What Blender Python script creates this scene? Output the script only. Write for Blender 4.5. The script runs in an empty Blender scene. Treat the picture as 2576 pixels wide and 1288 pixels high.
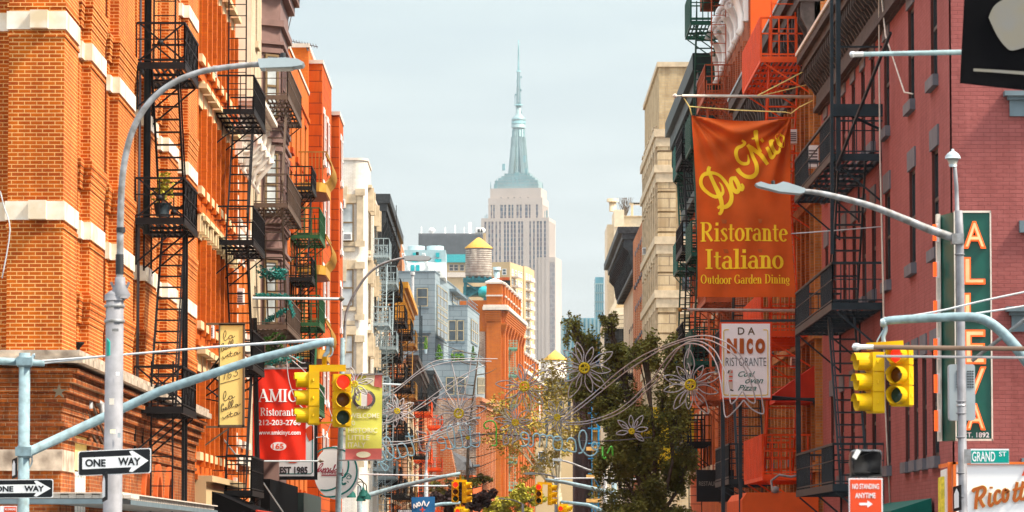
import bpy, math, random
from mathutils import Vector, Matrix, Euler
R = math.radians
sc = bpy.context.scene
col = sc.collection
random.seed(7)

# ---------------------------------------------------------------- camera
FPX = 9748.0                       # focal length in pixels of a 2576 px wide view
PITCH = math.atan((1371 - 644) / FPX)
YAW = -math.atan(30 / FPX)
CAMZ = 1.6
cam_d = bpy.data.cameras.new('camera'); cam = bpy.data.objects.new('camera', cam_d); col.objects.link(cam)
cam.location = (0, 0, CAMZ); cam.rotation_euler = (math.pi / 2 + PITCH, 0, YAW)
cam_d.sensor_width = 36; cam_d.lens = 36 * FPX / 2576; cam_d.clip_start = 1; cam_d.clip_end = 30000
cam_d.dof.use_dof = True; cam_d.dof.focus_distance = 110; cam_d.dof.aperture_fstop = 7.0
sc.camera = cam
# ---------------------------------------------------------------- sky and sun
SUN_EL, SUN_AZ = 51, 105
w = bpy.data.worlds.new('World'); sc.world = w; w.use_nodes = True
nt = w.node_tree; bg = nt.nodes['Background']
sky = nt.nodes.new('ShaderNodeTexSky'); sky.sky_type = 'NISHITA'; sky.sun_disc = False
sky.sun_elevation = R(SUN_EL); sky.sun_rotation = R(SUN_AZ)
sky.air_density = 1.0; sky.dust_density = 3.0; sky.ozone_density = 1.0
tc = nt.nodes.new('ShaderNodeTexCoord'); mp = nt.nodes.new('ShaderNodeMapping'); mp.inputs['Scale'].default_value = (6, 6, 40)
nz = nt.nodes.new('ShaderNodeTexNoise'); nz.inputs['Scale'].default_value = 2.2; nz.inputs['Detail'].default_value = 5
cr = nt.nodes.new('ShaderNodeValToRGB'); cr.color_ramp.elements[0].position = .42; cr.color_ramp.elements[1].position = .75
cr.color_ramp.elements[0].color = (.74, .74, .74, 1); cr.color_ramp.elements[1].color = (1, 1, 1, 1)
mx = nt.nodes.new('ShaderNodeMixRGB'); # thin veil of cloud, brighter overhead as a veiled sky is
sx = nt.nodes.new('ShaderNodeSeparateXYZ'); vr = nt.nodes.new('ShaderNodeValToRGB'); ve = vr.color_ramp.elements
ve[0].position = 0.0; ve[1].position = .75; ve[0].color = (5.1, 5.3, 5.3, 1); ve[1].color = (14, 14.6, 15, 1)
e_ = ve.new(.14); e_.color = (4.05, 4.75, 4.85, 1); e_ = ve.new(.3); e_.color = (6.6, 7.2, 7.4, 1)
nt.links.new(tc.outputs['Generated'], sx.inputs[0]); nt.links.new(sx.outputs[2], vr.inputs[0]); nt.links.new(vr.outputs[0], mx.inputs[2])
nt.links.new(tc.outputs['Generated'], mp.inputs['Vector']); nt.links.new(mp.outputs[0], nz.inputs['Vector'])
nt.links.new(nz.outputs['Fac'], cr.inputs[0]); nt.links.new(cr.outputs[0], mx.inputs[0])
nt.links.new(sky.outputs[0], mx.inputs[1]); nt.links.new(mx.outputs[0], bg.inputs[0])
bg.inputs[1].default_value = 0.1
sd = bpy.data.lights.new('sun', 'SUN'); sun = bpy.data.objects.new('sun', sd); col.objects.link(sun)
sd.energy = 4.8; sd.angle = R(8); sd.color = (1, .90, .74)
SD = Vector((math.sin(R(SUN_AZ)) * math.cos(R(SUN_EL)), math.cos(R(SUN_AZ)) * math.cos(R(SUN_EL)), math.sin(R(SUN_EL))))
sun.rotation_euler = SD.to_track_quat('Z', 'Y').to_euler(); sun.location = (60, -30, 80)
sc.view_settings.view_transform = 'Standard'; sc.view_settings.look = 'None'
sc.view_settings.exposure = 0.84; sc.view_settings.gamma = 1
sc.cycles.max_bounces = 6; sc.cycles.use_denoising = True; sc.cycles.volume_bounces = 0
try: sc.cycles.volume_step_rate = 10
except Exception: pass

# ---------------------------------------------------------------- coordinates
RM = Euler((math.pi / 2 + PITCH, 0, YAW)).to_matrix()
def W(x, y, d):
    """world point seen at (x, y) of a 2576 x 1288 view, at depth Y = d"""
    v = RM @ Vector(((x - 1288) / FPX, (644 - y) / FPX, -1))
    return Vector((0, 0, CAMZ)) + v * (d / v.y)
def ZZ(y, d): return W(1288, y, d).z
def XX(x, d): return W(x, 900, d).x
def DD(x, X): return X * FPX / (x - 1258)

# ---------------------------------------------------------------- materials
def srgb(c):
    return tuple((v / 255 / 12.92 if v / 255 <= .04045 else ((v / 255 + .055) / 1.055) ** 2.4) for v in c)
def new_mat(name):
    m = bpy.data.materials.new(name); m.use_nodes = True
    return m, m.node_tree, m.node_tree.nodes['Principled BSDF']
def plain(name, c, rough=.7, metal=0, var=.18, scale=3.0, bump=0.0, emit=None, stain=None):
    m, t, b = new_mat(name)
    b.inputs['Roughness'].default_value = rough; b.inputs['Metallic'].default_value = metal
    if rough > .4: b.inputs['Specular IOR Level'].default_value = .2
    geo = t.nodes.new('ShaderNodeNewGeometry')
    n = t.nodes.new('ShaderNodeTexNoise'); n.inputs['Scale'].default_value = scale; n.inputs['Detail'].default_value = 5
    t.links.new(geo.outputs['Position'], n.inputs['Vector'])
    r = t.nodes.new('ShaderNodeValToRGB'); e = r.color_ramp.elements
    e[0].position = .3; e[1].position = .7
    e[0].color = tuple(v * (1 - var) for v in c) + (1,); e[1].color = tuple(min(1, v * (1 + var)) for v in c) + (1,)
    if stain: e[0].color = tuple(stain) + (1,)
    t.links.new(n.outputs['Fac'], r.inputs[0]); t.links.new(r.outputs[0], b.inputs['Base Color'])
    if bump:
        bp = t.nodes.new('ShaderNodeBump'); bp.inputs['Strength'].default_value = bump; bp.inputs['Distance'].default_value = .03
        t.links.new(n.outputs['Fac'], bp.inputs['Height']); t.links.new(bp.outputs[0], b.inputs['Normal'])
    if emit:
        b.inputs['Emission Color'].default_value = tuple(emit[:3]) + (1,); b.inputs['Emission Strength'].default_value = emit[3]
    return m
def brick(name, c1, c2, mortar, bw=.21, rh=.068, ms=.011, var=.35, stain=(.5, .42, .4), stain_amt=.35, stain_scale=.9, bump=.25, rough=.85):
    m, t, b = new_mat(name); b.inputs['Roughness'].default_value = rough; b.inputs['Specular IOR Level'].default_value = .2
    geo = t.nodes.new('ShaderNodeNewGeometry'); sp = t.nodes.new('ShaderNodeSeparateXYZ'); cb = t.nodes.new('ShaderNodeCombineXYZ')
    ad = t.nodes.new('ShaderNodeMath'); ad.operation = 'ADD'
    t.links.new(geo.outputs['Position'], sp.inputs[0]); t.links.new(sp.outputs[0], ad.inputs[0]); t.links.new(sp.outputs[1], ad.inputs[1])
    t.links.new(ad.outputs[0], cb.inputs[0]); t.links.new(sp.outputs[2], cb.inputs[1])
    br = t.nodes.new('ShaderNodeTexBrick'); br.inputs['Scale'].default_value = 1
    br.inputs['Brick Width'].default_value = bw; br.inputs['Row Height'].default_value = rh
    br.inputs['Mortar Size'].default_value = ms; br.inputs['Mortar Smooth'].default_value = .3; br.inputs['Bias'].default_value = -.1
    br.inputs['Color1'].default_value = c1 + (1,); br.inputs['Color2'].default_value = c2 + (1,); br.inputs['Mortar'].default_value = mortar + (1,)
    t.links.new(cb.outputs[0], br.inputs['Vector'])
    n = t.nodes.new('ShaderNodeTexNoise'); n.inputs['Scale'].default_value = stain_scale; n.inputs['Detail'].default_value = 8; n.inputs['Roughness'].default_value = .65
    t.links.new(geo.outputs['Position'], n.inputs['Vector'])
    r = t.nodes.new('ShaderNodeValToRGB'); r.color_ramp.elements[0].position = .35; r.color_ramp.elements[1].position = .62
    r.color_ramp.elements[0].color = stain + (1,); r.color_ramp.elements[1].color = (1, 1, 1, 1)
    t.links.new(n.outputs['Fac'], r.inputs[0])
    m1 = t.nodes.new('ShaderNodeMixRGB'); m1.blend_type = 'MULTIPLY'; m1.inputs[0].default_value = stain_amt
    t.links.new(br.outputs['Color'], m1.inputs[1]); t.links.new(r.outputs[0], m1.inputs[2])
    mp_ = t.nodes.new('ShaderNodeMapping'); mp_.inputs['Scale'].default_value = (2.2, 2.2, .22); t.links.new(geo.outputs['Position'], mp_.inputs['Vector'])   # drip streaks and patches
    n2 = t.nodes.new('ShaderNodeTexNoise'); n2.inputs['Scale'].default_value = stain_scale * 1.6; n2.inputs['Detail'].default_value = 7; n2.inputs['Roughness'].default_value = .7; t.links.new(mp_.outputs[0], n2.inputs['Vector'])
    r2 = t.nodes.new('ShaderNodeValToRGB'); r2.color_ramp.elements[0].position = .36; r2.color_ramp.elements[1].position = .56
    r2.color_ramp.elements[0].color = tuple(.35 + .5 * v for v in stain) + (1,); r2.color_ramp.elements[1].color = (1, 1, 1, 1); t.links.new(n2.outputs['Fac'], r2.inputs[0])
    m2 = t.nodes.new('ShaderNodeMixRGB'); m2.blend_type = 'MULTIPLY'; m2.inputs[0].default_value = min(1, stain_amt * 1.25); t.links.new(m1.outputs[0], m2.inputs[1]); t.links.new(r2.outputs[0], m2.inputs[2])
    t.links.new(m2.outputs[0], b.inputs['Base Color'])
    bp = t.nodes.new('ShaderNodeBump'); bp.inputs['Strength'].default_value = bump; bp.inputs['Distance'].default_value = .01; bp.invert = True
    hm_ = t.nodes.new('ShaderNodeMath'); hm_.operation = 'MULTIPLY_ADD'; hm_.inputs[1].default_value = 1.6; n3 = t.nodes.new('ShaderNodeTexNoise'); n3.inputs['Scale'].default_value = 9; n3.inputs['Detail'].default_value = 4; t.links.new(geo.outputs['Position'], n3.inputs['Vector']); t.links.new(n3.outputs['Fac'], hm_.inputs[0]); t.links.new(br.outputs['Fac'], hm_.inputs[2]); t.links.new(hm_.outputs[0], bp.inputs['Height']); t.links.new(bp.outputs[0], b.inputs['Normal'])
    return m
def glassmat(name, c, rough=.08, var=.5, scale=.8):
    m = plain(name, c, rough, 0, var, scale); m.node_tree.nodes['Principled BSDF'].inputs['Specular IOR Level'].default_value = .8
    return m
M = {}
M['brick_a'] = brick('orange_brick', (.58, .126, .005), (.40, .066, .004), (.84, .47, .17), ms=.009, stain=(.5, .3, .2), stain_amt=.45, stain_scale=.7)
M['brick_low'] = brick('weathered_brick', (.50, .125, .016), (.28, .058, .014), (.50, .29, .15), ms=.007, stain=(.25, .2, .2), stain_amt=.85, stain_scale=1.2)
M['band'] = plain('white_band_stone', (.80, .76, .70), .7, var=.06, scale=2.2, stain=(.66, .52, .34))
M['ledge'] = plain('grey_ledge_stone', (.46, .38, .30), .8, var=.35, scale=4, stain=(.22, .17, .13)); M['panel_white'] = plain('white_sign_panel', (.90, .90, .92), .4, var=.02)
M['brick_red'] = brick('orange_red_painted_brick', (.60, .128, .008), (.50, .095, .008), (.48, .11, .015), ms=.006, stain=(.6, .5, .45), stain_amt=.4, stain_scale=.5)
M['brick_orange'] = brick('orange_painted_brick', (.64, .16, .016), (.55, .115, .012), (.50, .13, .03), ms=.008, stain=(.7, .6, .5), stain_amt=.5)
M['brick_deep'] = brick('deep_orange_rusticated_brick', (.56, .095, .006), (.50, .075, .006), (.20, .03, .008), bw=1.4, rh=.42, ms=.02, stain=(.7, .6, .5), stain_amt=.5)
M['brick_cream'] = brick('cream_brick', (.66, .54, .38), (.58, .46, .31), (.50, .42, .32), ms=.008, stain=(.7, .62, .52), stain_amt=.5)
M['brick_white'] = brick('white_glazed_brick', (.76, .73, .68), (.70, .66, .60), (.55, .52, .47), ms=.008, stain=(.75, .68, .58), stain_amt=.5)
M['brick_beige'] = brick('beige_brick', (.56, .43, .25), (.47, .35, .20), (.46, .38, .27), bw=.4, rh=.14, ms=.012, stain=(.6, .52, .46), stain_amt=.6)
M['brick_pink'] = brick('pink_painted_brick', (.37, .112, .104), (.325, .094, .087), (.27, .08, .074), ms=.006, stain=(.62, .52, .52), stain_amt=.38, stain_scale=.8, bump=.6)
M['brick_gold'] = brick('golden_brick', (.56, .22, .05), (.40, .13, .03), (.42, .24, .12), ms=.01, stain=(.45, .35, .3), stain_amt=.6)
M['brick_rust'] = brick('rust_brick', (.45, .10, .03), (.32, .07, .025), (.38, .2, .12), ms=.01, stain=(.5, .4, .4), stain_amt=.6)
M['brick_far'] = brick('far_orange_brick', (.58, .15, .03), (.44, .10, .03), (.55, .35, .2), bw=.5, rh=.16, ms=.03, stain=(.6, .5, .5), stain_amt=.5, stain_scale=.3)
M['brick_old'] = brick('old_mottled_brick', (.42, .25, .16), (.30, .16, .10), (.55, .46, .38), bw=.5, rh=.17, ms=.035, stain=(.5, .45, .45), stain_amt=.7, stain_scale=.5)
M['slate'] = brick('grey_blue_slate_panel', (.27, .325, .35), (.23, .29, .315), (.14, .18, .20), bw=1.6, rh=.62, ms=.03, stain=(.85, .85, .88), stain_amt=.5, stain_scale=.2, bump=.3, rough=.5)
M['slate_trim'] = plain('slate_trim', (.15, .20, .23), .5)
M['beige_stone'] = brick('beige_ashlar', (.62, .49, .31), (.54, .42, .27), (.32, .25, .17), bw=1.3, rh=.5, ms=.03, stain=(.65, .56, .46), stain_amt=.7, stain_scale=.8)
M['stone_trim'] = plain('tan_stone_trim', (.56, .45, .31), .8, var=.2)
M['cream'] = plain('cream_paint', (.70, .60, .44), .7, var=.08)
M['lintel_cream'] = plain('cream_lintel', (.66, .52, .30), .75, var=.15)
M['white'] = plain('white_paint', (.78, .78, .76), .6, var=.05)
M['offwhite'] = plain('aged_white_paint', (.68, .62, .54), .7, var=.15, scale=6)
M['brown'] = plain('brown_painted_metal', (.20, .12, .105), .6, var=.12)
M['black_iron'] = plain('black_iron', (.012, .012, .014), .55, .2, var=.3)
M['blue_iron'] = plain('blue_grey_iron', (.028, .042, .052), .5, .2, var=.25)
M['grey_iron'] = plain('pale_blue_iron', (.30, .38, .42), .5, .1, var=.15)
M['teal_iron'] = plain('teal_iron', (.02, .16, .13), .55, .1, var=.2)
M['green_iron'] = plain('green_iron', (.028, .11, .045), .55, .1, var=.2)
M['dkgreen_iron'] = plain('dark_green_iron', (.015, .085, .06), .55, .1, var=.2)
M['red_iron'] = plain('orange_red_iron', (.74, .085, .012), .5, 0, var=.15)
M['rust_iron'] = plain('rust_iron', (.40, .085, .03), .6, .1, var=.3)
M['brown_iron'] = plain('brown_iron', (.12, .08, .06), .6, .1, var=.2)
M['ochre_iron'] = plain('ochre_iron', (.32, .17, .04), .6, .1, var=.2)
M['ochre'] = plain('ochre_metal', (.52, .29, .05), .5, .1, var=.15)
M['black_cornice'] = plain('black_cornice', (.035, .04, .045), .5, .1, var=.35, scale=5)
M['green_cornice'] = plain('dark_green_cornice', (.02, .04, .04), .5, .1, var=.3)
M['dark_cornice'] = plain('dark_weathered_cornice', (.055, .045, .042), .65, 0, var=.4, scale=6)
M['gold'] = plain('gold_cornice', (.58, .27, .03), .5, .1, var=.25)
M['lintel_grey'] = plain('grey_lintel', (.14, .145, .165), .7, var=.15)
M['reveal_shade'] = plain('recess_shade_brown', (.10, .03, .025), .8)  # dark brown standing in for shade on the pink brick jambs
M['dark_frame'] = plain('dark_window_frame', (.035, .037, .04), .5)
M['tan_frame'] = plain('tan_window_frame', (.44, .36, .22), .5)
M['brown_frame'] = plain('brown_window_frame', (.18, .12, .06), .5)
M['glass'] = glassmat('window_glass', (.055, .075, .09))
M['glass_blind'] = glassmat('window_with_blind', (.42, .46, .47), .15, .45, 1.2)
M['glass_dark'] = glassmat('dark_window', (.03, .035, .04))
M['roof'] = plain('roof_tar', (.07, .07, .075), .9)
M['galv'] = plain('galvanised_pole', (.30, .31, .33), .55, .2, var=.18, scale=9, stain=(.17, .16, .15))
M['galv_dark'] = plain('weathered_pole', (.22, .22, .24), .6, .1, var=.2, scale=6)
M['blue_pole'] = plain('pale_blue_painted_pole', (.23, .335, .38), .55, 0, var=.12, scale=9, stain=(.16, .22, .24))
M['steel'] = plain('bright_steel', (.62, .62, .63), .3, .8, var=.1)
M['lamp_body'] = plain('lamp_housing', (.40, .47, .50), .45, .1, var=.08)
M['lens_glass'] = plain('lamp_lens', (.35, .34, .30), .3)
M['yellow'] = plain('signal_yellow', (.68, .41, .0), .6, var=.08, scale=2.5, stain=(.56, .31, .004))
M['red_lit'] = plain('lit_red_lens', (.8, .03, .01), .3, emit=(1, .03, .012, .7), var=.2, scale=60)
M['amber_off'] = plain('unlit_amber_lens', (.14, .045, .005), .25)
M['green_off'] = plain('unlit_green_lens', (.01, .06, .06), .25)
M['sign_black'] = plain('sign_black', (.008, .010, .013), .6)
M['sign_white'] = plain('sign_white', (.76, .78, .80), .5, var=.04)
M['sign_green'] = plain('street_sign_green', (.0, .30, .25), .5, var=.06)
M['sign_red'] = plain('sign_red', (.68, .07, .02), .5, var=.06)
M['alleva_green'] = plain('dark_green_enamel', (.0, .085, .062), .4, var=.14)
M['neon'] = plain('orange_neon', (.75, .10, .01), .4, emit=(1, .10, .006, .55), var=.2, scale=20)
M['neon_pale'] = plain('pale_letter_face', (.75, .45, .25), .4, emit=(1, .4, .12, .25))
M['yellow_sign'] = plain('pale_yellow_panel', (.92, .78, .28), .5, var=.04)
M['ink'] = plain('dark_ink', (.04, .03, .035), .6)
M['bronze'] = plain('bronze_frame', (.14, .11, .075), .5, .3)
M['banner_red'] = plain('red_banner_cloth', (.64, .022, .006), .75, var=.1, scale=2)
M['banner_orange'] = plain('orange_banner_cloth', (.62, .105, .014), .8, var=.16, scale=1.6)
M['letter_yellow'] = plain('yellow_lettering', (.98, .70, .03), .7, var=.05)
M['banner_lime'] = plain('lime_banner_cloth', (.74, .76, .14), .8, var=.07)
M['banner_pink'] = plain('faded_red_cloth', (.66, .17, .15), .8, var=.15)
M['pale_text'] = plain('faded_white_print', (.88, .88, .62), .8)
M['teal_line'] = plain('teal_line', (.0, .19, .18), .5)
M['maroon'] = plain('maroon_ink', (.35, .03, .06), .5)
M['black_cloth'] = plain('black_cloth', (.004, .004, .005), 1.0); M['black_cloth'].node_tree.nodes['Principled BSDF'].inputs['Specular IOR Level'].default_value = .05
M['grey_print'] = plain('grey_cream_print', (.15, .148, .142), .9, var=.25, scale=5, stain=(.20, .185, .15))
M['blue_cloth'] = plain('blue_banner', (.015, .12, .30), .7)
M['red_awning'] = plain('red_awning_canvas', (.55, .035, .012), .7, var=.12)
M['orange_awning'] = plain('orange_awning_canvas', (.66, .10, .015), .65, var=.08)
M['green_awning'] = plain('green_awning_canvas', (.0, .11, .085), .6, var=.12)
M['orange_trim'] = plain('orange_trim', (.72, .16, .03), .45)
M['rust_letter'] = plain('rust_red_letter', (.42, .10, .018), .5)
M['yellow_edge'] = plain('yellow_edge', (.78, .56, .04), .5)
M['yellow_stripe'] = plain('yellow_stripe', (.75, .58, .06), .6, var=.3, scale=12)
M['bag'] = plain('black_plastic_bag', (.012, .012, .014), .3, var=.2, bump=.8, scale=4)
M['grey_box'] = plain('grey_utility_box', (.38, .43, .46), .5, var=.06)
M['wire'] = plain('pale_cable', (.52, .54, .56), .6)
M['wire_dark'] = plain('dark_cable', (.12, .11, .12), .7)
M['rope'] = plain('grey_rope_light', (.46, .45, .47), .5, var=.1)
M['rope_blue'] = plain('pale_blue_rope_light', (.42, .76, .92), .4, var=.15, scale=30)
M['rope_green'] = plain('green_rope_light', (.12, .62, .06), .4, var=.25, scale=30)
M['flower_yellow'] = plain('yellow_flower_centre', (.66, .52, .02), .5, var=.2)
M['bark'] = plain('brown_bark', (.11, .085, .065), .9, var=.3, scale=8)
M['bark_pale'] = plain('pale_bark', (.42, .37, .26), .9, var=.35, scale=4)
M['leaf_dark'] = plain('dark_olive_leaves', (.20, .20, .045), .75, var=.55, scale=1.3)
M['leaf_yellow'] = plain('yellow_green_leaves', (.31, .225, .035), .8, var=.5, scale=.35)
M['leaf_lime'] = plain('lime_leaves', (.42, .38, .04), .8, var=.35, scale=.5)
M['leaf_purple'] = plain('dusky_purple_leaves', (.075, .05, .05), .8, var=.5, scale=.6)
M['leaf_green'] = plain('bright_green_leaves', (.06, .19, .025), .7, var=.5, scale=2)
M['leaf_conifer'] = plain('conifer_green', (.10, .22, .02), .8, var=.4, scale=1)
M['teal_tinsel'] = plain('teal_tinsel', (.02, .18, .16), .6, var=.4, scale=8)
M['tank_wood'] = plain('weathered_tank_wood', (.33, .30, .26), .9, var=.3, scale=2)
M['tank_roof'] = plain('yellow_tank_roof', (.68, .38, .075), .7, var=.08)
M['teal_steel'] = plain('teal_steel', (.03, .17, .21), .5, .1, var=.2)
M['turquoise'] = plain('turquoise_metal', (.03, .38, .42), .45, .1, var=.15)
M['copper_green'] = plain('verdigris', (.20, .52, .42), .6, var=.2)
M['brick_puck'] = brick('red_orange_brick', (.54, .14, .016), (.47, .11, .016), (.46, .15, .04), bw=.6, rh=.2, ms=.02, stain=(.7, .6, .55), stain_amt=.45, stain_scale=.25)
M['terracotta'] = plain('terracotta_trim', (.46, .09, .02), .8, var=.25, scale=1.2)
M['pale_coping'] = plain('pale_coping', (.62, .54, .47), .8, var=.12)
M['screen'] = plain('grey_metal_screen', (.19, .19, .20), .6, .1, var=.15, scale=.4)
M['sand'] = plain('sand_brick', (.53, .38, .21), .85, var=.08, scale=.2)
M['esb_stone'] = plain('limestone', (.47, .395, .345), .85, var=.07, scale=.05)
M['esb_metal'] = plain('pale_aluminium', (.25, .36, .375), .5, .3, var=.12, scale=.1)
M['esb_teal'] = plain('teal_glazing', (.16, .33, .36), .3, .1, var=.25, scale=.1)
M['mech'] = plain('pale_blue_machinery', (.33, .45, .48), .45, .1, var=.08)
M['tower_glass'] = plain('blue_tower_glass', (.10, .30, .38), .25, .1, var=.3, scale=.12)
M['net'] = plain('black_scaffold_net', (.030, .028, .030), .9, var=.6, scale=.6, stain=(.10, .035, .025))
M['blue_scaf'] = plain('blue_scaffold_paint', (.012, .20, .40), .5)
M['plank'] = plain('scaffold_plank', (.60, .33, .10), .8)
M['asphalt'] = plain('asphalt', (.05, .05, .052), .9)
M['concrete'] = plain('concrete', (.30, .29, .27), .9)
M['ground'] = plain('ground', (.16, .15, .14), .95)
# ---------------------------------------------------------------- mesh helpers
class MB:
    def __init__(s): s.v = []; s.f = []; s.sm = []
    def add(s, vs, fs, smooth=False):
        o = len(s.v); s.v += [tuple(p) for p in vs]
        for f in fs: s.f.append([i + o for i in f]); s.sm.append(smooth)
    def quad(s, a, b, c, d): s.add([a, b, c, d], [(0, 1, 2, 3)])
    def hexa(s, p): s.add(p, [(0, 3, 2, 1), (4, 5, 6, 7), (0, 1, 5, 4), (1, 2, 6, 5), (2, 3, 7, 6), (3, 0, 4, 7)])
    def box(s, x0, x1, y0, y1, z0, z1):
        s.hexa([(x0, y0, z0), (x1, y0, z0), (x1, y1, z0), (x0, y1, z0), (x0, y0, z1), (x1, y0, z1), (x1, y1, z1), (x0, y1, z1)])
    def fbox(s, F, u0, u1, z0, z1, d0, d1):
        P = F.P
        s.hexa([P(u0, z0, d0), P(u1, z0, d0), P(u1, z0, d1), P(u0, z0, d1), P(u0, z1, d0), P(u1, z1, d0), P(u1, z1, d1), P(u0, z1, d1)])
    def bar(s, p, q, w, h=None):
        h = h or w; p = Vector(p); q = Vector(q); d = (q - p)
        if d.length < 1e-6: return
        d.normalize(); up = Vector((0, 0, 1)) if abs(d.z) < .9 else Vector((0, 1, 0))
        a = d.cross(up).normalized() * w / 2; b = a.cross(d).normalized() * h / 2
        s.hexa([p - a - b, p + a - b, q + a - b, q - a - b, p - a + b, p + a + b, q + a + b, q - a + b])
    def tube(s, pts, r, n=6, r1=None, cap=True):
        pts = [Vector(p) for p in pts]; m = len(pts)
        if m < 2: return
        o = len(s.v); prev = None
        for i, p in enumerate(pts):
            d = (pts[min(i + 1, m - 1)] - pts[max(i - 1, 0)])
            d = d.normalized() if d.length > 1e-9 else Vector((0, 0, 1))
            if prev is None:
                up = Vector((0, 0, 1)) if abs(d.z) < .9 else Vector((0, 1, 0)); a = d.cross(up).normalized()
            else:
                a = prev - d * prev.dot(d); a = a.normalized() if a.length > 1e-6 else d.orthogonal().normalized()
            prev = a; b = d.cross(a)
            rr = r if r1 is None else r + (r1 - r) * i / (m - 1)
            for k in range(n):
                t = 2 * math.pi * k / n; s.v.append(tuple(p + (a * math.cos(t) + b * math.sin(t)) * rr))
        for i in range(m - 1):
            for k in range(n):
                s.f.append([o + i * n + k, o + i * n + (k + 1) % n, o + (i + 1) * n + (k + 1) % n, o + (i + 1) * n + k]); s.sm.append(True)
        if cap:
            s.f.append([o + k for k in range(n)]); s.sm.append(False)
            s.f.append([o + (m - 1) * n + k for k in range(n)]); s.sm.append(False)
    def lathe(s, c, prof, n=16, axis='z'):
        c = Vector(c); o = len(s.v)
        for (r, h) in prof:
            for k in range(n):
                t = 2 * math.pi * k / n; a, b = r * math.cos(t), r * math.sin(t)
                s.v.append(tuple(c + (Vector((a, b, h)) if axis == 'z' else Vector((a, h, b)) if axis == 'y' else Vector((h, a, b)))))
        for i in range(len(prof) - 1):
            for k in range(n):
                s.f.append([o + i * n + k, o + i * n + (k + 1) % n, o + (i + 1) * n + (k + 1) % n, o + (i + 1) * n + k]); s.sm.append(True)
        s.f.append([o + k for k in range(n)]); s.sm.append(False)
        s.f.append([o + (len(prof) - 1) * n + k for k in range(n)]); s.sm.append(False)
    def prism(s, pts, vec):
        vec = Vector(vec); n = len(pts); a = [Vector(p) for p in pts]
        s.add(a + [p + vec for p in a], [list(range(n)), list(range(2 * n - 1, n - 1, -1))] + [(i, (i + 1) % n, n + (i + 1) % n, n + i) for i in range(n)])
    def disc(s, c, rx, rz, y, n=24, th=.01):
        s.prism([(c[0] + rx * math.cos(2 * math.pi * k / n), y, c[1] + rz * math.sin(2 * math.pi * k / n)) for k in range(n)], (0, th, 0))
    def ribbon(s, pts, wd, yf, th=.006):
        """flat stroke in the X-Z plane; pts (x, z) or (x, z, w); yf gives Y of a point"""
        L, Rr = [], []; m = len(pts)
        for i, p in enumerate(pts):
            a = pts[max(i - 1, 0)]; b = pts[min(i + 1, m - 1)]
            dx, dz = b[0] - a[0], b[1] - a[1]; l = math.hypot(dx, dz) or 1; w_ = (p[2] if len(p) > 2 else wd) / 2
            L.append((p[0] - dz / l * w_, p[1] + dx / l * w_)); Rr.append((p[0] + dz / l * w_, p[1] - dx / l * w_))
        for i in range(m - 1):
            q = [L[i], L[i + 1], Rr[i + 1], Rr[i]]
            f = [Vector((x, yf(x, z), z)) for x, z in q]; g = [p + Vector((0, th, 0)) for p in f]
            s.add(f + g, [(0, 1, 2, 3), (0, 1, 5, 4), (2, 3, 7, 6)] + ([(0, 3, 7, 4)] if i == 0 else []) + ([(1, 2, 6, 5)] if i == m - 2 else []))
    def build(s, name, mat, parent=None, loc=None):
        me = bpy.data.meshes.new(name)
        o = bpy.data.objects.new(name, me); col.objects.link(o)
        base = Vector((0, 0, 0))
        if loc is not None: base = Vector(loc)
        elif parent is not None: base = WL[parent.name]
        me.from_pydata([(x - base.x, y - base.y, z - base.z) for x, y, z in s.v], [], s.f)
        me.polygons.foreach_set('use_smooth', s.sm)
        me.materials.append(M[mat] if isinstance(mat, str) else mat)
        if parent is not None:
            o.parent = parent
            if loc is not None: o.location = base - WL[parent.name]
        elif loc is not None: o.location = base
        WL[o.name] = base; me.update()
        return o
WL = {}
def tag(o, label=None, cat=None, group=None, kind=None):
    if label: o['label'] = label
    if cat: o['category'] = cat
    if group: o['group'] = group
    if kind: o['kind'] = kind
    return o
def thing(name, label, cat, loc, group=None):
    o = bpy.data.objects.new(name, None); col.objects.link(o); o.location = loc; o.empty_display_size = .3
    WL[o.name] = Vector(loc); return tag(o, label, cat, group)
class Face:
    def __init__(s, o, u, n): s.o = o; s.u = u; s.n = n
    def P(s, u, z, d=0): return Vector((s.o[0] + s.u[0] * u + s.n[0] * d, s.o[1] + s.u[1] * u + s.n[1] * d, z))
def LF(x): return Face((x, 0), (0, 1), (1, 0))
def RF(x): return Face((x, 0), (0, 1), (-1, 0))
def SF(y): return Face((0, y), (1, 0), (0, -1))
def rot_faces(cx, cy, ang):
    """south and east faces of a block turned clockwise by ang, corner at (cx, cy); u from the corner"""
    s, c = math.sin(ang), math.cos(ang)
    return Face((cx, cy), (-c, s), (-s, -c)), Face((cx, cy), (s, c), (c, -s))
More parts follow.
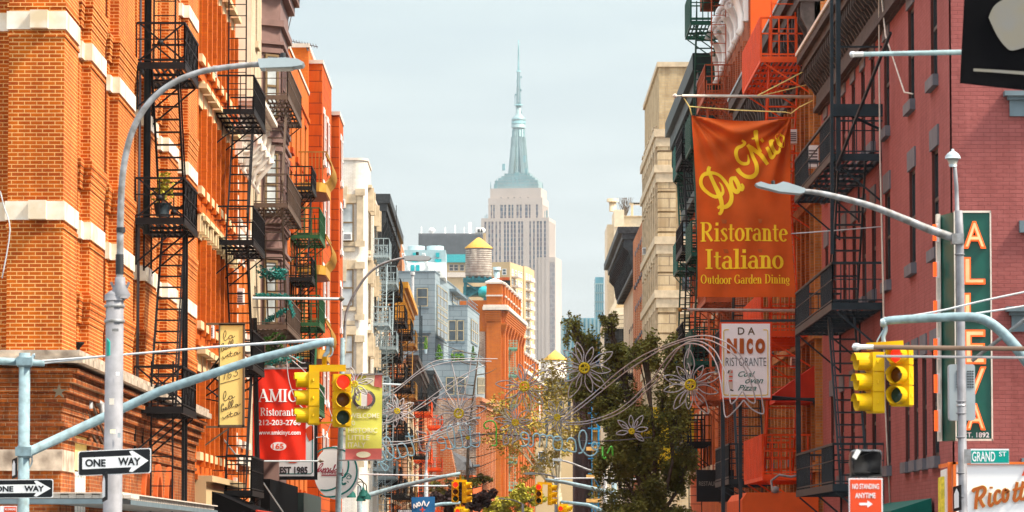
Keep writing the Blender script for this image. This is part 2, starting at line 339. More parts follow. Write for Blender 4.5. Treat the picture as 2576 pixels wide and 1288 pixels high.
def wall(mb, F, u0, u1, z0, z1, ops=(), r=.25):
    us = sorted(set([u0, u1] + [v for o in ops for v in o[:2]])); zs = sorted(set([z0, z1] + [v for o in ops for v in o[2:4]]))
    us = [v for v in us if u0 <= v <= u1]; zs = [v for v in zs if z0 <= v <= z1]
    for i in range(len(us) - 1):
        j = 0
        while j < len(zs) - 1:
            um = (us[i] + us[i + 1]) / 2
            def hole(jj):
                zm = (zs[jj] + zs[jj + 1]) / 2
                return any(o[0] < um < o[1] and o[2] < zm < o[3] for o in ops)
            if hole(j): j += 1; continue
            k = j
            while k + 1 < len(zs) - 1 and not hole(k + 1): k += 1
            mb.quad(F.P(us[i], zs[j]), F.P(us[i + 1], zs[j]), F.P(us[i + 1], zs[k + 1]), F.P(us[i], zs[k + 1])); j = k + 1
    for (a, b, c, d) in [o[:4] for o in ops]:
        P = F.P
        mb.quad(P(a, c), P(a, d), P(a, d, -r), P(a, c, -r)); mb.quad(P(b, c), P(b, d), P(b, d, -r), P(b, c, -r))
        mb.quad(P(a, c), P(b, c), P(b, c, -r), P(a, c, -r)); mb.quad(P(a, d), P(b, d), P(b, d, -r), P(a, d, -r))
    P = F.P; r2 = r + .05
    mb.quad(P(u0, z0), P(u0, z1), P(u0, z1, -r2), P(u0, z0, -r2)); mb.quad(P(u1, z0), P(u1, z1), P(u1, z1, -r2), P(u1, z0, -r2))
    mb.quad(P(u0, z1), P(u1, z1), P(u1, z1, -r2), P(u0, z1, -r2)); mb.quad(P(u0, z0), P(u1, z0), P(u1, z0, -r2), P(u0, z0, -r2))
_wc = {}
def window(parent, F, u, z, w, h, rec=.15, frame='dark_frame', glass='glass', lintel=None, sill=None, lh=.3, hood=0.0, bars=1, fw=.06, lout=.03):
    """one window as a part: frame mesh with a glass pane, lintel and sill under it"""
    base = WL[parent.name]; key = (F.n, round(w, 3), round(h, 3), rec, frame, glass, lintel, sill, lh, hood, bars, fw)
    org = F.P(u, z, 0); G = Face((0, 0), F.u, F.n)
    if key not in _wc:
        fr = MB()
        fr.fbox(G, -w / 2, -w / 2 + fw, 0, h, -rec, -rec + .05); fr.fbox(G, w / 2 - fw, w / 2, 0, h, -rec, -rec + .05)
        fr.fbox(G, -w / 2 + fw, w / 2 - fw, 0, fw, -rec, -rec + .05); fr.fbox(G, -w / 2 + fw, w / 2 - fw, h - fw, h, -rec, -rec + .05)
        fr.fbox(G, -w / 2 + fw, w / 2 - fw, h * .5 - fw / 2, h * .5 + fw / 2, -rec, -rec + .06)
        for b in range(1, bars):
            x = -w / 2 + w * b / bars; fr.fbox(G, x - fw / 2, x + fw / 2, fw, h - fw, -rec + .002, -rec + .055)
        gl = MB(); gl.quad(G.P(-w / 2 + .01, .01, -rec + .02), G.P(w / 2 - .01, .01, -rec + .02), G.P(w / 2 - .01, h - .01, -rec + .02), G.P(-w / 2 + .01, h - .01, -rec + .02))
        li = si = None
        if lintel:
            li = MB(); li.fbox(G, -w / 2 - .14, w / 2 + .14, h + .003, h + lh, -.05, lout)
            if hood: li.fbox(G, -w / 2 - .2, w / 2 + .2, h + lh, h + lh + .12, -.05, hood); li.fbox(G, -w / 2 - .15, w / 2 + .15, h + lh + .12, h + lh + .2, -.05, hood * .6)
        if sill:
            si = MB(); si.fbox(G, -w / 2 - .12, w / 2 + .12, -.2, -.003, -.05, .1)
        res = []
        for nm, mb, mt in (('window', fr, frame), ('glass', gl, glass), ('lintel', li, lintel), ('sill', si, sill)):
            if mb is None: res.append(None); continue
            me = bpy.data.meshes.new(nm); me.from_pydata(mb.v, [], mb.f); me.materials.append(M[mt]); res.append(me)
        _wc[key] = res
    ms = _wc[key]
    o = bpy.data.objects.new('window', ms[0]); col.objects.link(o); o.parent = parent; o.location = org - base; WL[o.name] = org
    for nm, me in zip(('glass', 'lintel', 'sill'), ms[1:]):
        if me: c = bpy.data.objects.new(nm, me); col.objects.link(c); c.parent = o
    return o
def cornice(parent, F, u0, u1, zt, h, proj, mat, step=1.2, name='cornice', bh=None, bw=.22):
    mb = MB(); bh = bh or h * .8
    mb.fbox(F, u0 - .1, u1 + .1, zt - h * .16, zt, -.1, proj); mb.fbox(F, u0 - .05, u1 + .05, zt - h * .3, zt - h * .16, -.1, proj * .8)
    mb.fbox(F, u0, u1, zt - h, zt - h * .3, -.1, proj * .22); mb.fbox(F, u0, u1, zt - h * 1.08, zt - h, -.1, proj * .35)
    n = max(2, int((u1 - u0) / step))
    for i in range(n + 1):
        u = u0 + (u1 - u0 - bw) * i / n
        prof = [(0, -h * .3), (proj * .72, -h * .3), (proj * .74, -h * .48), (proj * .5, -h * .62), (proj * .42, -h * .3 - bh * .75), (proj * .28, -h * .3 - bh), (0, -h * .3 - bh)]
        mb.prism([F.P(u, zt + z, d) for d, z in prof], F.P(u + bw, 0, 0) - F.P(u, 0, 0))
        if i < n:   # small modillions between the big brackets
            m_ = max(1, int(step / .35))
            for k in range(1, m_):
                uu = u + (u1 - u0) / n * k / m_
                mb.fbox(F, uu, uu + .12, zt - h * .42, zt - h * .3, proj * .22, proj * .66)
    return mb.build(name, mat, parent)

# ---------------------------------------------------------------- fire escapes
def fire_escape(label, side, xw, y0, y1, proj, zs, mat, gap=None, rail=.85, xbrace=False, panel=None, stair=True, drop=True, top_ladder=None, up_to=None, curl=False, bsp=.2, gp='iron fire escapes on the house fronts', flip=False, t=.022):
    P = lambda a, y, z: Vector((xw + side * a, y, z))
    root = thing('fire_escape', label, 'fire escape', P(0, (y0 + y1) / 2, zs[0]), gp)
    for i, z in enumerate(zs):
        pl = MB()
        for a in (.04, proj): pl.bar(P(a, y0, z), P(a, y1, z), .05, .14)
        for y in (y0, y1): pl.bar(P(0, y, z), P(proj, y, z), .05, .14)
        n = int(proj / .115)
        for k in range(1, n):
            a = proj * k / n; pl.bar(P(a, y0, z - .02), P(a, y1, z - .02), .04, .03)
        for k in range(1, int((y1 - y0) / 1.1)):
            y = y0 + 1.1 * k; pl.bar(P(.05, y, z - .06), P(proj, y, z - .06), .04, .06)
        pl.build('platform', mat, root)
        rl = MB()
        for zz, tt in ((z + rail, .045), (z + rail * .62, t), (z + .12, t + .006)):
            rl.bar(P(proj, y0, zz), P(proj, y1, zz), tt)
            for y in (y0, y1): rl.bar(P(0, y, zz), P(proj, y, zz), tt)
        if not panel:
            n = max(2, int((y1 - y0) / bsp))
            for k in range(n + 1):
                y = y0 + (y1 - y0) * k / n
                if not gap or not gap[0] < y < gap[1]: rl.bar(P(proj, y, z), P(proj, y, z + rail), t)
        n = max(2, int(proj / bsp))
        for k in range(n + 1):
            a = proj * k / n
            for y in (y0, y1): rl.bar(P(a, y, z), P(a, y, z + rail), t)
        if xbrace:
            for y in (y0, y1):
                rl.bar(P(.05, y - .01, z + .1), P(proj, y - .01, z + rail), .035); rl.bar(P(.05, y - .012, z + rail), P(proj, y - .012, z + .1), .035)
                rl.lathe(P(proj * .5, y - .02, z + rail * .53), [(.001, -.015), (.07, -.01), (.07, .01), (.001, .015)], 8, 'y')
            for k in range(int((y1 - y0) / .8)):
                ya = y0 + k * .8; rl.bar(P(proj, ya, z + .1), P(proj, ya + .8, z + rail), t); rl.bar(P(proj, ya + .8, z + .1), P(proj, ya, z + rail), t)
        if curl:
            for k in range(int((y1 - y0) / .45) + int(proj / .4)):
                ny = int((y1 - y0) / .45)
                c = P(proj, y0 + .22 + k * .45, z + .42) if k < ny else P(.2 + (k - ny) * .4, y0, z + .42)
                pts = []
                for q in range(15):
                    th = q * .62; rr = .19 * (1 - q / 20)
                    off = Vector((0, math.cos(th) * rr, math.sin(th) * rr)) if k < ny else Vector((math.cos(th) * rr, 0, math.sin(th) * rr))
                    pts.append(c + off)
                rl.tube(pts, .014, 4, cap=False)
        rl.build('railing', mat, root)
        if panel:
            pn = MB(); n = int((y1 - y0) / .07)
            for k in range(n + 1):
                y = y0 + (y1 - y0) * k / n; pn.bar(P(proj + .01, y, z + .02), P(proj + .01, y, z + rail + .02), .05, .03)
            pn.build('railing_panel', panel, root)
        for y in (y0 + .05, (y0 + y1) / 2, y1 - .05):
            bk = MB(); bk.bar(P(proj * .95, y, z - .08), P(0.02, y, z - .85), .035); bk.bar(P(.02, y, z), P(.02, y, z - .9), .04); bk.build('bracket', mat, root)
    segs = list(zip(zs[:-1], zs[1:]))
    if up_to: segs.append((zs[-1], up_to))
    if stair:
        for i, (za, zb) in enumerate(segs):
            st = MB(); ya, yb = y0 + .45, min(y1 - .3, y0 + .45 + (zb - za) * .75)
            if (i % 2) ^ flip: ya, yb = yb, ya
            a0, a1 = proj * .28, proj * .82
            for a in (a0, a1): st.bar(P(a, ya, za), P(a, yb, zb), .04, .11)
            n = int((zb - za) / .24)
            for k in range(1, n):
                q = k / n; st.bar(P(a0, ya + (yb - ya) * q, za + (zb - za) * q), P(a1, ya + (yb - ya) * q, za + (zb - za) * q), .14, .03)
            st.bar(P(a1, ya, za + .8), P(a1, yb, zb + .8), .03)
            st.build('stair', mat, root)
    if drop or top_ladder:
        runs = ([(zs[0] - 2.6, zs[0] + 1.0)] if drop else []) + ([(zs[-1], top_ladder)] if top_ladder else [])
        for za, zb in runs:
            ld = MB(); a0, a1, y = proj * .35, proj * .8, y0 + .12
            for a in (a0, a1): ld.bar(P(a, y, za), P(a, y, zb), .035)
            for k in range(int((zb - za) / .3)): ld.bar(P(a0, y, za + .15 + k * .3), P(a1, y, za + .15 + k * .3), .022)
            ld.build('ladder', mat, root)
    return root

# ---------------------------------------------------------------- lettering
def text(parent, s, mat, x0, x1, z0, z1, y, ext=.006, bold=0.0, shear=0.0, name='lettering', yf=None):
    cu = bpy.data.curves.new(name, 'FONT'); cu.body = s; cu.size = 1; cu.extrude = .02; cu.offset = bold; cu.shear = shear; cu.resolution_u = 4
    tmp = bpy.data.objects.new('tmp', cu); me0 = bpy.data.meshes.new_from_object(tmp)
    vs = [v.co.copy() for v in me0.vertices]; fs = [list(p.vertices) for p in me0.polygons]
    bpy.data.objects.remove(tmp); bpy.data.curves.remove(cu); bpy.data.meshes.remove(me0)
    a0, a1 = min(v.x for v in vs), max(v.x for v in vs); b0, b1 = min(v.y for v in vs), max(v.y for v in vs)
    mb = MB(); out = []
    for v in vs:
        x = x0 + (v.x - a0) / (a1 - a0) * (x1 - x0); z = z0 + (v.y - b0) / (b1 - b0) * (z1 - z0)
        yy = (yf(x, z) if yf else y) + (0 if v.z > 0 else ext)
        out.append((x, yy - .001, z))
    mb.add(out, fs)
    return mb.build(name, mat, parent)
def smooth(pts, k=5):
    if len(pts) < 3: return pts
    out = []; n = len(pts)
    for i in range(n - 1):
        p0, p1, p2, p3 = pts[max(i - 1, 0)], pts[i], pts[i + 1], pts[min(i + 2, n - 1)]
        for j in range(k):
            t = j / k
            out.append(tuple(.5 * ((2 * b) + (-a + c) * t + (2 * a - 5 * b + 4 * c - d) * t * t + (-a + 3 * b - 3 * c + d) * t ** 3) for a, b, c, d in zip(p0, p1, p2, p3)))
    out.append(tuple(pts[-1])); return out
def G_stem(x, y0=0, y1=1, w=.16, s0=1, s1=1):
    r = [[(x, y0, w), (x, y1, w)]]
    if s0: r.append([(x - .17, y0 + .03, .06), (x + .17, y0 + .03, .06)])
    if s1: r.append([(x - .17, y1 - .03, .06), (x + (.17 if s1 == 1 else 0), y1 - .03, .06)])
    return r
def G_arc(cx, cy, rx, ry, a0, a1, tk=.16, tn=.06, n=14):
    return [[(cx + rx * math.cos(R(a0 + (a1 - a0) * i / n)), cy + ry * math.sin(R(a0 + (a1 - a0) * i / n)), tn + (tk - tn) * abs(math.cos(R(a0 + (a1 - a0) * i / n))) ** 1.3) for i in range(n + 1)]]
def G_ln(x0, y0, x1, y1, w): return [[(x0, y0, w), (x1, y1, w)]]
GL = {
 'R': (.84, G_stem(.2) + G_arc(.36, .74, .26, .23, 90, -90) + G_ln(.2, .97, .36, .97, .06) + G_ln(.2, .51, .36, .51, .06) + G_ln(.38, .5, .72, .02, .15)),
 'I': (.42, G_stem(.2)), 'O': (.88, G_arc(.43, .5, .33, .47, 0, 360, n=26)), 'C': (.8, G_arc(.43, .5, .33, .47, 48, 312, n=20) + G_ln(.66, .68, .66, .96, .06)),
 'G': (.88, G_arc(.43, .5, .33, .47, 48, 325, n=20) + G_ln(.66, .68, .66, .96, .06) + G_ln(.7, .06, .7, .44, .15) + G_ln(.54, .43, .82, .43, .06)),
 'D': (.86, G_stem(.2) + G_arc(.34, .5, .38, .47, 90, -90) + G_ln(.2, .97, .34, .97, .06) + G_ln(.2, .03, .34, .03, .06)),
 'A': (.88, G_ln(.44, .98, .1, .02, .07) + G_ln(.4, 1, .76, .02, .17) + G_ln(.2, .33, .6, .33, .06) + G_ln(0, .03, .24, .03, .06) + G_ln(.6, .03, .9, .03, .06)),
 'M': (1.1, G_stem(.16, w=.08) + G_ln(.16, .98, .52, .06, .17) + G_ln(.52, .06, .88, .98, .07) + G_stem(.92)),
 'i': (.36, G_stem(.18, 0, .66, s1=2) + [[(.09, .88, .17), (.26, .88, .17)]]), 'l': (.36, G_stem(.18, 0, 1, s1=2)),
 't': (.42, G_ln(.18, .1, .18, .86, .14) + G_ln(.02, .62, .38, .62, .06) + G_arc(.28, .12, .1, .1, 180, 320, .12)),
 's': (.48, [[(.4, .52, .06), (.36, .62, .07), (.22, .64, .1), (.11, .54, .15), (.2, .4, .16), (.34, .28, .16), (.4, .15, .14), (.28, .02, .08), (.12, .04, .07), (.06, .16, .06)]]),
 'o': (.58, G_arc(.28, .33, .21, .31, 0, 360, n=22)), 'r': (.48, G_stem(.18, 0, .66, s1=2) + G_arc(.34, .48, .14, .15, 170, 40, .08, .1) + [[(.4, .5, .12), (.46, .54, .12)]]),
 'a': (.56, G_ln(.42, .02, .42, .45, .15) + G_arc(.26, .45, .16, .18, 0, 160, .1) + G_arc(.25, .19, .17, .17, 60, 300) + G_ln(.4, .03, .54, .03, .06)),
 'n': (.66, G_stem(.18, 0, .66, s1=2) + G_arc(.34, .46, .14, .17, 170, 0, .12) + G_stem(.48, 0, .46, s1=0)),
 'e': (.52, G_arc(.27, .33, .2, .31, 10, 320, n=20) + G_ln(.1, .37, .46, .37, .06)),
 'u': (.66, G_ln(.18, .2, .18, .64, .15) + G_arc(.32, .2, .14, .17, 180, 360, .1) + G_ln(.48, 0, .48, .64, .15) + G_ln(.04, .63, .2, .63, .06) + G_ln(.34, .63, .5, .63, .06)),
 'd': (.62, G_arc(.26, .33, .19, .31, 0, 360, n=20) + G_ln(.46, 0, .46, 1, .15) + G_ln(.32, .97, .5, .97, .06) + G_ln(.46, .03, .6, .03, .06)),
 'g': (.56, G_arc(.26, .42, .18, .22, 0, 360, n=18) + [[(.2, .2, .08), (.14, .1, .1), (.4, .04, .14), (.46, -.1, .12), (.28, -.22, .07), (.08, -.12, .1), (.16, .02, .07)]]),
 ' ': (.34, []),
}
def serif(parent, s, mat, x0, x1, z0, z1, yf, name='lettering', desc=False):
    tot = sum(GL[c][0] for c in s); mb = MB(); x = x0; k = (x1 - x0) / tot; h = z1 - z0; j = 0
    for c in s:
        for st in GL[c][1]:
            j += 1
            pts = [(x + p[0] * k, z0 + p[1] * h, p[2] * min(k, h) * 1.05) for p in st]
            if len(pts) == 2: pts = [tuple(a + (b - a) * q / 5 for a, b in zip(pts[0], pts[1])) for q in range(6)]
            mb.ribbon(pts, .1, lambda X, Z, jj=j: yf(X, Z) - .001 - .0012 * (jj % 6))
        x += GL[c][0] * k
    return mb.build(name, mat, parent)
def script(parent, strokes, wd, mat, mapf, yf, name='lettering', k=5):
    mb = MB()
    for j, st in enumerate(strokes):
        mb.ribbon([(lambda q: (q[0], q[1]) + tuple(p[2:]))(mapf(p[0], p[1])) for p in smooth(st, k)], wd, lambda X, Z, jj=j: yf(X, Z) - .001 - .0012 * (jj % 6))
    return mb.build(name, mat, parent)
def tile(x0, y0, s):
    """maps pixels of an enlarged crop (full-resolution corner x0, y0 and zoom s) to the 2576 px view"""
    return lambda x, y: ((x0 + x / s) * 2576 / 4096, (y0 + y / s) * 2576 / 4096)
# ---------------------------------------------------------------- ground, road, pavements
def slab(name, mat, x0, x1, y0, y1, z0, z1, kind='structure'):
    mb = MB(); mb.box(x0, x1, y0, y1, z0, z1); o = mb.build(name, mat); return tag(o, kind=kind)
mb = MB(); mb.quad((-9000, -300, -.02), (9000, -300, -.02), (9000, 12000, -.02), (-9000, 12000, -.02)); tag(mb.build('ground', 'ground'), kind='structure')
mb = MB(); mb.quad((-4.3, -30, -.012), (4.3, -30, -.012), (4.3, 600, -.012), (-4.3, 600, -.012)); tag(mb.build('road', 'asphalt'), kind='structure')
mb = MB(); mb.quad((-60, 46, -.008), (60, 46, -.008), (60, 60, -.008), (-60, 60, -.008)); tag(mb.build('cross_road', 'asphalt'), kind='structure')
slab('pavement', 'concrete', -30, -4.3, 61, 190, -.01, .13); slab('pavement', 'concrete', 4.3, 30, 61, 190, -.01, .13)
slab('pavement', 'concrete', -30, -4.3, 203, 600, -.01, .13); slab('pavement', 'concrete', 4.3, 30, 203, 600, -.01, .13)
slab('pavement', 'concrete', -30, -4.3, -20, 45, -.01, .13); slab('pavement', 'concrete', 4.3, 30, -20, 45, -.01, .13)

def body(mb, x0, x1, y0, y1, z0, z1): mb.box(x0, x1, y0, y1, z0, z1)
def part_box(parent, name, mat, x0, x1, y0, y1, z0, z1):
    mb = MB(); mb.box(x0, x1, y0, y1, z0, z1); return mb.build(name, mat, parent)

# ================================================================ LEFT SIDE
# ---- corner building with white bands
A = thing('corner_brick_building', 'orange brick corner building with white stone bands and ribbed piers', 'building', (-7.5, 66, 0))
XE = -7.47
piers = [(66.0, 68.2), (70.3, 72.8), (75.4, 78.7), (81.3, 84.0), (86.7, 89.4), (92.2, 95)]
up = MB(); up.box(-24, -8.42, 66.3, 68, 4.9, 20); up.box(-24, -7.98, 68, 95, 4.9, 20); up.box(-8.42, XE, 66.0, 68.2, 4.9, 20)
up.box(-13.2, -11.6, 66.0, 66.4, 4.9, 20)
bd = MB()
for (za, zb) in ((7.14, 7.46), (10.42, 10.73), (14.2, 14.5)):
    bd.box(-24, -8.42, 66.22, 66.4, za, zb); bd.box(-8.46, XE + .03, 65.97, 68.22, za, zb); bd.box(-8.2, -7.93, 68, 95, za, zb)
for i, (a, b) in enumerate(piers):
    if i: up.box(-8.1, XE, a, b, 4.9, 20)
    ya, yb = (a - .42 if i else a + .1), (b + .42 if i < 5 else b)
    up.box(-8.05, XE - .17, ya, yb, 4.9, 20)
    up.box(-8.02, XE - .3, ya - (.3 if i else 0), yb + (.3 if i < 5 else 0), 4.9, 20)
    for (za, zb) in ((7.14, 7.46), (10.42, 10.73), (14.2, 14.5)):
        if i: bd.box(-8.12, XE + .03, a - .03, b + .03, za, zb)
        bd.box(-8.07, XE - .11, ya - .02, yb + (.02 if i < 5 else 0), za, zb)
        bd.box(-8.04, XE - .27, ya - .32, yb + (.32 if i < 5 else 0), za, zb)
    if i:                                       # corbelled springers beside the arches
        for z0 in (8.05, 11.0, 5.6):
            for k in range(4):
                e = .07 * (k + 1)
                up.box(-8.03, XE + .012 * (k + 1), a - e * .5, b + e * .5, z0 + k * .13, z0 + k * .13 + .13)
                up.box(-8.02, XE - .14 + .012 * (k + 1), ya - e, yb + e, z0 + k * .13 + .003, z0 + k * .13 + .127)
    for z0 in (7.0, 10.29):                     # thin projecting courses under the bands
        up.box(-8.1 if i else -8.44, XE + .02, (a if i else 66.0) - .02, b + .02, z0, z0 + .07)
up.box(-8.45, XE + .022, 65.978, 68.19, 10.8, 10.87)
up.build('wall', 'brick_a', A); bd.build('stone_band', 'band', A)
for i in range(5):
    yc = (piers[i][1] + piers[i + 1][0]) / 2
    for z in (5.2, 8.0, 11.2): window(A, LF(-7.98), yc, z, 1.1, 1.9, rec=-.02, frame='brown_frame', glass='glass', sill='band')
lo = MB(); ops = [(68.2, 70.6, .8, 3.55)] + [(y - .55, y + .55, .8, 3.0) for y in (81.6, 84.4, 87.2)]
wall(lo, LF(XE), 66, 95, 0, 4.68, ops, .3); lo.box(-24, XE - .36, 66.0, 94.9, 0, 4.68); lo.quad((-24, 65.99, 0), (XE - .004, 65.99, 0), (XE - .004, 65.99, 4.6), (-24, 65.99, 4.6))
for k in range(9):                              # corbel courses under the ledge
    d = .02 + .035 * k if k % 2 == 0 else .0 + .03 * k
    z0 = 3.86 + k * .082
    lo.box(-24, XE + d, 66 - d, 95, z0, z0 + .075)
for (za, zb) in ((3.62, 3.70), (3.40, 3.47)): lo.box(-24, XE + .05, 65.95, 95, za, zb)
lo.build('lower_wall', 'brick_low', A)
lg = MB(); lg.box(-24, XE + .40, 65.6, 95.02, 4.68, 4.8); lg.box(-24, XE + .34, 65.66, 95.01, 4.8, 4.9); lg.build('ledge', 'ledge', A)
sb = MB(); sb.box(-24, XE + .03, 65.94, 67.9, 2.86, 3.22); sb.build('stone_course', 'ledge', A)
for y in (81.6, 84.4, 87.2):
    ar = MB(); n = 12
    for k in range(n):
        t0, t1 = math.pi * k / n, math.pi * (k + 1) / n
        q = [(y - math.cos(t) * r, 2.45 + math.sin(t) * r * 1.1) for r, t in ((.58, t0), (.82, t0), (.82, t1), (.58, t1))]
        ar.prism([Vector((XE - .05, a, b)) for a, b in q], (.13, 0, 0))
    ar.box(XE - .05, XE + .08, y - .82, y - .58, .5, 2.45); ar.box(XE - .05, XE + .08, y + .58, y + .82, .5, 2.45); ar.build('window_arch', 'terracotta', A)
for y in (81.6, 84.4, 87.2): window(A, LF(XE), y, .8, 1.1, 2.2, rec=.2, frame='brown_frame', glass='glass_dark')
window(A, LF(XE), 69.4, .8, 2.4, 2.1, rec=.12, frame='white', glass='glass_blind', bars=5)
part_box(A, 'transom_panel', 'yellow_sign', XE - .2, XE - .05, 68.22, 70.58, 2.93, 3.54)
ds = MB(); ds.tube([(-7.3, 79.75, 20), (-7.3, 79.75, 8.0)], .075, 8); ds.build('downspout', 'blue_iron', A)
ds = MB(); ds.tube([(-7.66, 74.5, 20), (-7.66, 74.5, 4.9)], .045, 8); ds.build('downspout', 'rust_iron', A)
cb = MB()
for k, dy in enumerate((0, .25, .4, .9)):
    cb.tube([(XE + .03, 79.2 + dy * .4, 20), (XE + .05, 79.3 + dy * .3, 12), (XE + .03, 79.2 + dy * .5, 5)], .012, 4)
cb.build('wall_cable', 'wire_dark', A)
fire_escape('black fire escape with crossed bars on the white banded brick building', 1, XE, 79.1, 82.6, .98, [4.35, 8.22, 11.42], 'black_iron', rail=.88, xbrace=True, top_ladder=14.6, bsp=.35, t=.026)
# drop ladder rail on the same front
g = thing('ladder_guide', 'tall black ladder rail running down the banded brick front', 'ladder', (-6.45, 81.5, 1.2))
mb = MB()
for p in (W(463, 475, 81.2), W(470, 475, 81.8)):
    mb.bar(p, (p.x + .02, p.y, 1.0), .06)
mb.bar(W(463, 475, 81.2), (XE, 81.2, W(463, 475, 81.2).z), .05); mb.build('rail', 'black_iron', g)
# canopy over the pavement
cp = thing('canopy', 'low corrugated metal canopy over the corner pavement', 'canopy', (-6.4, 70, 2.3))
mb = MB(); mb.box(-14, -6.25, 64.2, 65.6, 2.28, 2.36); mb.box(-7.44, -6.25, 65.6, 86, 2.28, 2.36); mb.build('frame', 'slate_trim', cp)
mb = MB()
for k in range(60): mb.box(-13.9 + k * .13, -13.775 + k * .13, 64.25 + .012 * (k % 2), 65.7, 2.37, 2.45 - .02 * (k % 2))
for k in range(100): mb.box(-7.4, -6.3 - .012 * (k % 2), 65.75 + k * .2, 65.945 + k * .2, 2.37, 2.45 - .02 * (k % 2))
mb.box(-14, -6.25, 64.22, 65.6, 2.45, 2.47); mb.box(-7.44, -6.25, 65.6, 86, 2.45, 2.47); mb.build('corrugated_sheet', 'pale_coping', cp)
LP = ['foremost', 'second', 'third', 'last']
for k, (hx, hy) in enumerate(((174, 981), (196, 990), (227, 1006), (258, 1018))):
    d = 67.3 + k * 1.2; h = W(hx, hy, d); b = Vector((XE + .02, d + 5.5, h.z - 1.0))
    t = thing('sign_lamp', 'small grey spot lamp on a long rusty rod, %s in its row' % LP[k], 'lamp', b, 'spot lamps on rods')
    mb = MB(); mb.tube([b, h], .028, 6); mb.build('rod', 'brown_iron', t)
    mb = MB(); mb.tube([h + Vector((.0, 0, -.16)), h + Vector((-.02, 0, 0)), h + Vector((-.1, 0, .05)), h + Vector((-.14, 0, 0))], .055, 8, .09); mb.build('lamp_head', 'galv', t)

# ---- orange-red building with piers (la bella vita)
B = thing('red_pier_building', 'orange-red painted building with cream lintels beside the banded corner building', 'building', (-7.5, 102, 0))
FB = LF(-7.5); mb = MB(); ops = []; rows = [(3.9, 5.9), (7.15, 9.2), (10.5, 12.5), (13.8, 15.8)]
wy = [95.9 + i * 1.62 for i in range(8)]
for y in wy:
    for a, b in rows: ops.append((y, y + .85, a, b))
wall(mb, FB, 95, 109, 0, 18.6, ops, .22); mb.box(-24, -7.78, 95.02, 108.98, 0, 18.5)
for y in wy:                                     # narrow pilasters between windows
    for a, b in rows:
        mb.fbox(FB, y + .93, y + 1.2, a - .35, b + .02, 0, .13)
        for q in range(5): mb.fbox(FB, y + .925, y + 1.205, a + q * .45, a + q * .45 + .06, 0, .136)
for z in (3.2, 6.5, 9.8, 13.1): mb.fbox(FB, 95, 109, z, z + .14, 0, .1)
mb.build('wall', 'brick_red', B)
for ri, (a, b) in enumerate(rows):
    for y in wy: window(B, FB, y + .425, a, .85, b - a, rec=.12, frame='brown_frame', glass='glass', lintel='lintel_cream', lh=.42, hood=.22, sill='lintel_cream')
mb = MB()
for k in range(44):
    y = 95.4 + k * .3; mb.fbox(FB, y, y + .2, 9.32 + .03 * math.sin(k * 2.1), 9.75, 0, .1 + .07 * ((k * 7) % 3) / 2)
mb.build('carved_frieze', 'lintel_cream', B)
for ri in range(1):
    cornice(B, FB, 95.05, 108.95, 18.6, 1.2, .6, 'lintel_cream', 1.6)
mb = MB(); mb.box(-7.5, -7.2, 95.1, 108, 2.2, 3.15); mb.box(-7.5, -7.05, 95.1, 108, 3.15, 3.3); mb.build('shopfront_fascia', 'sand', B)
fire_escape('black fire escape on the orange-red building behind the yellow signboard', 1, -7.5, 101.2, 106.2, 1.02, [2.95, 6.25, 9.5, 12.95], 'black_iron', rail=.95, top_ladder=17.5, bsp=.3, t=.022)
# black awning
aw = thing('awning', 'black shop awning at the foot of the orange-red building', 'awning', (-6.9, 99, 2.6))
mb = MB(); mb.prism([(-7.45, 97.0, 3.05), (-6.1, 97.0, 2.45), (-6.1, 97.0, 2.15), (-7.45, 97.0, 2.15)], (0, 8, 0)); mb.build('canvas', 'black_cloth', aw)
mb = MB(); mb.tube([(-6.08, 97, 2.45), (-6.08, 105, 2.45)], .03, 6); mb.build('red_piping', 'red_awning', aw)

# ---- cream building with scroll brackets
C = thing('ornate_cream_building', 'narrow house front with white scroll brackets under its cornice', 'building', (-7.5, 112, 0))
FC = LF(-7.5); mb = MB(); rows = [(4.6, 6.5), (7.8, 9.7), (10.9, 12.6)]; ops = []
for y in (110.2, 112.3, 114.4):
    for a, b in rows: ops.append((y, y + .9, a, b))
wall(mb, FC, 109, 116, 0, 14.1, ops, .22); mb.box(-24, -7.78, 109.02, 115.98, 0, 14.0); mb.build('wall', 'brick_orange', C)
for y in (110.2, 112.3, 114.4):
    for a, b in rows: window(C, FC, y + .45, a, .9, b - a, frame='white', glass='glass_blind', lintel='offwhite', sill='offwhite', lh=.35, hood=.2)
mb = MB()
for z in (3.9, 7.2, 10.3): mb.fbox(FC, 109.05, 115.95, z, z + .25, 0, .14)
for k in range(30): mb.fbox(FC, 109.03, 109.4, .3 + k * .42, .55 + k * .42, 0, .1)
mb.build('white_trim', 'offwhite', C)
cornice(C, FC, 109.05, 115.9, 14.25, .8, .8, 'offwhite', 3.0, bh=.2)
for y in (109.3, 111.2, 113.1, 115.0):          # large scrolls
    mb = MB(); pts = []
    for q in range(26):
        th = q * .42; r = .34 * (1 - q / 34)
        pts.append(FC.P(y + .2, 12.95 + math.sin(th) * r, .32 + math.cos(th) * r))
    mb.tube(pts, .11, 6, .05); mb.tube([FC.P(y + .2, 13.5, .7), FC.P(y + .2, 13.2, .66), FC.P(y + .2, 12.9, .62), FC.P(y + .2, 12.5, .3), FC.P(y + .2, 12.2, .22), FC.P(y + .2, 12.05, .3)], .1, 6, .05)
    mb.fbox(FC, y, y + .4, 12.4, 13.5, 0, .2); mb.build('scroll_bracket', 'offwhite', C)

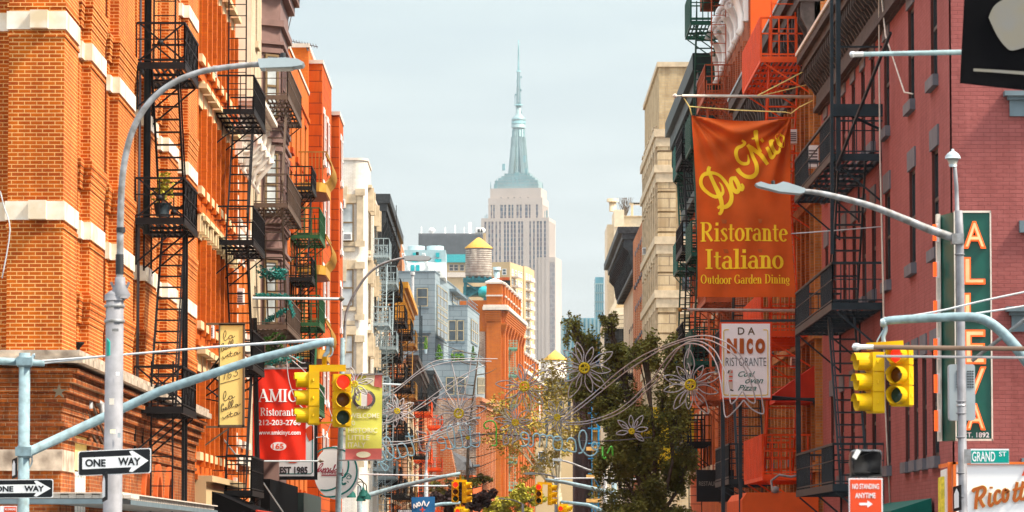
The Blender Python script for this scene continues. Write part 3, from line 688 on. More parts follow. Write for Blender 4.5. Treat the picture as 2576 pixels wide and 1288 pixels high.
# ---- building with the brown bay
D = thing('bay_window_building', 'cream brick tenement with a brown metal bay', 'building', (-7.5, 125, 0))
FD = LF(-7.5); mb = MB(); wall(mb, FD, 116, 133, 0, 19.6, [(118, 118.8, z, z + 1.9) for z in (4.4, 7.6, 10.8, 14, 17)] + [(128, 129, z, z + 1.9) for z in (4.4, 7.6, 10.8, 14, 17)], .2); mb.box(-24, -7.76, 116.05, 132.98, 0, 19.5)
mb.build('wall', 'brick_cream', D)
mb = MB(); mb.box(-24, -7.52, 115.99, 116.05, 13.9, 19.55); mb.build('stucco_side_wall', 'cream', D)
for yc in (118.4, 128.5):
    for z in (4.4, 7.6, 10.8, 14, 17): window(D, FD, yc, z, .8 if yc < 120 else 1.0, 1.9, frame='brown_frame', glass='glass', sill='stone_trim')
bay = MB(); S0, S1 = 121.0, 126.5
prof = [(0, S0), (.56, S0 + .45), (.56, S1 - .45), (0, S1)]
bz = [5.3, 8.5, 11.9, 15.0]                                    # sill heights of the bay's storeys
def bayring(mb, z0, z1, g=0.0):
    mb.prism([FD.P(y + (-g if i < 2 else g), z0, (d + g if d else 0)) for i, (d, y) in enumerate(prof)], (0, 0, z1 - z0))
bayring(bay, 3.6, 19.9, 0)
for z in bz:
    bayring(bay, z - .25, z - .1, .1); bayring(bay, z - .38, z - .25, .05); bayring(bay, z + 2.05, z + 2.2, .08); bayring(bay, z + 2.32, z + 2.42, .12)
bayring(bay, 17.9, 18.1, .12); bayring(bay, 18.9, 19.2, .2); bayring(bay, 19.2, 19.5, .35); bayring(bay, 19.5, 19.9, .5)
bay.build('bay', 'brown', D)
FS = Face((-7.5, 121.0), (.78, .626), (.626, -.78))
for z in bz:
    window(D, FS, .36, z, .5, 2.0, rec=-.035, frame='brown_frame', glass='glass_blind', fw=.07)
    for k in range(3): window(D, LF(-6.94), 122.3 + k * 1.45, z, 1.0, 2.0, rec=-.03, frame='brown', glass='glass')
for z in bz: pnl = MB(); pnl.fbox(FS, .12, .6, z - 1.05, z - .55, .01, .03); pnl.fbox(FS, .2, .52, z - .95, z - .65, .03, .045); pnl.build('bay_panel', 'brown', D)
part_box(D, 'shopfront', 'black_cloth', -7.48, -6.9, 116.5, 132.5, 0, 3.58)
fire_escape('brown fire escape with tinsel garlands in front of the brown bay', 1, -7.5, 117.4, 125.5, 1.02, [4.9, 8.2, 11.9, 15.2], 'brown_iron', rail=.95, drop=False, bsp=.3, t=.026)
tn = thing('tinsel_garland', 'teal tinsel garland wound along a brown fire escape railing', 'garland', (-6.5, 118, 9.1))
mb = MB(); rnd = random.Random(3)
for (a, b) in ((Vector((-7.4, 117.36, 9.15)), Vector((-6.48, 117.36, 9.12))), (Vector((-6.46, 117.36, 9.12)), Vector((-6.46, 120.5, 8.7))), (Vector((-7.2, 117.5, 8.3)), Vector((-6.5, 117.6, 8.75)))):
    n = 140
    for k in range(n):
        q = a + (b - a) * (k / n); dd = Vector((rnd.uniform(-1, 1), rnd.uniform(-1, 1), rnd.uniform(-1, 1))) * .09
        mb.bar(q - dd, q + dd, .018)
mb.build('tinsel', 'teal_tinsel', tn)

# ---- orange buildings with balconies
E = thing('orange_balcony_building', 'orange painted house with ochre round balconies', 'building', (-7.3, 140, 0))
FE = LF(-7.3); mb = MB(); rows = [(3.6, 5.6), (6.6, 8.6), (9.6, 11.6), (12.6, 14.6), (15.4, 17.2)]; ops = []
for y in (134.2, 137.6, 140.6, 144.0):
    for a, b in rows: ops.append((y, y + 1.0, a, b))
wall(mb, FE, 133.02, 147, 0, 18.7, ops, .22); mb.box(-24, -7.58, 133.05, 146.98, 0, 18.6); mb.fbox(FE, 133.02, 147, 17.6, 17.75, 0, .06)
mb.build('wall', 'brick_orange', E)
mb = MB(); mb.box(-24, -7.26, 133.0, 147.0, 18.7, 18.82); mb.build('coping', 'pale_coping', E)
for y in (134.2, 137.6, 140.6, 144.0):
    for a, b in rows: window(E, FE, y + .5, a, 1.0, b - a, frame='dark_frame', glass='glass', lintel='brick_deep', sill='brick_deep')
for bi, z in enumerate((8.3, 11.35, 14.35)):
    bt = thing('round_balcony', ['lowest ochre balcony with curved bars on the orange house', 'middle ochre balcony with curved bars on the orange house', 'topmost ochre balcony with curved bars on the orange house'][bi], 'balcony', (-6.8, 141.5, z), 'ochre balconies on the orange house')
    P = lambda a, y, zz: Vector((-7.3 + a, y, zz))
    mb = MB(); mb.prism([P(0, 139.6, z), P(.75, 139.6, z), P(1.0, 140.0, z), P(1.0, 143.4, z), P(.75, 143.8, z), P(0, 143.8, z)], (0, 0, .34)); mb.build('balcony_base', 'ochre', bt)
    mb = MB(); mb.prism([P(.05, 139.7, z - .02), P(.7, 139.7, z - .02), P(.93, 140.05, z - .02), P(.93, 143.3, z - .02), P(.7, 143.7, z - .02), P(.05, 143.7, z - .02)], (0, 0, .015)); mb.build('balcony_underside', 'brown', bt)
    mb = MB()
    def bell(a, y, ax, ay):
        return [P(a + ax * q, y + ay * q, z + .34 + h) for q, h in ((0, 0), (.17, .18), (.24, .42), (.2, .68), (.06, .92), (0, 1.02), (.02, 1.1))]
    for k in range(26):
        y = 139.95 + k * .14; mb.tube(bell(.98, y, 1, 0), .03, 4)
    for k in range(7): mb.bar(P(.1 + k * .13, 139.62, z + .3), P(.1 + k * .13, 139.62, z + 1.42), .03)
    mb.bar(P(0, 139.62, z + 1.44), P(1.0, 139.62, z + 1.44), .05); mb.bar(P(1.0, 139.62, z + 1.44), P(1.0, 143.8, z + 1.44), .05)
    mb.build('railing', 'ochre_iron', bt)
fire_escape('green fire escape with black stairs beside the ochre balconies', 1, -7.3, 134.4, 138.9, 1.0, [6.2, 9.25, 12.3], 'green_iron', rail=1.0, bsp=.25, t=.026, drop=False)
fire_escape('black iron stair landing fixed above the green fire escape', 1, -7.3, 133.4, 136.6, .78, [7.75, 10.75, 13.9], 'black_iron', rail=.75, bsp=.25, t=.03, drop=False, flip=True)
part_box(E, 'shopfront', 'green_cornice', -7.28, -6.75, 133.5, 146.5, 0, 3.4)
E2 = thing('tall_orange_building', 'tall rusticated orange building rising behind the balcony house', 'building', (-7.0, 153, 0))
mb = MB(); mb.box(-24, -7.33, 147.02, 156, 0, 20.55); mb.build('rear_wall', 'brick_orange', E2)
mb = MB(); mb.box(-7.33, -6.82, 147.6, 155.8, 0, 20.0); mb.box(-7.33, -6.52, 156, 160.2, 0, 18.95); mb.box(-24, -7.33, 156, 160.2, 0, 18.9); mb.build('wall', 'brick_deep', E2)
mb = MB(); mb.box(-24, -7.28, 146.95, 156, 20.55, 20.7); mb.box(-7.4, -6.78, 147.55, 155.85, 20.0, 20.14); mb.box(-7.4, -6.48, 155.95, 160.25, 18.95, 19.1); mb.build('coping', 'pale_coping', E2)
for z in (4, 7.2, 10.4, 13.6, 16.4):
    for y in (149.2, 152.4): window(E2, LF(-6.82), y, z, .9, 1.8, rec=-.03, frame='white', glass='glass', lintel='white', sill='white', lh=.25)
    window(E2, LF(-6.52), 158, z, .9, 1.7, rec=-.03, frame='white', glass='glass', lintel='white', sill='white', lh=.25)

# ---- white ornate corner house beyond the crossing
Fb = thing('white_corner_house', 'white brick corner house with tan stone pilasters and brackets', 'building', (-7, 205, 0))
mb = MB(); n = 8; r = .7
poly = [(-24, 200, 0)] + [(-6.9 - r + r * math.sin(q * math.pi / 2 / n), 200 + r - r * math.cos(q * math.pi / 2 / n), 0) for q in range(n + 1)] + [(-6.9, 206, 0), (-24, 206, 0)]
mb.prism(poly, (0, 0, 21.5)); mb.box(-24, -6.78, 206, 216, 0, 20.0); mb.build('wall', 'brick_white', Fb)
mb = MB(); mb.prism([(x + (.05 if x > -20 else 0), y - (.05 if y < 201 else 0), 21.5) for x, y, _ in poly], (0, 0, .12)); mb.box(-24, -6.7, 206, 216, 20, 20.15); mb.build('coping', 'pale_coping', Fb)
FF = SF(200)
for (ya, yb) in ((511, 609), (677, 772), (842, 930), (1000, 1085)):
    za, zb = ZZ(yb, 200), ZZ(ya, 200)
    for xc in (-8.05, -9.9): window(Fb, FF, xc, za, .95, zb - za, rec=-.05, frame='brown_frame', glass='glass_blind', lintel='stone_trim', sill='stone_trim', lh=.45, fw=.07, lout=.08)
for z0, z1 in ((17.0, 20.0), (13.2, 16.2), (9.4, 12.4), (5.6, 8.6)):
    tr = MB(); tr.fbox(FF, -7.42, -7.08, z0 + .3, z1 - .3, 0, .1); tr.fbox(FF, -7.5, -7.0, z1 - .35, z1, 0, .16); tr.fbox(FF, -7.5, -7.0, z0, z0 + .3, 0, .14)
    tr.fbox(FF, -8.65, -7.5, z0 - .25, z0 - .05, 0, .08)
    tr.prism([FF.P(-8.2, z1 + .1, 0), FF.P(-7.9, z1 + .1, 0), FF.P(-7.98, z1 - 1.0, 0), FF.P(-8.12, z1 - 1.0, 0)], (0, -.22, 0))
    tr.build('stone_pilaster', 'stone_trim', Fb); FL = LF(-6.9)
    for y in (201.6, 204.2): tr = MB(); tr.fbox(FL, y, y + .5, z1 - 1.0, z1 + .2, 0, .3); tr.fbox(FL, y - .2, y + .7, z1 + .2, z1 + .35, 0, .2); tr.build('stone_bracket', 'stone_trim', Fb)
    for y in (207.5, 211): tr = MB(); tr.fbox(LF(-6.78), y, y + .5, z1 - 1.3, z1 - .2, 0, .28); tr.build('stone_bracket', 'stone_trim', Fb)
for z in (5.8, 9.6, 13.4, 17.0):
    window(Fb, LF(-6.9), 203, z, 1.0, 2.0, rec=-.04, frame='brown_frame', glass='glass_dark', lintel='stone_trim', sill='stone_trim')
    for y in (208.6, 212.6): window(Fb, LF(-6.78), y, z, 1.0, 2.0, rec=-.04, frame='dark_frame', glass='glass_dark', lintel='stone_trim', sill='stone_trim')
fire_escape('pale blue fire escape with curled bars on the white corner house', 1, -6.78, 206.6, 211.5, .82, [5.6, 9.6, 13.35, 17.0], 'grey_iron', rail=.95, curl=True, bsp=.25, t=.04)

def flat_house(name, label, x, y0, y1, h, mat, wmat, rows, ys, cm=None, ch=1.6, cp=.6, frame='dark_frame', glass='glass', step=1.4, ww=1.0, wh=1.9):
    t = thing(name, label, 'building', (x, (y0 + y1) / 2, 0)); sgn = -1 if x < 0 else 1; F = LF(x) if x < 0 else RF(x)
    mb = MB(); wall(mb, F, y0, y1, 0, h, [(y, y + ww, z, z + wh) for y in ys for z in rows], .22)
    mb.box(min(x + sgn * .28, sgn * 26), max(x + sgn * .28, sgn * 26), y0 + .02, y1 - .02, 0, h - .1); mb.build('wall', mat, t)
    for y in ys:
        for z in rows: window(t, F, y + ww / 2, z, ww, wh, frame=frame, glass=glass, lintel=wmat, sill=wmat)
    if cm: cornice(t, F, y0 + .05, y1 - .05, h + .3, ch, cp, cm, step)
    return t
G1 = flat_house('dark_cornice_house', 'house with a black scrolled cornice next to the white corner house', -7.05, 216.05, 246, 20.9, 'brick_cream', 'stone_trim', (4.5, 8.2, 11.9, 15.6), (217.5, 220.5, 223.5, 226.5, 229.5, 232.5, 235.5, 238.5, 241.5), 'black_cornice', 3.2, .9, step=3.0)
fire_escape('pale curled fire escape on the house with the black scrolled cornice', 1, -7.05, 219, 224, 1.15, [5.4, 9.0, 12.7, 16.4], 'grey_iron', rail=.95, curl=True, bsp=.25, t=.045)
fire_escape('black fire escape on the house with the black scrolled cornice', 1, -7.05, 226.5, 232, 1.2, [5.2, 8.8, 12.5, 16.2], 'black_iron', rail=.95, bsp=.25, t=.05, top_ladder=21.5)
fire_escape('second black fire escape beside the pale curled one', 1, -7.05, 224.6, 226.2, 1.1, [5.2, 8.8, 12.5, 16.2], 'black_iron', rail=.95, bsp=.22, t=.05)
G2 = flat_house('gold_cornice_house', 'orange house with a golden cornice far down the left row', -7.0, 246.05, 276, 18.0, 'brick_orange', 'stone_trim', (4.5, 8.0, 11.5, 15.0), tuple(247.5 + 3 * i for i in range(9)), 'gold', 2.4, 1.15, step=2.0)
for k, (ya, m_, lab) in enumerate(((235, 'black_iron', 'black fire escape just before the golden cornice'), (249, 'black_iron', 'black fire escape in the middle of the golden cornice house'), (262, 'ochre_iron', 'ochre fire escape at the far end of the golden cornice house'))):
    fire_escape(lab, 1, -7.0 if ya > 240 else -7.05, ya, ya + 6.5, 1.25, [4.6, 8.1, 11.6, 15.1], m_, rail=1.0, bsp=.3, t=.055, flip=bool(k % 2))
G3 = flat_house('brown_cornice_house', 'cream house with a dark scalloped cornice past the golden cornice', -6.6, 276.05, 318, 14.8, 'brick_cream', 'stone_trim', (4.2, 7.8, 11.4), tuple(278 + 3.2 * i for i in range(12)), 'dark_cornice', 2.4, .8, step=2.5)
fire_escape('black fire escape on the cream house with dark scallops', 1, -6.6, 282, 289, 1.25, [4.4, 8.0, 11.6], 'black_iron', rail=1.0, bsp=.3, t=.06)
fire_escape('rust red fire escape on the cream house with dark scallops', 1, -6.6, 296, 304, 1.3, [4.4, 8.0, 11.6], 'red_iron', rail=1.0, bsp=.3, t=.06)
G4 = flat_house('scroll_cornice_house', 'orange brick house with a black scrolled end bracket near the slate building', -6.2, 318.05, 352, 15.6, 'brick_far', 'stone_trim', (4.2, 7.8, 11.4), tuple(320 + 3.4 * i for i in range(9)), 'black_cornice', 2.0, .9, step=3)
fire_escape('rust red fire escape on the far orange brick house', 1, -6.2, 330, 338, 1.2, [4.4, 8.0, 11.6], 'red_iron', rail=1.0, bsp=.35, t=.065)
fl = thing('steel_flue', 'tall dark grey steel flue rising past the fire escapes', 'flue', (XX(1059, 300), 300, 0))
mb = MB(); p = W(1059, 768, 300); mb.box(p.x - .13, p.x - .01, 299.9, 300.1, 0, p.z); mb.box(p.x + .01, p.x + .12, 299.9, 300.1, 0, p.z - .8)
for z in range(2, 20, 3): mb.box(p.x - .15, p.x + .14, 299.88, 300.12, z, z + .12)
mb.build('flue_pipe', 'blue_iron', fl)
# ================================================================ FAR LEFT AND CENTRE
ANG = R(4.1)
def rblock(mb, FS, FE, ws, le, z0, z1):
    c = Vector((FS.o[0], FS.o[1], 0)); a = FS.P(ws, 0) ; b = FE.P(le, 0); d = a + (b - c)
    q = [c, a, d, b]; mb.hexa([Vector((p.x, p.y, z0)) for p in q] + [Vector((p.x, p.y, z1)) for p in q])
def uE(FE, x):
    k = (x - 1258) / FPX; return (k * FE.o[1] - FE.o[0]) / (FE.u[0] - k * FE.u[1])
def uS(FS, x):
    k = (x - 1258) / FPX; return (k * FS.o[1] - FS.o[0]) / (FS.u[0] - k * FS.u[1])
def win_px(parent, F, uf, xa, xb, ya, yb, **kw):
    u0, u1 = sorted((uf(F, xa), uf(F, xb))); p = F.P((u0 + u1) / 2, 0); z0, z1 = ZZ(yb, p.y), ZZ(ya, p.y)
    return window(parent, F, (u0 + u1) / 2, z0, u1 - u0, z1 - z0, **kw)
H = thing('slate_building', 'grey-blue panelled building with stepped terraces', 'building', (XX(1094, 410), 410, 16))
FS1, FE1 = rot_faces(XX(1094, 410), 410, ANG); z1 = ZZ(684, 410)
FS2, FE2 = rot_faces(XX(1176, 404), 404, ANG); z2 = ZZ(770, 404)
FS3, FE3 = rot_faces(XX(1197, 392), 392, ANG); z3 = ZZ(911, 392)
mb = MB(); rblock(mb, FS1, FE1, 8, 32, 16, z1); rblock(mb, FS2, FE2, 2.0, 16, 16, z2); rblock(mb, FS3, FE3, 5, 12, 16.4, z3); mb.build('wall', 'slate', H)
mb = MB()
for FS_, FE_, ws, le, z in ((FS1, FE1, 8, 32, z1), (FS2, FE2, 2, 16, z2), (FS3, FE3, 5, 12, z3)):
    mb.fbox(FS_, -.06, ws, z, z + .12, -.3, .06); mb.fbox(FE_, 0, le, z, z + .12, -.3, .06)
mb.fbox(FE1, uE(FE1, 1130), uE(FE1, 1160), ZZ(728, 425), ZZ(722, 425), 0, .8); mb.fbox(FS1, .4, 4.2, ZZ(837, 409), ZZ(831, 409), 0, .3)
mb.build('coping', 'slate_trim', H)
kw = dict(rec=-.06, frame='tan_frame', glass='glass', lintel='slate_trim', sill='slate_trim', lh=.14, fw=.08)
win_px(H, FS1, uS, 1048, 1076, 725, 771, **kw); win_px(H, FE1, uE, 1098, 1123, 726, 775, bars=3, **kw); win_px(H, FE1, uE, 1098, 1123, 779, 808, bars=3, **kw)
win_px(H, FE1, uE, 1098, 1123, 812, 852, bars=3, **kw); win_px(H, FE1, uE, 1137, 1154, 735, 766, bars=3, **kw)
win_px(H, FS1, uS, 1045, 1076, 845, 880, **kw)
win_px(H, FS2, uS, 1128, 1148, 806, 858, **kw); win_px(H, FS2, uS, 1150, 1167, 806, 858, **kw); win_px(H, FE2, uE, 1184, 1200, 808, 862, bars=3, **kw)
win_px(H, FS2, uS, 1138, 1166, 882, 906, **kw)
win_px(H, FS3, uS, 1122, 1143, 949, 993, **kw); win_px(H, FS3, uS, 1149, 1171, 949, 993, **kw)
for k in range(6): win_px(H, FE3, uE, 1200 + k * 3, 1202.2 + k * 3, 950, 990, **dict(kw, bars=1, lintel=None, sill=None))
mb = MB()
for FS_, ws, FE_, le, z in ((FS3, 4.9, FE3, 11.5, z3 + .12), (FS2, 1.9, FE2, 15, z2 + .12)):
    for hh in (.45, .85): mb.bar(FS_.P(0, z + hh, -.1), FS_.P(ws, z + hh, -.1), .05); mb.bar(FE_.P(0, z + hh, -.1), FE_.P(le, z + hh, -.1), .05)
    for k in range(int(ws / 1.1)): mb.bar(FS_.P(k * 1.1, z, -.1), FS_.P(k * 1.1, z + .85, -.1), .05)
    for k in range(int(le / 2)): mb.bar(FE_.P(k * 2, z, -.1), FE_.P(k * 2, z + .85, -.1), .05)
mb.build('terrace_rail', 'slate_trim', H)
I = thing('mottled_brick_block', 'brick block under the grey-blue panelled terraces', 'building', (XX(1176, 392), 392, 0))
FSi, FEi = rot_faces(XX(1198.5, 391.7), 391.7, ANG)
mb = MB(); rblock(mb, FSi, FEi, 11, 24, 0, 16.4); mb.build('wall', 'brick_far', I)
mb = MB(); mb.fbox(FSi, .02, 4.6, 0, 16.2, .0, .06); mb.build('mottled_side_wall', 'brick_old', I)
mb = MB(); mb.fbox(FEi, 0, 24, 15.6, 16.55, 0, .35); mb.fbox(FEi, 0, 24, 16.1, 16.5, .35, .6)
for k in range(12): mb.fbox(FEi, .4 + k * 2, 1.0 + k * 2, 0, 15.6, 0, .25)
mb.build('pilaster', 'brick_far', I)
for k in range(11):
    for z in (3, 7, 11): window(I, FEi, 1.7 + k * 2, z, 1.1, 2.4, rec=-.04, frame='terracotta', glass='glass_dark')
def conifer(label, x, yb, yt, d, wpx):
    p = W(x, yb, d); h = ZZ(yt, d) - p.z; t = thing('conifer_shrub', label, 'shrub', p, 'clipped terrace conifers'); rnd = random.Random(int(x))
    mb = MB(); r = wpx * d / FPX / 2
    for k in range(420):
        q = rnd.random() ** 1.3; rr = r * (math.sin(min(1, q * 2.2 + .12) * math.pi / 2) * (1 - q) ** .75 + .03) * rnd.uniform(.6, 1.15); a = rnd.uniform(0, 6.28)
        c = p + Vector((math.cos(a) * rr, math.sin(a) * rr, q * h)); s = r * .3
        v = [c + Vector((rnd.uniform(-s, s), rnd.uniform(-s, s), rnd.uniform(-s, s * 1.8))) for _ in range(3)]; mb.add(v, [(0, 1, 2)])
    mb.build('foliage', 'leaf_conifer', t)
    mb = MB(); mb.lathe(p + Vector((0, 0, -.4)), [(r * .5, 0), (r * .7, .45)], 10); mb.build('pot', 'slate_trim', t)
conifer('larger clipped conifer on the slate terrace', 1105, 909, 870, 393, 20); conifer('smaller clipped conifer at the right of the slate terrace', 1190, 908, 872, 392.5, 13)
conifer('small yellowish conifer on the upper left slate balcony', 1071, 880, 848, 404, 12)
hd = thing('planter_hedge', 'low clipped hedge under the terrace window', 'hedge', W(1152, 905, 393)); mb = MB(); rnd = random.Random(5)
for k in range(400):
    c = W(1137 + rnd.random() * 30, 905 - rnd.random() * 13, 393 + rnd.random()); mb.add([c + Vector((rnd.uniform(-.2, .2), rnd.uniform(-.2, .2), rnd.uniform(-.2, .2))) for _ in range(3)], [(0, 1, 2)])
mb.build('foliage', 'leaf_conifer', hd)
# cooling plant on the slate roof
cw = thing('cooling_tower', 'pale blue rooftop cooling plant with two round fans', 'machinery', (XX(1068, 418), 418, z1))
X = lambda x: XX(x, 416); Z = lambda y: ZZ(y, 416)
mb = MB(); mb.box(X(1016), X(1121), 416, 424, Z(661), Z(629)); mb.build('casing', 'mech', cw)
mb = MB(); mb.box(X(1022), X(1121), 415.8, 424.2, z1 - .2, Z(661)); mb.box(X(1075), X(1108), 415.2, 415.9, Z(684), Z(668)); mb.build('plinth', 'white', cw)
mb = MB()
for a in (1023, 1071): mb.lathe(((X(a) + X(a + 44)) / 2, 419.5, Z(631)), [(X(a + 44) / 2 - X(a) / 2, 0), (X(a + 44) / 2 - X(a) / 2, Z(614) - Z(631)), (X(a + 44) / 2 - X(a) / 2 - .12, Z(613) - Z(631)), (X(a + 44) / 2 - X(a) / 2 - .14, .1)], 28)
mb.build('fan_ring', 'mech', cw)
mb = MB()
for a in (1038, 1096): mb.box(X(a), X(a + 9), 415.85, 416, Z(647), Z(636)); mb.prism([(X(a - 3), 415.9, Z(652)), (X(a + 14), 415.9, Z(652)), (X(a + 14), 415.9, Z(658)), (X(a + 5), 415.9, Z(661)), (X(a - 3), 415.9, Z(658))], (0, .12, 0))
for a in (1033, 1046): mb.box(X(a), X(a + 9), 415.7, 415.9, Z(682), Z(667))
mb.build('blue_badge', 'turquoise', cw)
mb = MB()
for a in (1012, 1063):
    for o in (0, 5): mb.bar((X(a + o), 414.5, Z(640)), (X(a + o + 13), 415.4, Z(686)), .1)
    for k in range(9): q = k / 9; mb.bar((X(a + 13 * q), 414.5 + q * .9, Z(640 + 46 * q)), (X(a + 13 * q + 5), 414.5 + q * .9, Z(640 + 46 * q)), .07)
mb.build('ladder', 'white', cw)
mb = MB(); mb.tube([W(1038, 770, 405), W(1038, 690, 405)], .16, 8); mb.tube([W(1038, 692, 405), W(1038, 684, 405)], .26, 8); tag(mb.build('vent_pipe', 'galv', loc=W(1038, 770, 405)), 'pale vent pipe against the left of the slate building', 'pipe')
# small gabled brick house
ch = thing('gabled_brick_house', 'low brick house with a dark slate gable in front of the mottled block', 'building', (XX(1150, 350), 350, 0))
FSc, FEc = rot_faces(XX(1190, 352), 352, ANG); mb = MB(); rblock(mb, FSc, FEc, 1.7, 12, 0, ZZ(1195, 352)); mb.build('wall', 'terracotta', ch)
mb = MB(); a, b = XX(1112, 345), XX(1133, 345); zt, zm = ZZ(1085, 345), ZZ(1150, 345)
mb.prism([(XX(1098, 345), 345, 0), (XX(1148, 345), 345, 0), (XX(1145, 345), 345, ZZ(1180, 345)), (XX(1128, 345), 345, ZZ(1098, 345)), (XX(1098, 345), 345, ZZ(1098, 345))], (0, 6, 0)); mb.build('gable_wall', 'brick_far', ch)
mb = MB(); mb.prism([W(1140, 1140, 351), W(1150, 1182, 350.5), W(1192, 1184, 352), W(1184, 1160, 355)], (0, .5, .15)); mb.build('roof', 'roof', ch)
mb = MB()
for k in range(4): x = 1158 + k * 9; mb.prism([W(x, 1183, 351.5), W(x + 7, 1183, 351.5), W(x + 4, 1160, 351.5)], (0, 1, 0))
for k in range(9): x = 1146 + k * 5; mb.box(XX(x, 351.6), XX(x + 2.5, 351.6), 351.2, 351.9, ZZ(1194, 351), ZZ(1185, 351))
mb.build('dormer', 'roof', ch)

# ---- red turreted building with piers
J = thing('turreted_brick_building', 'tall red-orange brick building with pale capped turrets along the parapet', 'building', (XX(1260, 520), 520, 0))
FSj, FEj = rot_faces(XX(1260, 520), 520, ANG); zj = ZZ(772, 520)
mb = MB(); rblock(mb, FSj, FEj, 11, 39, 0, zj); FS2j, FE2j = rot_faces(FEj.P(39, 0).x, FEj.P(39, 0).y, ANG); zj2 = ZZ(945, 575)
rblock(mb, FS2j, FE2j, 9, 42, 0, zj2)
mb.fbox(FSj, -.05, 1.9, 0, zj - 2.0, 0, .5); mb.fbox(FSj, .4, .75, zj - 4.2, zj - 2, .5, .52)
for L, z, Fx, n in ((39, zj, FEj, 7), (42, zj2, FE2j, 9)):
    for k in range(n + 1):
        u = (L - 1.3) * k / n; mb.fbox(Fx, u, u + 1.3, 0, z - 2.2, 0, .55)
        for q in range(5): mb.fbox(Fx, u - .1 - .1 * q, u + 1.4 + .1 * q, z - 3.4 + q * .24, z - 3.17 + q * .24, 0, .6 + .06 * q)
    for q in range(6): mb.fbox(Fx, 0, L, z - 2.2 + q * .28, z - 1.95 + q * .28, 0, .5 + .09 * q)
    mb.fbox(Fx, 0, L, z * .47, z * .47 + .5, 0, .8)
for q in range(6): mb.fbox(FSj, -.1, 2.1, zj - 2.2 + q * .28, zj - 1.95 + q * .28, 0, .5 + .09 * q)
mb.fbox(FSj, -.3, 2.4, zj * .47, zj * .47 + .5, 0, .8)
tu = []
for k in range(7): tu.append((FEj, .4 + k * 5.2, zj, 2.0, 3.0))
for k in range(7): tu.append((FE2j, .4 + k * 5.6, zj2, 2.0, 2.6))
for Fx, u, z, w_, h_ in tu: mb.fbox(Fx, u, u + w_, z, z + h_, -1.6, .5)
mb.fbox(FSj, -.2, 1.9, zj, zj + 3.1, -2, .45); mb.fbox(FSj, 1.9, 11, zj, zj + .9, -.5, 0)
mb.build('wall', 'brick_puck', J)
mb = MB()
for Fx, L, z in ((FEj, 39, zj), (FE2j, 42, zj2)): mb.fbox(Fx, -.6, L, z - .45, z, 0, 1.15); mb.fbox(Fx, -.6, L, z, z + .25, 0, .9)
mb.fbox(FSj, -.9, 2.4, zj - .45, zj, 0, 1.1); mb.fbox(FSj, -.7, 2.3, zj, zj + .25, 0, .9)
for Fx, u, z, w_, h_ in tu + [(FSj, -.2, zj, 2.1, 3.1)]:
    a, b = u - .2, u + w_ + .2; q = [Fx.P(a, z + h_, .7), Fx.P(b, z + h_, .7), Fx.P(b, z + h_, -1.8), Fx.P(a, z + h_, -1.8)]
    mb.prism(q, (0, 0, .25)); q = [p + Vector((0, 0, .25)) for p in q]; ap = Fx.P((a + b) / 2, z + h_ + .85, -.5); mb.add(q + [ap], [(0, 1, 4), (1, 2, 4), (2, 3, 4), (3, 0, 4)])
    mb.fbox(Fx, u - .1, u + w_ + .1, z + h_ * .45, z + h_ * .45 + .2, .5, .65)
mb.build('pale_coping', 'pale_coping', J)
mb = MB(); mb.fbox(FSj, 2.1, 10.9, 0, zj - 3.3, .0, .12)
mb.build('old_side_wall', 'brick_old', J)
for Fx, L, z, n in ((FEj, 39, zj, 7), (FE2j, 42, zj2, 9)):
    for k in range(n):
        u = (L - 1.3) * (k + .5) / n + .65
        for r_ in range(6):
            zz = 2.5 + r_ * (z - 7) / 6
            window(J, Fx, u, zz, 2.4, (z - 7) / 6 - 1.3, rec=-.05, frame='terracotta', glass='glass_dark', fw=.25, bars=2)
fe = fire_escape('verdigris fire escape stack on the turreted red building', 1, FEj.P(10, 0).x, 527, 532.5, 1.5, [9.0, 12.8, 16.6, 20.5, 24.6, 28.3], 'copper_green', rail=1.1, panel='copper_green', bsp=.4, t=.07, drop=False)
# water tank on the roof behind
wt = thing('water_tank', 'weathered wooden water tank with a yellow cone roof on teal legs', 'water tank', (XX(1204, 556), 556, zj))
c = W(1204, 697, 556); k5 = 556 / FPX; r = 33.5 * k5
mb = MB(); mb.lathe(c, [(r * .97, 0), (r, .4), (r * .985, (697 - 624) * k5)], 44); mb.build('barrel', 'tank_wood', wt)
mb = MB()
for q in range(12): z = .15 + (q / 12) ** .85 * 71 * k5; mb.lathe(c + Vector((0, 0, z)), [(r * 1.002, 0), (r * 1.012, .01), (r * 1.012, .05), (r * 1.002, .06)], 44)
mb.build('hoop', 'brown', wt)
mb = MB(); mb.lathe(c + Vector((0, 0, 73 * k5)), [(r * 1.05, -.05), (r * 1.05, .06), (.25, 26 * k5), (.05, 27 * k5)], 40); mb.build('roof', 'tank_roof', wt)
mb = MB()
for x in (1175, 1190, 1205, 1220, 1233): mb.bar(W(x, 700, 554), W(x, 700, 560), .35, .5)
mb.bar(W(1165, 705, 554.5), W(1240, 705, 554.5), .5, .7); mb.bar(W(1165, 705, 559), W(1240, 705, 559), .5, .7)
for x, d in ((1170, 554.5), (1237, 554.5), (1172, 559), (1235, 559)): mb.bar(W(x, 708, d), W(x - (2 if x < 1200 else -2), 762, d), .35)
mb.bar(W(1172, 712, 554.5), W(1236, 750, 554.5), .2); mb.bar(W(1236, 712, 554.5), W(1172, 750, 554.5), .2); mb.box(XX(1165, 556), XX(1222, 556), 555, 558, ZZ(745, 556), ZZ(722, 556))
mb.build('support_frame', 'teal_steel', wt)
bt = thing('pump_tank', 'round turquoise pump tank beside the water tank legs', 'tank', W(1228, 752, 553))
mb = MB(); mb.lathe(W(1222, 735, 553), [(.02, -1.1), (.55, -1.0), (.85, -.5), (.85, 1.0), (.5, 1.3), (.02, 1.35)], 18, 'x'); mb.build('shell', 'turquoise', bt)
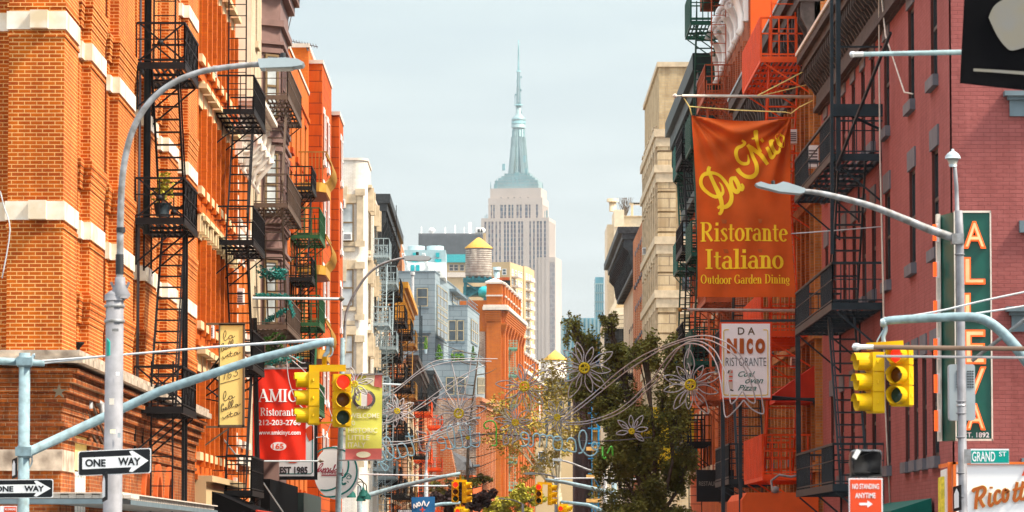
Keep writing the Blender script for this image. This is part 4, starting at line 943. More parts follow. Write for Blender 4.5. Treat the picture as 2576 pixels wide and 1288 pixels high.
mb = MB(); mb.box(XX(1216, 553), XX(1233, 553), 552.5, 553.5, ZZ(756, 553), ZZ(744, 553)); mb.build('cradle', 'teal_steel', bt)
bx = thing('roof_bulkhead', 'dark grey rooftop bulkhead behind the turrets', 'building', W(1270, 760, 575))
mb = MB(); mb.box(XX(1238, 575), XX(1284, 575), 575, 583, zj - 1, ZZ(705, 575)); mb.build('wall', 'blue_iron', bx)
mb = MB(); mb.box(XX(1236, 574), XX(1282, 574), 574.5, 583, ZZ(705, 575), ZZ(698, 575)); mb.build('parapet', 'terracotta', bx); mb = MB(); mb.tube([W(1250, 700, 574), W(1250, 676, 574)], .4, 10); mb.tube([W(1250, 680, 574), W(1250, 672, 574)], .6, 10); mb.build('vent_stack', 'mech', bx)

# ---- far apartment tower, screen building, skyscraper
T = thing('sand_apartment_tower', 'sand coloured apartment tower with stacked balconies', 'building', (XX(1283, 1200), 1200, 0))
FSt, FEt = rot_faces(XX(1283, 1200), 1200, R(12)); zt = ZZ(659, 1200)
mb = MB(); rblock(mb, FSt, FEt, 6, 38, 0, zt); mb.fbox(FEt, 20, 30, 0, zt + 0.2, 0, .4); mb.build('wall', 'sand', T)
zz = zt - 4
while zz > ZZ(985, 1200):
    for u, w_ in ((3.5, 2.4), (8.5, 2.0), (13, 1.8), (17, 2.2), (23.2, 2.4), (27.5, 2.0), (33, 2.0)): window(T, FEt, u, zz, w_, 2.0, rec=-.45 if 20 < u < 30 else -.05, frame='white', glass='glass_blind' if (int(u * 7 + zz) % 3) else 'glass', fw=.2)
    for u in (1.8, 4.6): window(T, FSt, u, zz, 1.3, 1.9, rec=-.05, frame='white', glass='glass', fw=.15)
    for u in (5.0, 25.0):
        mb = MB(); mb.fbox(FEt, u - 3, u + 3.6, zz - .6, zz - .25, .0, 2.2); mb.fbox(FEt, u - 3, u + 3.6, zz - .2, zz + .7, 2.0, 2.1); mb.build('balcony', 'pale_coping', T)
    zz -= 3.0
Lb = thing('screen_roof_building', 'broad beige block with a grey metal rooftop screen', 'building', (XX(1130, 1500), 1500, 0))
X = lambda x: XX(x, 1500); Z = lambda y: ZZ(y, 1500)
mb = MB(); mb.box(X(1052), X(1215), 1500, 1540, Z(640), Z(587)); mb.build('roof_screen', 'screen', Lb)
mb = MB(); mb.box(X(1195), X(1222), 1502, 1540, Z(640), Z(585)); mb.box(X(1060), X(1232), 1501, 1545, 0, Z(658)); mb.build('wall', 'sand', Lb)
mb = MB()
for k in range(36): x = 1053 + k * 4.5; mb.box(X(x), X(x + .7), 1499.6, 1500, Z(638), Z(588))
mb.build('screen_rib', 'slate_trim', Lb)
mb = MB(); mb.box(X(1122), X(1214), 1499.5, 1520, Z(660), Z(640)); mb.build('netting', 'turquoise', Lb)
for x in (1135, 1147, 1162, 1178):
    window(Lb, SF(1501), X(x), Z(681), 1.7, 2.5, rec=-.08, frame='pale_coping', glass='glass_dark', fw=.15)
mb = MB(); mb.box(X(1125), X(1200), 1500.2, 1501, Z(697), Z(685)); mb.build('balcony', 'pale_coping', Lb)
mb = MB()
for x, y in ((1060, 570), (1085, 578), (1120, 572), (1145, 566), (1168, 572), (1205, 575)): mb.tube([W(x, 590, 1503), W(x, y, 1503)], .15, 4)
mb.tube([W(1182, 590, 1503), W(1182, 560, 1503)], .6, 8); mb.lathe(W(1086, 588, 1503), [(.3, 0), (1.3, .8), (1.3, 1.6), (.3, 2.4)], 10)
for x in (1202, 1208, 1214): mb.lathe(W(x, 580, 1500), [(.1, .4), (1.2, 0), (1.1, .1)], 12, 'y'); mb.tube([W(x, 580, 1500), W(x, 590, 1500)], .15, 5)
mb.build('aerial', 'white', Lb)
ob = thing('orange_distant_block', 'orange block peeping over the golden cornice', 'building', (XX(985, 420), 420, 0))
mb = MB(); mb.box(XX(950, 420), XX(1008, 420), 420, 436, 0, ZZ(612, 420)); mb.build('wall', 'brick_far', ob); part_box(ob, 'coping', 'pale_coping', XX(949, 420), XX(1009, 420), 419.8, 436, ZZ(612, 420), ZZ(607, 420))

S = thing('stepped_skyscraper', 'pale limestone skyscraper with setbacks and a tall antenna mast', 'skyscraper', (XX(1304.5, 3440), 3440, 0))
K = 3440 / FPX; SX, SY = S.location.x, 3440
zy = lambda y: ZZ(y, 3440)
M['esb_win'] = brick('skyscraper_window_strip', (.07, .14, .21), (.17, .13, .17), (.30, .31, .33), bw=5, rh=3.9, ms=.55, stain=(.8, .7, .75), stain_amt=.5, stain_scale=.05, bump=0)
def tier(w_, d_, z0, z1, strips, estr, dep=1.0, cap=4.0):
    st = MB(); wn = MB()
    wn.box(SX - w_ / 2 + dep, SX + w_ / 2 - dep, SY - d_ / 2 + dep, SY + d_ / 2 - dep, z0, z1 - .5)
    st.box(SX - w_ / 2, SX + w_ / 2, SY - d_ / 2, SY + d_ / 2, z1 - cap, z1)
    e = 0.0
    for a, b in strips + [(1.0, 1.0)]:
        st.box(SX - w_ / 2 + e * w_, SX - w_ / 2 + a * w_, SY - d_ / 2, SY - d_ / 2 + 2.2, z0, z1 - cap); e = b
    e = 0.0
    for a, b in estr + [(1.0, 1.0)]:
        for sx in (SX + w_ / 2 - 2.2, SX - w_ / 2): st.box(sx, sx + 2.2, SY - d_ / 2 + e * d_ + .01, SY - d_ / 2 + a * d_, z0, z1 - cap)
        e = b
    st.build('setback', 'esb_stone', S); wn.build('window_strip', 'esb_win', S)
def rep(lst): return lst + sorted((1 - b, 1 - a) for a, b in lst if b < .5)
side = [(.045, .075), (.105, .135), (.15, .18), (.21, .235), (.265, .29)]; mid = [(.335, .365), (.38, .41), (.435, .465), (.48, .51)]
full = side + mid + [(.545, .575), (.59, .62)] + sorted((1 - b, 1 - a) for a, b in side)
est = [(.08 + .15 * k, .15 + .15 * k) for k in range(6)]
tier(60.7, 41, 0, zy(553), full, est, cap=3)
tier(48.5, 38, zy(553), zy(502.5), [(.03, .07), (.09, .12), (.22, .27), (.29, .33), (.37, .41), (.43, .465), (.52, .56), (.58, .62), (.68, .73), (.75, .78), (.88, .92)], est, cap=6)
tier(45.6, 35, zy(502.5), zy(478), [(.2, .23), (.34, .37), (.46, .49), (.58, .61), (.73, .76)], est[:4], cap=8)
lw = MB(); lw.box(SX + 20, SX + 36, SY - 20, SY + 18, 0, zy(652)); lw.box(SX - 36, SX - 20, SY - 20, SY + 18, 0, zy(690)); lw.build('lower_wing', 'esb_stone', S)
lw = MB()
for k in range(5): lw.box(SX + 31.2 + k * .9, SX + 31.6 + k * .9, SY - 20.15, SY - 20, 0, zy(665))
lw.build('wing_window', 'esb_win', S)
mt = MB(); tl = MB()
for k, (w_, ya, yb) in enumerate(((40, 478, 466), (38.5, 466, 457), (33, 457, 450), (28, 450, 445), (23, 445, 438))):
    mt.box(SX - w_ / 2, SX + w_ / 2, SY - w_ * .36, SY + w_ * .36, zy(ya) - .2, zy(yb)); tl.box(SX - w_ / 2 + .3, SX + w_ / 2 - .3, SY - w_ * .36 - .15, SY + w_ * .36 + .15, zy(yb) - 1.6, zy(yb) - .7)
    for q in range(10): mt.box(SX - w_ / 2 + q * w_ / 10, SX - w_ / 2 + q * w_ / 10 + .5, SY - w_ * .36 - .3, SY - w_ * .36, zy(ya), zy(yb) - .3)
for a in range(4):                                # winged buttresses
    ca, sa = math.cos(a * math.pi / 2 + math.pi / 4), math.sin(a * math.pi / 2 + math.pi / 4)
    for (r0, r1, ya, yb) in ((10.6, 9.6, 438, 418), (9.6, 8.5, 418, 395), (8.4, 7.4, 395, 370), (7.2, 6.6, 370, 345)):
        for off in (-1.6, 1.6):
            p = Vector((SX + ca * r0 * .8, SY + sa * r0 * .8, zy(ya))); q = Vector((SX + ca * r1 * .8, SY + sa * r1 * .8, zy(yb))); o = Vector((-sa * off, ca * off, 0)); mt.bar(p + o, q + o, 2.6, 2.6)
mt.lathe((SX, SY, 0), [(5.6, zy(438)), (5.4, zy(322))], 24); mt.lathe((SX, SY, 0), [(6.4, zy(322)), (6.4, zy(314)), (6.0, zy(313)), (6.0, zy(304)), (6.3, zy(303)), (6.3, zy(300)), (5.5, zy(296)), (4.0, zy(292)), (2.9, zy(288))], 24)
mt.lathe((SX, SY, 0), [(2.5, zy(289)), (2.4, zy(265))], 12)
mt.build('mast', 'esb_metal', S)
for k in range(14):
    t = 2 * math.pi * k / 14; tl.box(SX + math.cos(t) * 5.5 - .35, SX + math.cos(t) * 5.5 + .35, SY + math.sin(t) * 5.5 - .35, SY + math.sin(t) * 5.5 + .35, zy(438), zy(326))
tl.lathe((SX, SY, 0), [(6.45, zy(312)), (6.45, zy(305))], 24); tl.lathe((SX, SY, 0), [(6.2, zy(301)), (6.2, zy(298.5))], 24); tl.box(SX - 2.2, SX + 2.2, SY - 9.2, SY - 8, zy(446), zy(436)); tl.build('glazing_band', 'esb_teal', S)
an = MB(); an.lathe((SX, SY, 0), [(3.9, zy(266)), (3.9, zy(263.5))], 12); an.lathe((SX, SY, 0), [(2.1, zy(181)), (2.1, zy(178))], 12)
for k in range(4):
    t = math.pi / 4 + k * math.pi / 2
    an.bar((SX + math.cos(t) * 2.2, SY + math.sin(t) * 2.2, zy(264)), (SX + math.cos(t) * 1.3, SY + math.sin(t) * 1.3, zy(180)), .45); an.bar((SX + math.cos(t) * 1.0, SY + math.sin(t) * 1.0, zy(180)), (SX, SY, zy(125)), .4)
for k in range(22): z = zy(262) + (zy(182) - zy(262)) * k / 22; r = 1.9 - .8 * k / 22; an.box(SX - r, SX + r, SY - r, SY + r, z, z + .5)
for k in range(12): z = zy(176) + (zy(130) - zy(176)) * k / 12; an.box(SX - .6, SX + .6, SY - .6, SY + .6, z, z + .6)
for k in range(9): t = k * 2.4; z = zy(285 - k * 11); an.box(SX + math.cos(t) * 2.6 - .5, SX + math.cos(t) * 2.6 + .5, SY - .5, SY + .5, z, z + 2)
an.tube([(SX, SY, zy(180)), (SX, SY, zy(128)), (SX, SY, zy(100))], .85, 6, .45); an.tube([(SX - 3.2, SY, zy(262)), (SX - 3.2, SY, zy(238))], .35, 5); an.build('antenna', 'esb_teal', S)
rt = MB(); rnd = random.Random(11)
for k in range(26):
    x = SX + rnd.uniform(-28, 28); z = zy(553) if abs(x - SX) > 24.5 else zy(478) if abs(x - SX) > 19 else zy(466); h_ = rnd.uniform(2, 7); rt.box(x - .25, x + .25, SY - 14, SY - 13.5, z, z + h_)
for x, y in ((1273, 420), (1330, 432), (1326, 400), (1253, 470)): p = W(x, y, 3426); rt.box(p.x - 1.2, p.x + 1.2, 3425, 3427, p.z - 3, p.z + 3)
rt.build('roof_aerial', 'esb_teal', S)
S.rotation_euler.z = -R(9)
mb = MB(); mb.box(XX(1498, 1700), XX(1519, 1700), 1700, 1720, 0, ZZ(697, 1700)); gt = thing('glass_tower', 'slim blue glass tower in the distance', 'tower', (XX(1508, 1700), 1700, 0)); mb.build('glass_wall', 'tower_glass', gt)
mb = MB()
for k in range(14): z = ZZ(697, 1700) - 3.2 - k * 4; mb.box(XX(1498, 1700) - .1, XX(1519, 1700) + .1, 1699.8, 1720, z, z + .5)
for k in range(5): x = XX(1498 + k * 5, 1700); mb.box(x - .15, x + .15, 1699.8, 1700, 0, ZZ(715, 1700))
mb.build('floor_line', 'esb_metal', gt)
mb = MB(); mb.box(XX(1413, 1500), XX(1532, 1500), 1500, 1530, 0, ZZ(800, 1500)); gt = thing('glass_block', 'low pale blue glass block beyond the dark tree', 'building', (XX(1470, 1500), 1500, 0)); mb.build('glass_wall', 'tower_glass', gt)
mb = MB()
for k in range(12): x = XX(1413 + k * 10, 1500); mb.box(x, x + .8, 1499.6, 1500, 0, ZZ(801, 1500))
mb.build('mullion', 'esb_metal', gt)
# second tank, pole and pale building behind the yellow trees
w2 = thing('pale_water_tank', 'pale water tank with a yellow cone roof on a dark trestle', 'water tank', W(1397, 990, 640)); k6 = 640 / FPX
mb = MB(); mb.lathe(W(1397, 955, 640), [(28 * k6, 0), (28 * k6, 46 * k6)], 28); mb.build('barrel', 'pale_coping', w2)
mb = MB(); mb.lathe(W(1397, 906, 640), [(30 * k6, 0), (30 * k6, .15), (.1, 25 * k6)], 28); mb.build('roof', 'tank_roof', w2)
mb = MB(); mb.bar(W(1352, 962, 638), W(1440, 962, 638), .6, .9)
for x in (1358, 1375, 1392, 1410, 1432): mb.bar(W(x, 960, 638), W(x, 1100, 638), .5)
mb.bar(W(1358, 965, 638), W(1392, 1030, 638), .3); mb.bar(W(1392, 965, 638), W(1358, 1030, 638), .3); mb.build('trestle', 'blue_iron', w2)
ph = thing('pale_yellow_house', 'pale yellow house glimpsed behind the yellow tree branches', 'building', (XX(1390, 480), 480, 0))
mb = MB(); mb.box(XX(1348, 480), XX(1500, 480), 480, 492, 0, ZZ(1110, 480)); mb.box(XX(1330, 690), XX(1450, 690), 690, 700, 0, ZZ(985, 690)); mb.build('wall', 'sand', ph)
for x in (1363, 1400): window(ph, SF(480), XX(x, 480), ZZ(1170, 480), .9, 1.7, rec=-.05, frame='white', glass='glass', sill='white')
mb = MB(); mb.tube([W(1357, 1100, 450), W(1357, 905, 450)], .1, 8); tag(mb.build('white_mast', 'offwhite', loc=W(1357, 1100, 450)), 'thin white mast in front of the skyscraper base', 'mast')
# ================================================================ RIGHT SIDE
Q = thing('pink_brick_building', 'pink painted brick corner building with grey lintels and a bracketed cornice', 'building', (7.5, 64, 0))
FQ = RF(7.5); ops = []; YS = 64.006
r3 = [(66.0, 67.0), (69.7, 70.7), (74.2, 75.2), (77.1, 77.9), (79.2, 80.0), (81.4, 82.2), (83.7, 84.5), (86.2, 87.0), (88.3, 89.1)]
r1 = [(66.2, 67.2), (68.1, 68.8), (69.5, 70.2), (71.0, 71.7), (74.4, 75.3), (77.3, 78.1), (79.4, 80.2), (82, 82.8), (84.5, 85.3), (87, 87.8)]
for a, b in r3: ops.append((a, b, 9.65, 11.4)); ops.append((a, b, 6.68, 8.42))
for a, b in r1: ops.append((a, b, 3.12, 4.95))
mb = MB(); wall(mb, FQ, YS, 90, 0, 12.9, ops, .2)
FQs = SF(64); sops = [(8.72, 9.9, 2.95 + k * 2.45, 4.85 + k * 2.45) for k in range(4)] + [(11.2, 12.4, 2.95 + k * 2.45, 4.85 + k * 2.45) for k in range(4)]
sops = [(a, b, *zz) for a, b in ((8.72, 9.9), (11.4, 12.6)) for zz in ((ZZ(1152, 64), ZZ(842, 64)), (ZZ(555, 64), ZZ(300, 64)), (ZZ(-40, 64), ZZ(-320, 64)))]
wall(mb, FQs, 7.5, 26, 0, 12.9, sops, .2); mb.box(7.76, 26, 64.26, 89.98, 0, 12.85); mb.build('wall', 'brick_pink', Q)
for rr, z, h in ((r3, 9.65, 1.75), (r3, 6.68, 1.74), (r1, 3.12, 1.83)):
    for a, b in rr:
        window(Q, FQ, (a + b) / 2, z, b - a, h, rec=.1, frame='dark_frame', glass='glass_dark', lintel='lintel_grey', sill='lintel_grey', lh=.36, fw=.07)
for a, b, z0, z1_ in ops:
    rv = MB(); rv.quad(FQ.P(b - .004, z0, -.001), FQ.P(b - .004, z1_, -.001), FQ.P(b - .004, z1_, -.19), FQ.P(b - .004, z0, -.19)); rv.build('recess_shade', 'reveal_shade', Q)  # dark sheet over each far jamb, shade painted as colour
for a, b, z0, z1_ in sops:
    o = window(Q, FQs, (a + b) / 2, z0, b - a, z1_ - z0, rec=.08, frame='dark_frame', glass='glass', sill='slate_trim', fw=.13)
    mb = MB(); mb.fbox(FQs, a - .26, b + .26, z1_ + .05, z1_ + .32, 0, .06); mb.fbox(FQs, a - .3, b + .3, z1_ + .32, z1_ + .38, 0, .12); mb.fbox(FQs, a - .36, b + .36, z1_ + .38, z1_ + .46, 0, .2); mb.build('window_hood', 'slate_trim', Q)
    mb = MB(); mb.quad(FQs.P(a + .14, z0 + (z1_ - z0) * .5, -.05), FQs.P(b - .14, z0 + (z1_ - z0) * .5, -.05), FQs.P(b - .14, z1_ - .16, -.05), FQs.P(a + .14, z1_ - .16, -.05)); mb.build('window_blind', 'glass_blind', o)
cornice(Q, FQ, 64.05, 89.95, 13.0, 1.25, .56, 'dark_cornice', .5, bh=.55, bw=.16)
mb = MB(); mb.fbox(FQ, 64, 90, 11.62, 11.72, 0, .08)
for k in range(86): mb.fbox(FQ, 64.1 + k * .3, 64.22 + k * .3, 11.72, 11.9, 0, .07)
mb.build('dentil_course', 'dark_cornice', Q)
mb = MB(); mb.fbox(FQ, 64, 90, 12.98, 13.06, -.2, .6); mb.build('gutter_edge', 'offwhite', Q)
fire_escape('blue-grey fire escape with long barred balconies on the pink building', -1, 7.5, 75.8, 85.2, .98, [2.72, 6.27, 9.2], 'blue_iron', gap=(78.6, 81.6), rail=.85, bsp=.16, t=.02, drop=False)
g = thing('gooseneck_hoist', 'dark iron hoist beam with a bent brace on the pink wall', 'bracket', (7.0, 75.6, 10.3))
mb = MB(); mb.bar(W(2095, 278, 75.6), W(2254, 278, 75.6), .16, .24); mb.tube([W(2138, 290, 75.6), W(2235, 335, 75.6), W(2250, 333, 75.6), W(2253, 318, 75.6), W(2253, 285, 75.6)], .03, 6)
mb.bar(W(2093, 0, 75.6) + Vector((0, 0, 1.5)), W(2093, 640, 75.6), .065); mb.bar(W(2109, 0, 75.6) + Vector((0, 0, 1.5)), W(2109, 430, 75.6), .09)
for y in (118, 304): mb.bar(W(2109, y, 75.6), (7.6, 75.6, W(2109, y, 75.6).z), .035)
mb.bar(W(2105, 420, 75.5), W(2240, 82, 72), .05); mb.build('frame', 'blue_iron', g)
ww = thing('hanging_cable', 'long pale cables hanging down the front of the pink building', 'cable', (7.1, 74.6, 11))
mb = MB(); mb.tube([W(2211, -40, 74.5), W(2212, 200, 74.5), W(2214, 400, 74.5), W(2222, 700, 74.5), W(2226, 1000, 74.5), W(2240, 1288, 74.5)], .018, 5)
mb.tube([W(2214, -40, 74.4), W(2228, 90, 73), W(2248, 150, 72), W(2275, 232, 70.5), W(2296, 236, 70)], .016, 5); mb.tube([W(2212, 200, 74.5), W(2218, 600, 74.6), W(2226, 990, 74.6)], .012, 4); mb.build('cable', 'offwhite', ww)

# ---- Da Nico building
N = flat_house('golden_brick_house', 'golden brick house carrying the orange banner and red fire escape', 7.5, 90.02, 116, 14.6, 'brick_gold', 'lintel_grey', (3.8, 6.9, 10.2), (91.6, 94.3, 97.0, 99.7, 102.4, 105.1, 107.8, 110.5, 113.2), 'dark_cornice', 2.0, .62, step=.9)
mb = MB()
for k in range(19): mb.fbox(RF(7.5), 90.3 + k * 1.36, 90.62 + k * 1.36, 0, 12.8, 0, .14)
for z in (3.3, 6.4, 9.6): mb.fbox(RF(7.5), 90.1, 115.9, z, z + .22, 0, .2)
mb.build('brick_pier', 'brick_gold', N)
mb = MB(); mb.fbox(RF(7.5), 90.1, 116, 14.9, 14.98, -.2, .66); mb.build('gutter_edge', 'grey_iron', N)
fire_escape('orange-red fire escape behind the orange restaurant banner', -1, 7.5, 91.8, 98.6, 1.27, [3.2, 6.6, 9.9, 13.15], 'red_iron', rail=1.0, panel='red_iron', bsp=.2, t=.035, top_ladder=17.0, drop=False, flip=True)
fe = fire_escape('blue-grey fire escape behind the hanging pizzeria sign', -1, 7.5, 104, 110.5, 1.35, [3.3, 6.6, 9.9], 'blue_iron', rail=1.0, bsp=.2, t=.035, drop=True)
po = thing('sign_mast', 'dark steel frame carrying the hanging pizzeria sign', 'frame', W(2008, 1288, 90.7))
mb = MB(); a = W(2006, 775, 90.7); mb.bar(a, (a.x + .02, 90.7, 0), .11); mb.bar(W(1812, 808, 90.6), W(2010, 806, 90.6), .06); mb.bar(W(1812, 1004, 90.6), W(2012, 1004, 90.6), .06)
mb.bar(W(1818, 1010, 91), (W(1818, 1010, 91).x, 91, 0), .09); mb.bar(W(1862, 1010, 91), (W(1862, 1010, 91).x, 91, 0), .08)
mb.bar(W(2006, 1004, 90.7), (7.5, 90.7, W(2006, 1004, 90.7).z), .06); mb.tube([W(1942, 998, 90.5), W(2010, 1004, 90.5), W(2046, 1008, 90.6), W(2054, 1030, 90.7), W(2054, 1288, 90.8)], .035, 6); mb.build('frame', 'blue_iron', po)
aw = thing('shed_awning', 'plain red canvas awning over an upper window of the golden house', 'awning', W(2010, 965, 91.5))
mb = MB(); mb.prism([W(2055, 915, 91.4), W(1950, 990, 91.4), W(1950, 1012, 91.4), W(2055, 1012, 91.4)], (0, 2.0, 0)); mb.build('canvas', 'red_awning', aw)
aw = thing('shop_awning', 'wide orange-red shop awning at the foot of the golden house', 'awning', W(1930, 1288, 90.5))
mb = MB(); mb.prism([(7.4, 90.2, ZZ(1240, 91)), (XX(1872, 91), 90.2, ZZ(1240, 91)), (XX(1860, 91), 90.2, ZZ(1258, 91)), (XX(1860, 91), 90.2, 1.6), (7.4, 90.2, 1.6)], (0, 6, 0)); mb.build('canvas', 'orange_awning', aw)
mb = MB(); mb.tube([W(1945, 1240, 90.4), W(1940, 1210, 90.4), W(1960, 1195, 90.4), W(1990, 1200, 90.4), W(2010, 1195, 90.4)], .03, 6); mb.lathe(W(1950, 1232, 90.2), [(.02, -.08), (.09, -.06), (.09, .06), (.02, .08)], 10); mb.build('pipe_vent', 'galv', aw)

U = flat_house('white_scroll_house', 'rust brick house with white scrolls and an orange side wall', 7.5, 116.02, 131, 20.4, 'brick_rust', 'stone_trim', (4.0, 7.2, 10.4, 13.6), (117.2, 119.8, 122.4, 125.0, 127.6), None)
part_box(U, 'side_wall', 'orange_awning', 7.55, 22, 115.97, 116.02, 14.5, 20.3)
FU = RF(7.5)
for k in range(7):
    y = 116.2 + k * 2.1
    mb = MB(); pts = []
    for q in range(22): th = q * .42; r = .27 * (1 - q / 30); pts.append(FU.P(y + .2, 18.5 + math.sin(th) * r, .28 + math.cos(th) * r))
    mb.tube(pts, .1, 6, .05); mb.fbox(FU, y, y + .4, 17.4, 19.6, 0, .14); mb.tube([FU.P(y + .2, 18.1, .4), FU.P(y + .2, 17.6, .22), FU.P(y + .2, 17.2, .2), FU.P(y + .2, 17.0, .3)], .1, 6); mb.build('scroll_bracket', 'white', U)
mb = MB()
for k in range(12): mb.fbox(FU, 116.3 + k * 1.25, 116.6 + k * 1.25, 3, 16.8, 0, .16)
mb.fbox(FU, 116.1, 130.9, 19.7, 20.5, 0, .7); mb.build('brick_pier', 'brick_rust', U)
fire_escape('rust orange fire escape on the house with white scrolls', -1, 7.5, 121.8, 127, 1.0, [6.2, 9.3, 12.5, 15.8], 'rust_iron', rail=.95, bsp=.2, t=.03, top_ladder=19.5)
fire_escape('dark green fire escape rising beside the dark cornice', -1, 7.5, 127.8, 131.6, 1.15, [7.6, 11.2, 14.8, 18.9], 'dkgreen_iron', rail=1.1, panel='dkgreen_iron', bsp=.3, t=.035, drop=False, flip=True)
V = flat_house('red_dark_cornice_house', 'red-orange house under a deep dark green bracketed cornice', 7.5, 131.03, 153, 18.0, 'brick_red', 'stone_trim', (4.4, 7.6, 10.8, 14.0), (132.5, 135.5, 138.5, 141.5, 144.5, 147.5, 150.5), 'green_cornice', 3.6, .95, step=1.5)
mb = MB(); mb.box(7.5, 22, 130.98, 131.03, 17.0, 17.9); mb.build('parapet', 'brick_red', V)
fire_escape('black fire escape with teal front panel on the red house', -1, 7.5, 147.3, 150.8, .72, [5.2, 8.5, 12.1, 15.8], 'dkgreen_iron', rail=1.1, panel='teal_iron', bsp=.25, t=.035, top_ladder=18, drop=False)
fire_escape('dark fire escape in the middle of the red house', -1, 7.5, 137.5, 142.5, 1.0, [5.2, 8.5, 12.1, 15.4], 'black_iron', rail=1.0, bsp=.25, t=.035)
# ---- beige corner house beyond the crossing
We = thing('beige_corner_house', 'tall beige stone corner house beyond the crossing on the right', 'building', (8.25, 200, 0))
FWs = SF(200); mb = MB(); zt = ZZ(168, 200)
mb.box(8.25, 24, 200, 220, 0, zt); mb.build('wall', 'beige_brick_wall' if 'beige_brick_wall' in M else 'brick_beige', We)
FWw = RF(8.25); tr = MB(); s2 = MB()
tr.box(8.15, 24, 199.9, 220.1, zt, zt + .25)
for zz in (ZZ(330, 200), ZZ(420, 200), ZZ(600, 200), ZZ(735, 200), ZZ(905, 200), ZZ(1060, 200)):
    tr.box(7.98, 12, 199.78, 220.2, zz - .3, zz + .1); tr.box(8.08, 12, 199.86, 220.1, zz - .8, zz - .3)
z = 1.0
while z < ZZ(345, 200):                         # rusticated quoins
    s2.box(8.17, 9.1, 199.9, 200.5, z, z + .95); s2.box(8.17, 8.5, 200.5, 201.4, z, z + .95); z += 1.05
for zz in (6.2, 10.0, 13.7, 17.2, 20.7):
    o = window(We, FWs, 9.95, zz, 1.1, 2.4, rec=-.05, frame='dark_frame', glass='glass', lintel='stone_trim', sill='stone_trim', lh=.4)
    for y in (202.6, 205.6, 208.6, 211.6, 214.6, 217.4): window(We, FWw, y, zz, 1.1, 2.3, rec=-.05, frame='brown_frame', glass='glass_dark', lintel='stone_trim', sill='stone_trim', lh=.3, hood=.25)
for y in (201.2, 204.1, 207.1, 210.1, 213.1, 216, 218.6): tr.box(8.05, 8.3, y - .25, y + .25, 3, ZZ(345, 200))
tr.build('stone_course', 'stone_trim', We); s2.build('quoin', 'beige_stone', We)
# ---- further right row
Xb = flat_house('orange_far_house', 'narrow orange brick house wedged beside the beige corner house', 8.6, 222, 250, ZZ(560, 235), 'brick_far', 'lintel_grey', (4, 7.5, 11, 14.5, 18), (224, 227, 230, 233, 236, 239, 242, 245), None)
Xc = flat_house('hooded_cornice_house', 'house with a drooping black cornice and dark window surrounds', 9.1, 251, 285, ZZ(600, 262) - .4, 'brick_cream', 'dark_cornice', (4, 7.5, 11, 14.5), (254, 257.5, 261, 264.5, 268, 271.5), 'black_cornice', 2.7, 1.45, step=1.6)
fire_escape('dark fire escape under the drooping black cornice', -1, 9.1, 256, 262, 1.1, [5.2, 9.0, 12.8], 'black_iron', rail=1.1, bsp=.3, t=.05)
mb = MB(); Xd = thing('pale_terraced_block', 'pale beige stepped block with roof garden pergola', 'building', (9, 330, 0))
X = lambda x, d=330: XX(x, d); Z = lambda y, d=330: ZZ(y, d)
mb.box(X(1567), X(1660), 330, 338, 0, Z(545)); mb.box(X(1545), X(1570), 329, 336, 0, Z(530)); mb.box(X(1529), X(1547), 331, 339, 0, Z(562)); mb.build('wall', 'cream', Xd)
tr = MB()
for y in (575, 620, 665, 705, 750, 795): tr.box(X(1545), X(1568), 328.95, 329.05, Z(y), Z(y) + .08)
tr.box(X(1562), X(1661), 329.8, 330.2, Z(545), Z(543)); tr.build('joint', 'stone_trim', Xd)
tr = MB(); tr.tube([W(1541, 532, 332), W(1541, 505, 332)], .3, 8); tr.tube([W(1541, 508, 332), W(1541, 500, 332)], .5, 8); tr.bar(W(1590, 545, 332), W(1590, 512, 332), .2)
for k in range(8): tr.bar(W(1586 + k * 5, 510, 332), W(1586 + k * 5, 516, 332), .15)
tr.bar(W(1586, 512, 332), W(1625, 512, 332), .15); tr.build('pergola', 'stone_trim', Xd)
mb = MB(); mb.prism([W(1520, 810, 300), W(1560, 730, 300), W(1600, 728, 300), W(1600, 745, 300), W(1560, 747, 300), W(1528, 820, 300)], (0, 14, 0)); mb.build('sloped_cornice', 'cream', Xd)
mb = MB(); mb.box(XX(1522, 302), XX(1600, 302), 302, 316, 0, ZZ(800, 302)); mb.build('lower_wall', 'cream', Xd)
for k in range(5):
    for yy in (830, 900, 970, 1040, 1110): window(Xd, SF(302), XX(1533 + k * 14, 302), ZZ(yy + 45, 302), .8, 1.5, rec=-.04, frame='dark_frame', glass='glass_dark')
fire_escape('dark fire escape in front of the pale stepped block', -1, XX(1595, 290), 288, 294, 2.2, [6.4, 10.2, 14.0], 'black_iron', rail=1.1, bsp=.35, t=.055, top_ladder=19)
bt = thing('bare_rooftop_shrub', 'leafless shrub on the roof garden of the pale block', 'shrub', W(1572, 545, 333)); mb = MB(); rnd = random.Random(8)
for k in range(36):
    p = W(1572 + rnd.uniform(-3, 3), 546, 333); pts = [p]; v = Vector((rnd.uniform(-.35, .35), 0, 1))
    for q in range(4): pts.append(pts[-1] + v * .42 + Vector((rnd.uniform(-.12, .12), 0, 0)))
    mb.tube(pts, .03, 3, .012)
mb.build('twig', 'bark', bt)
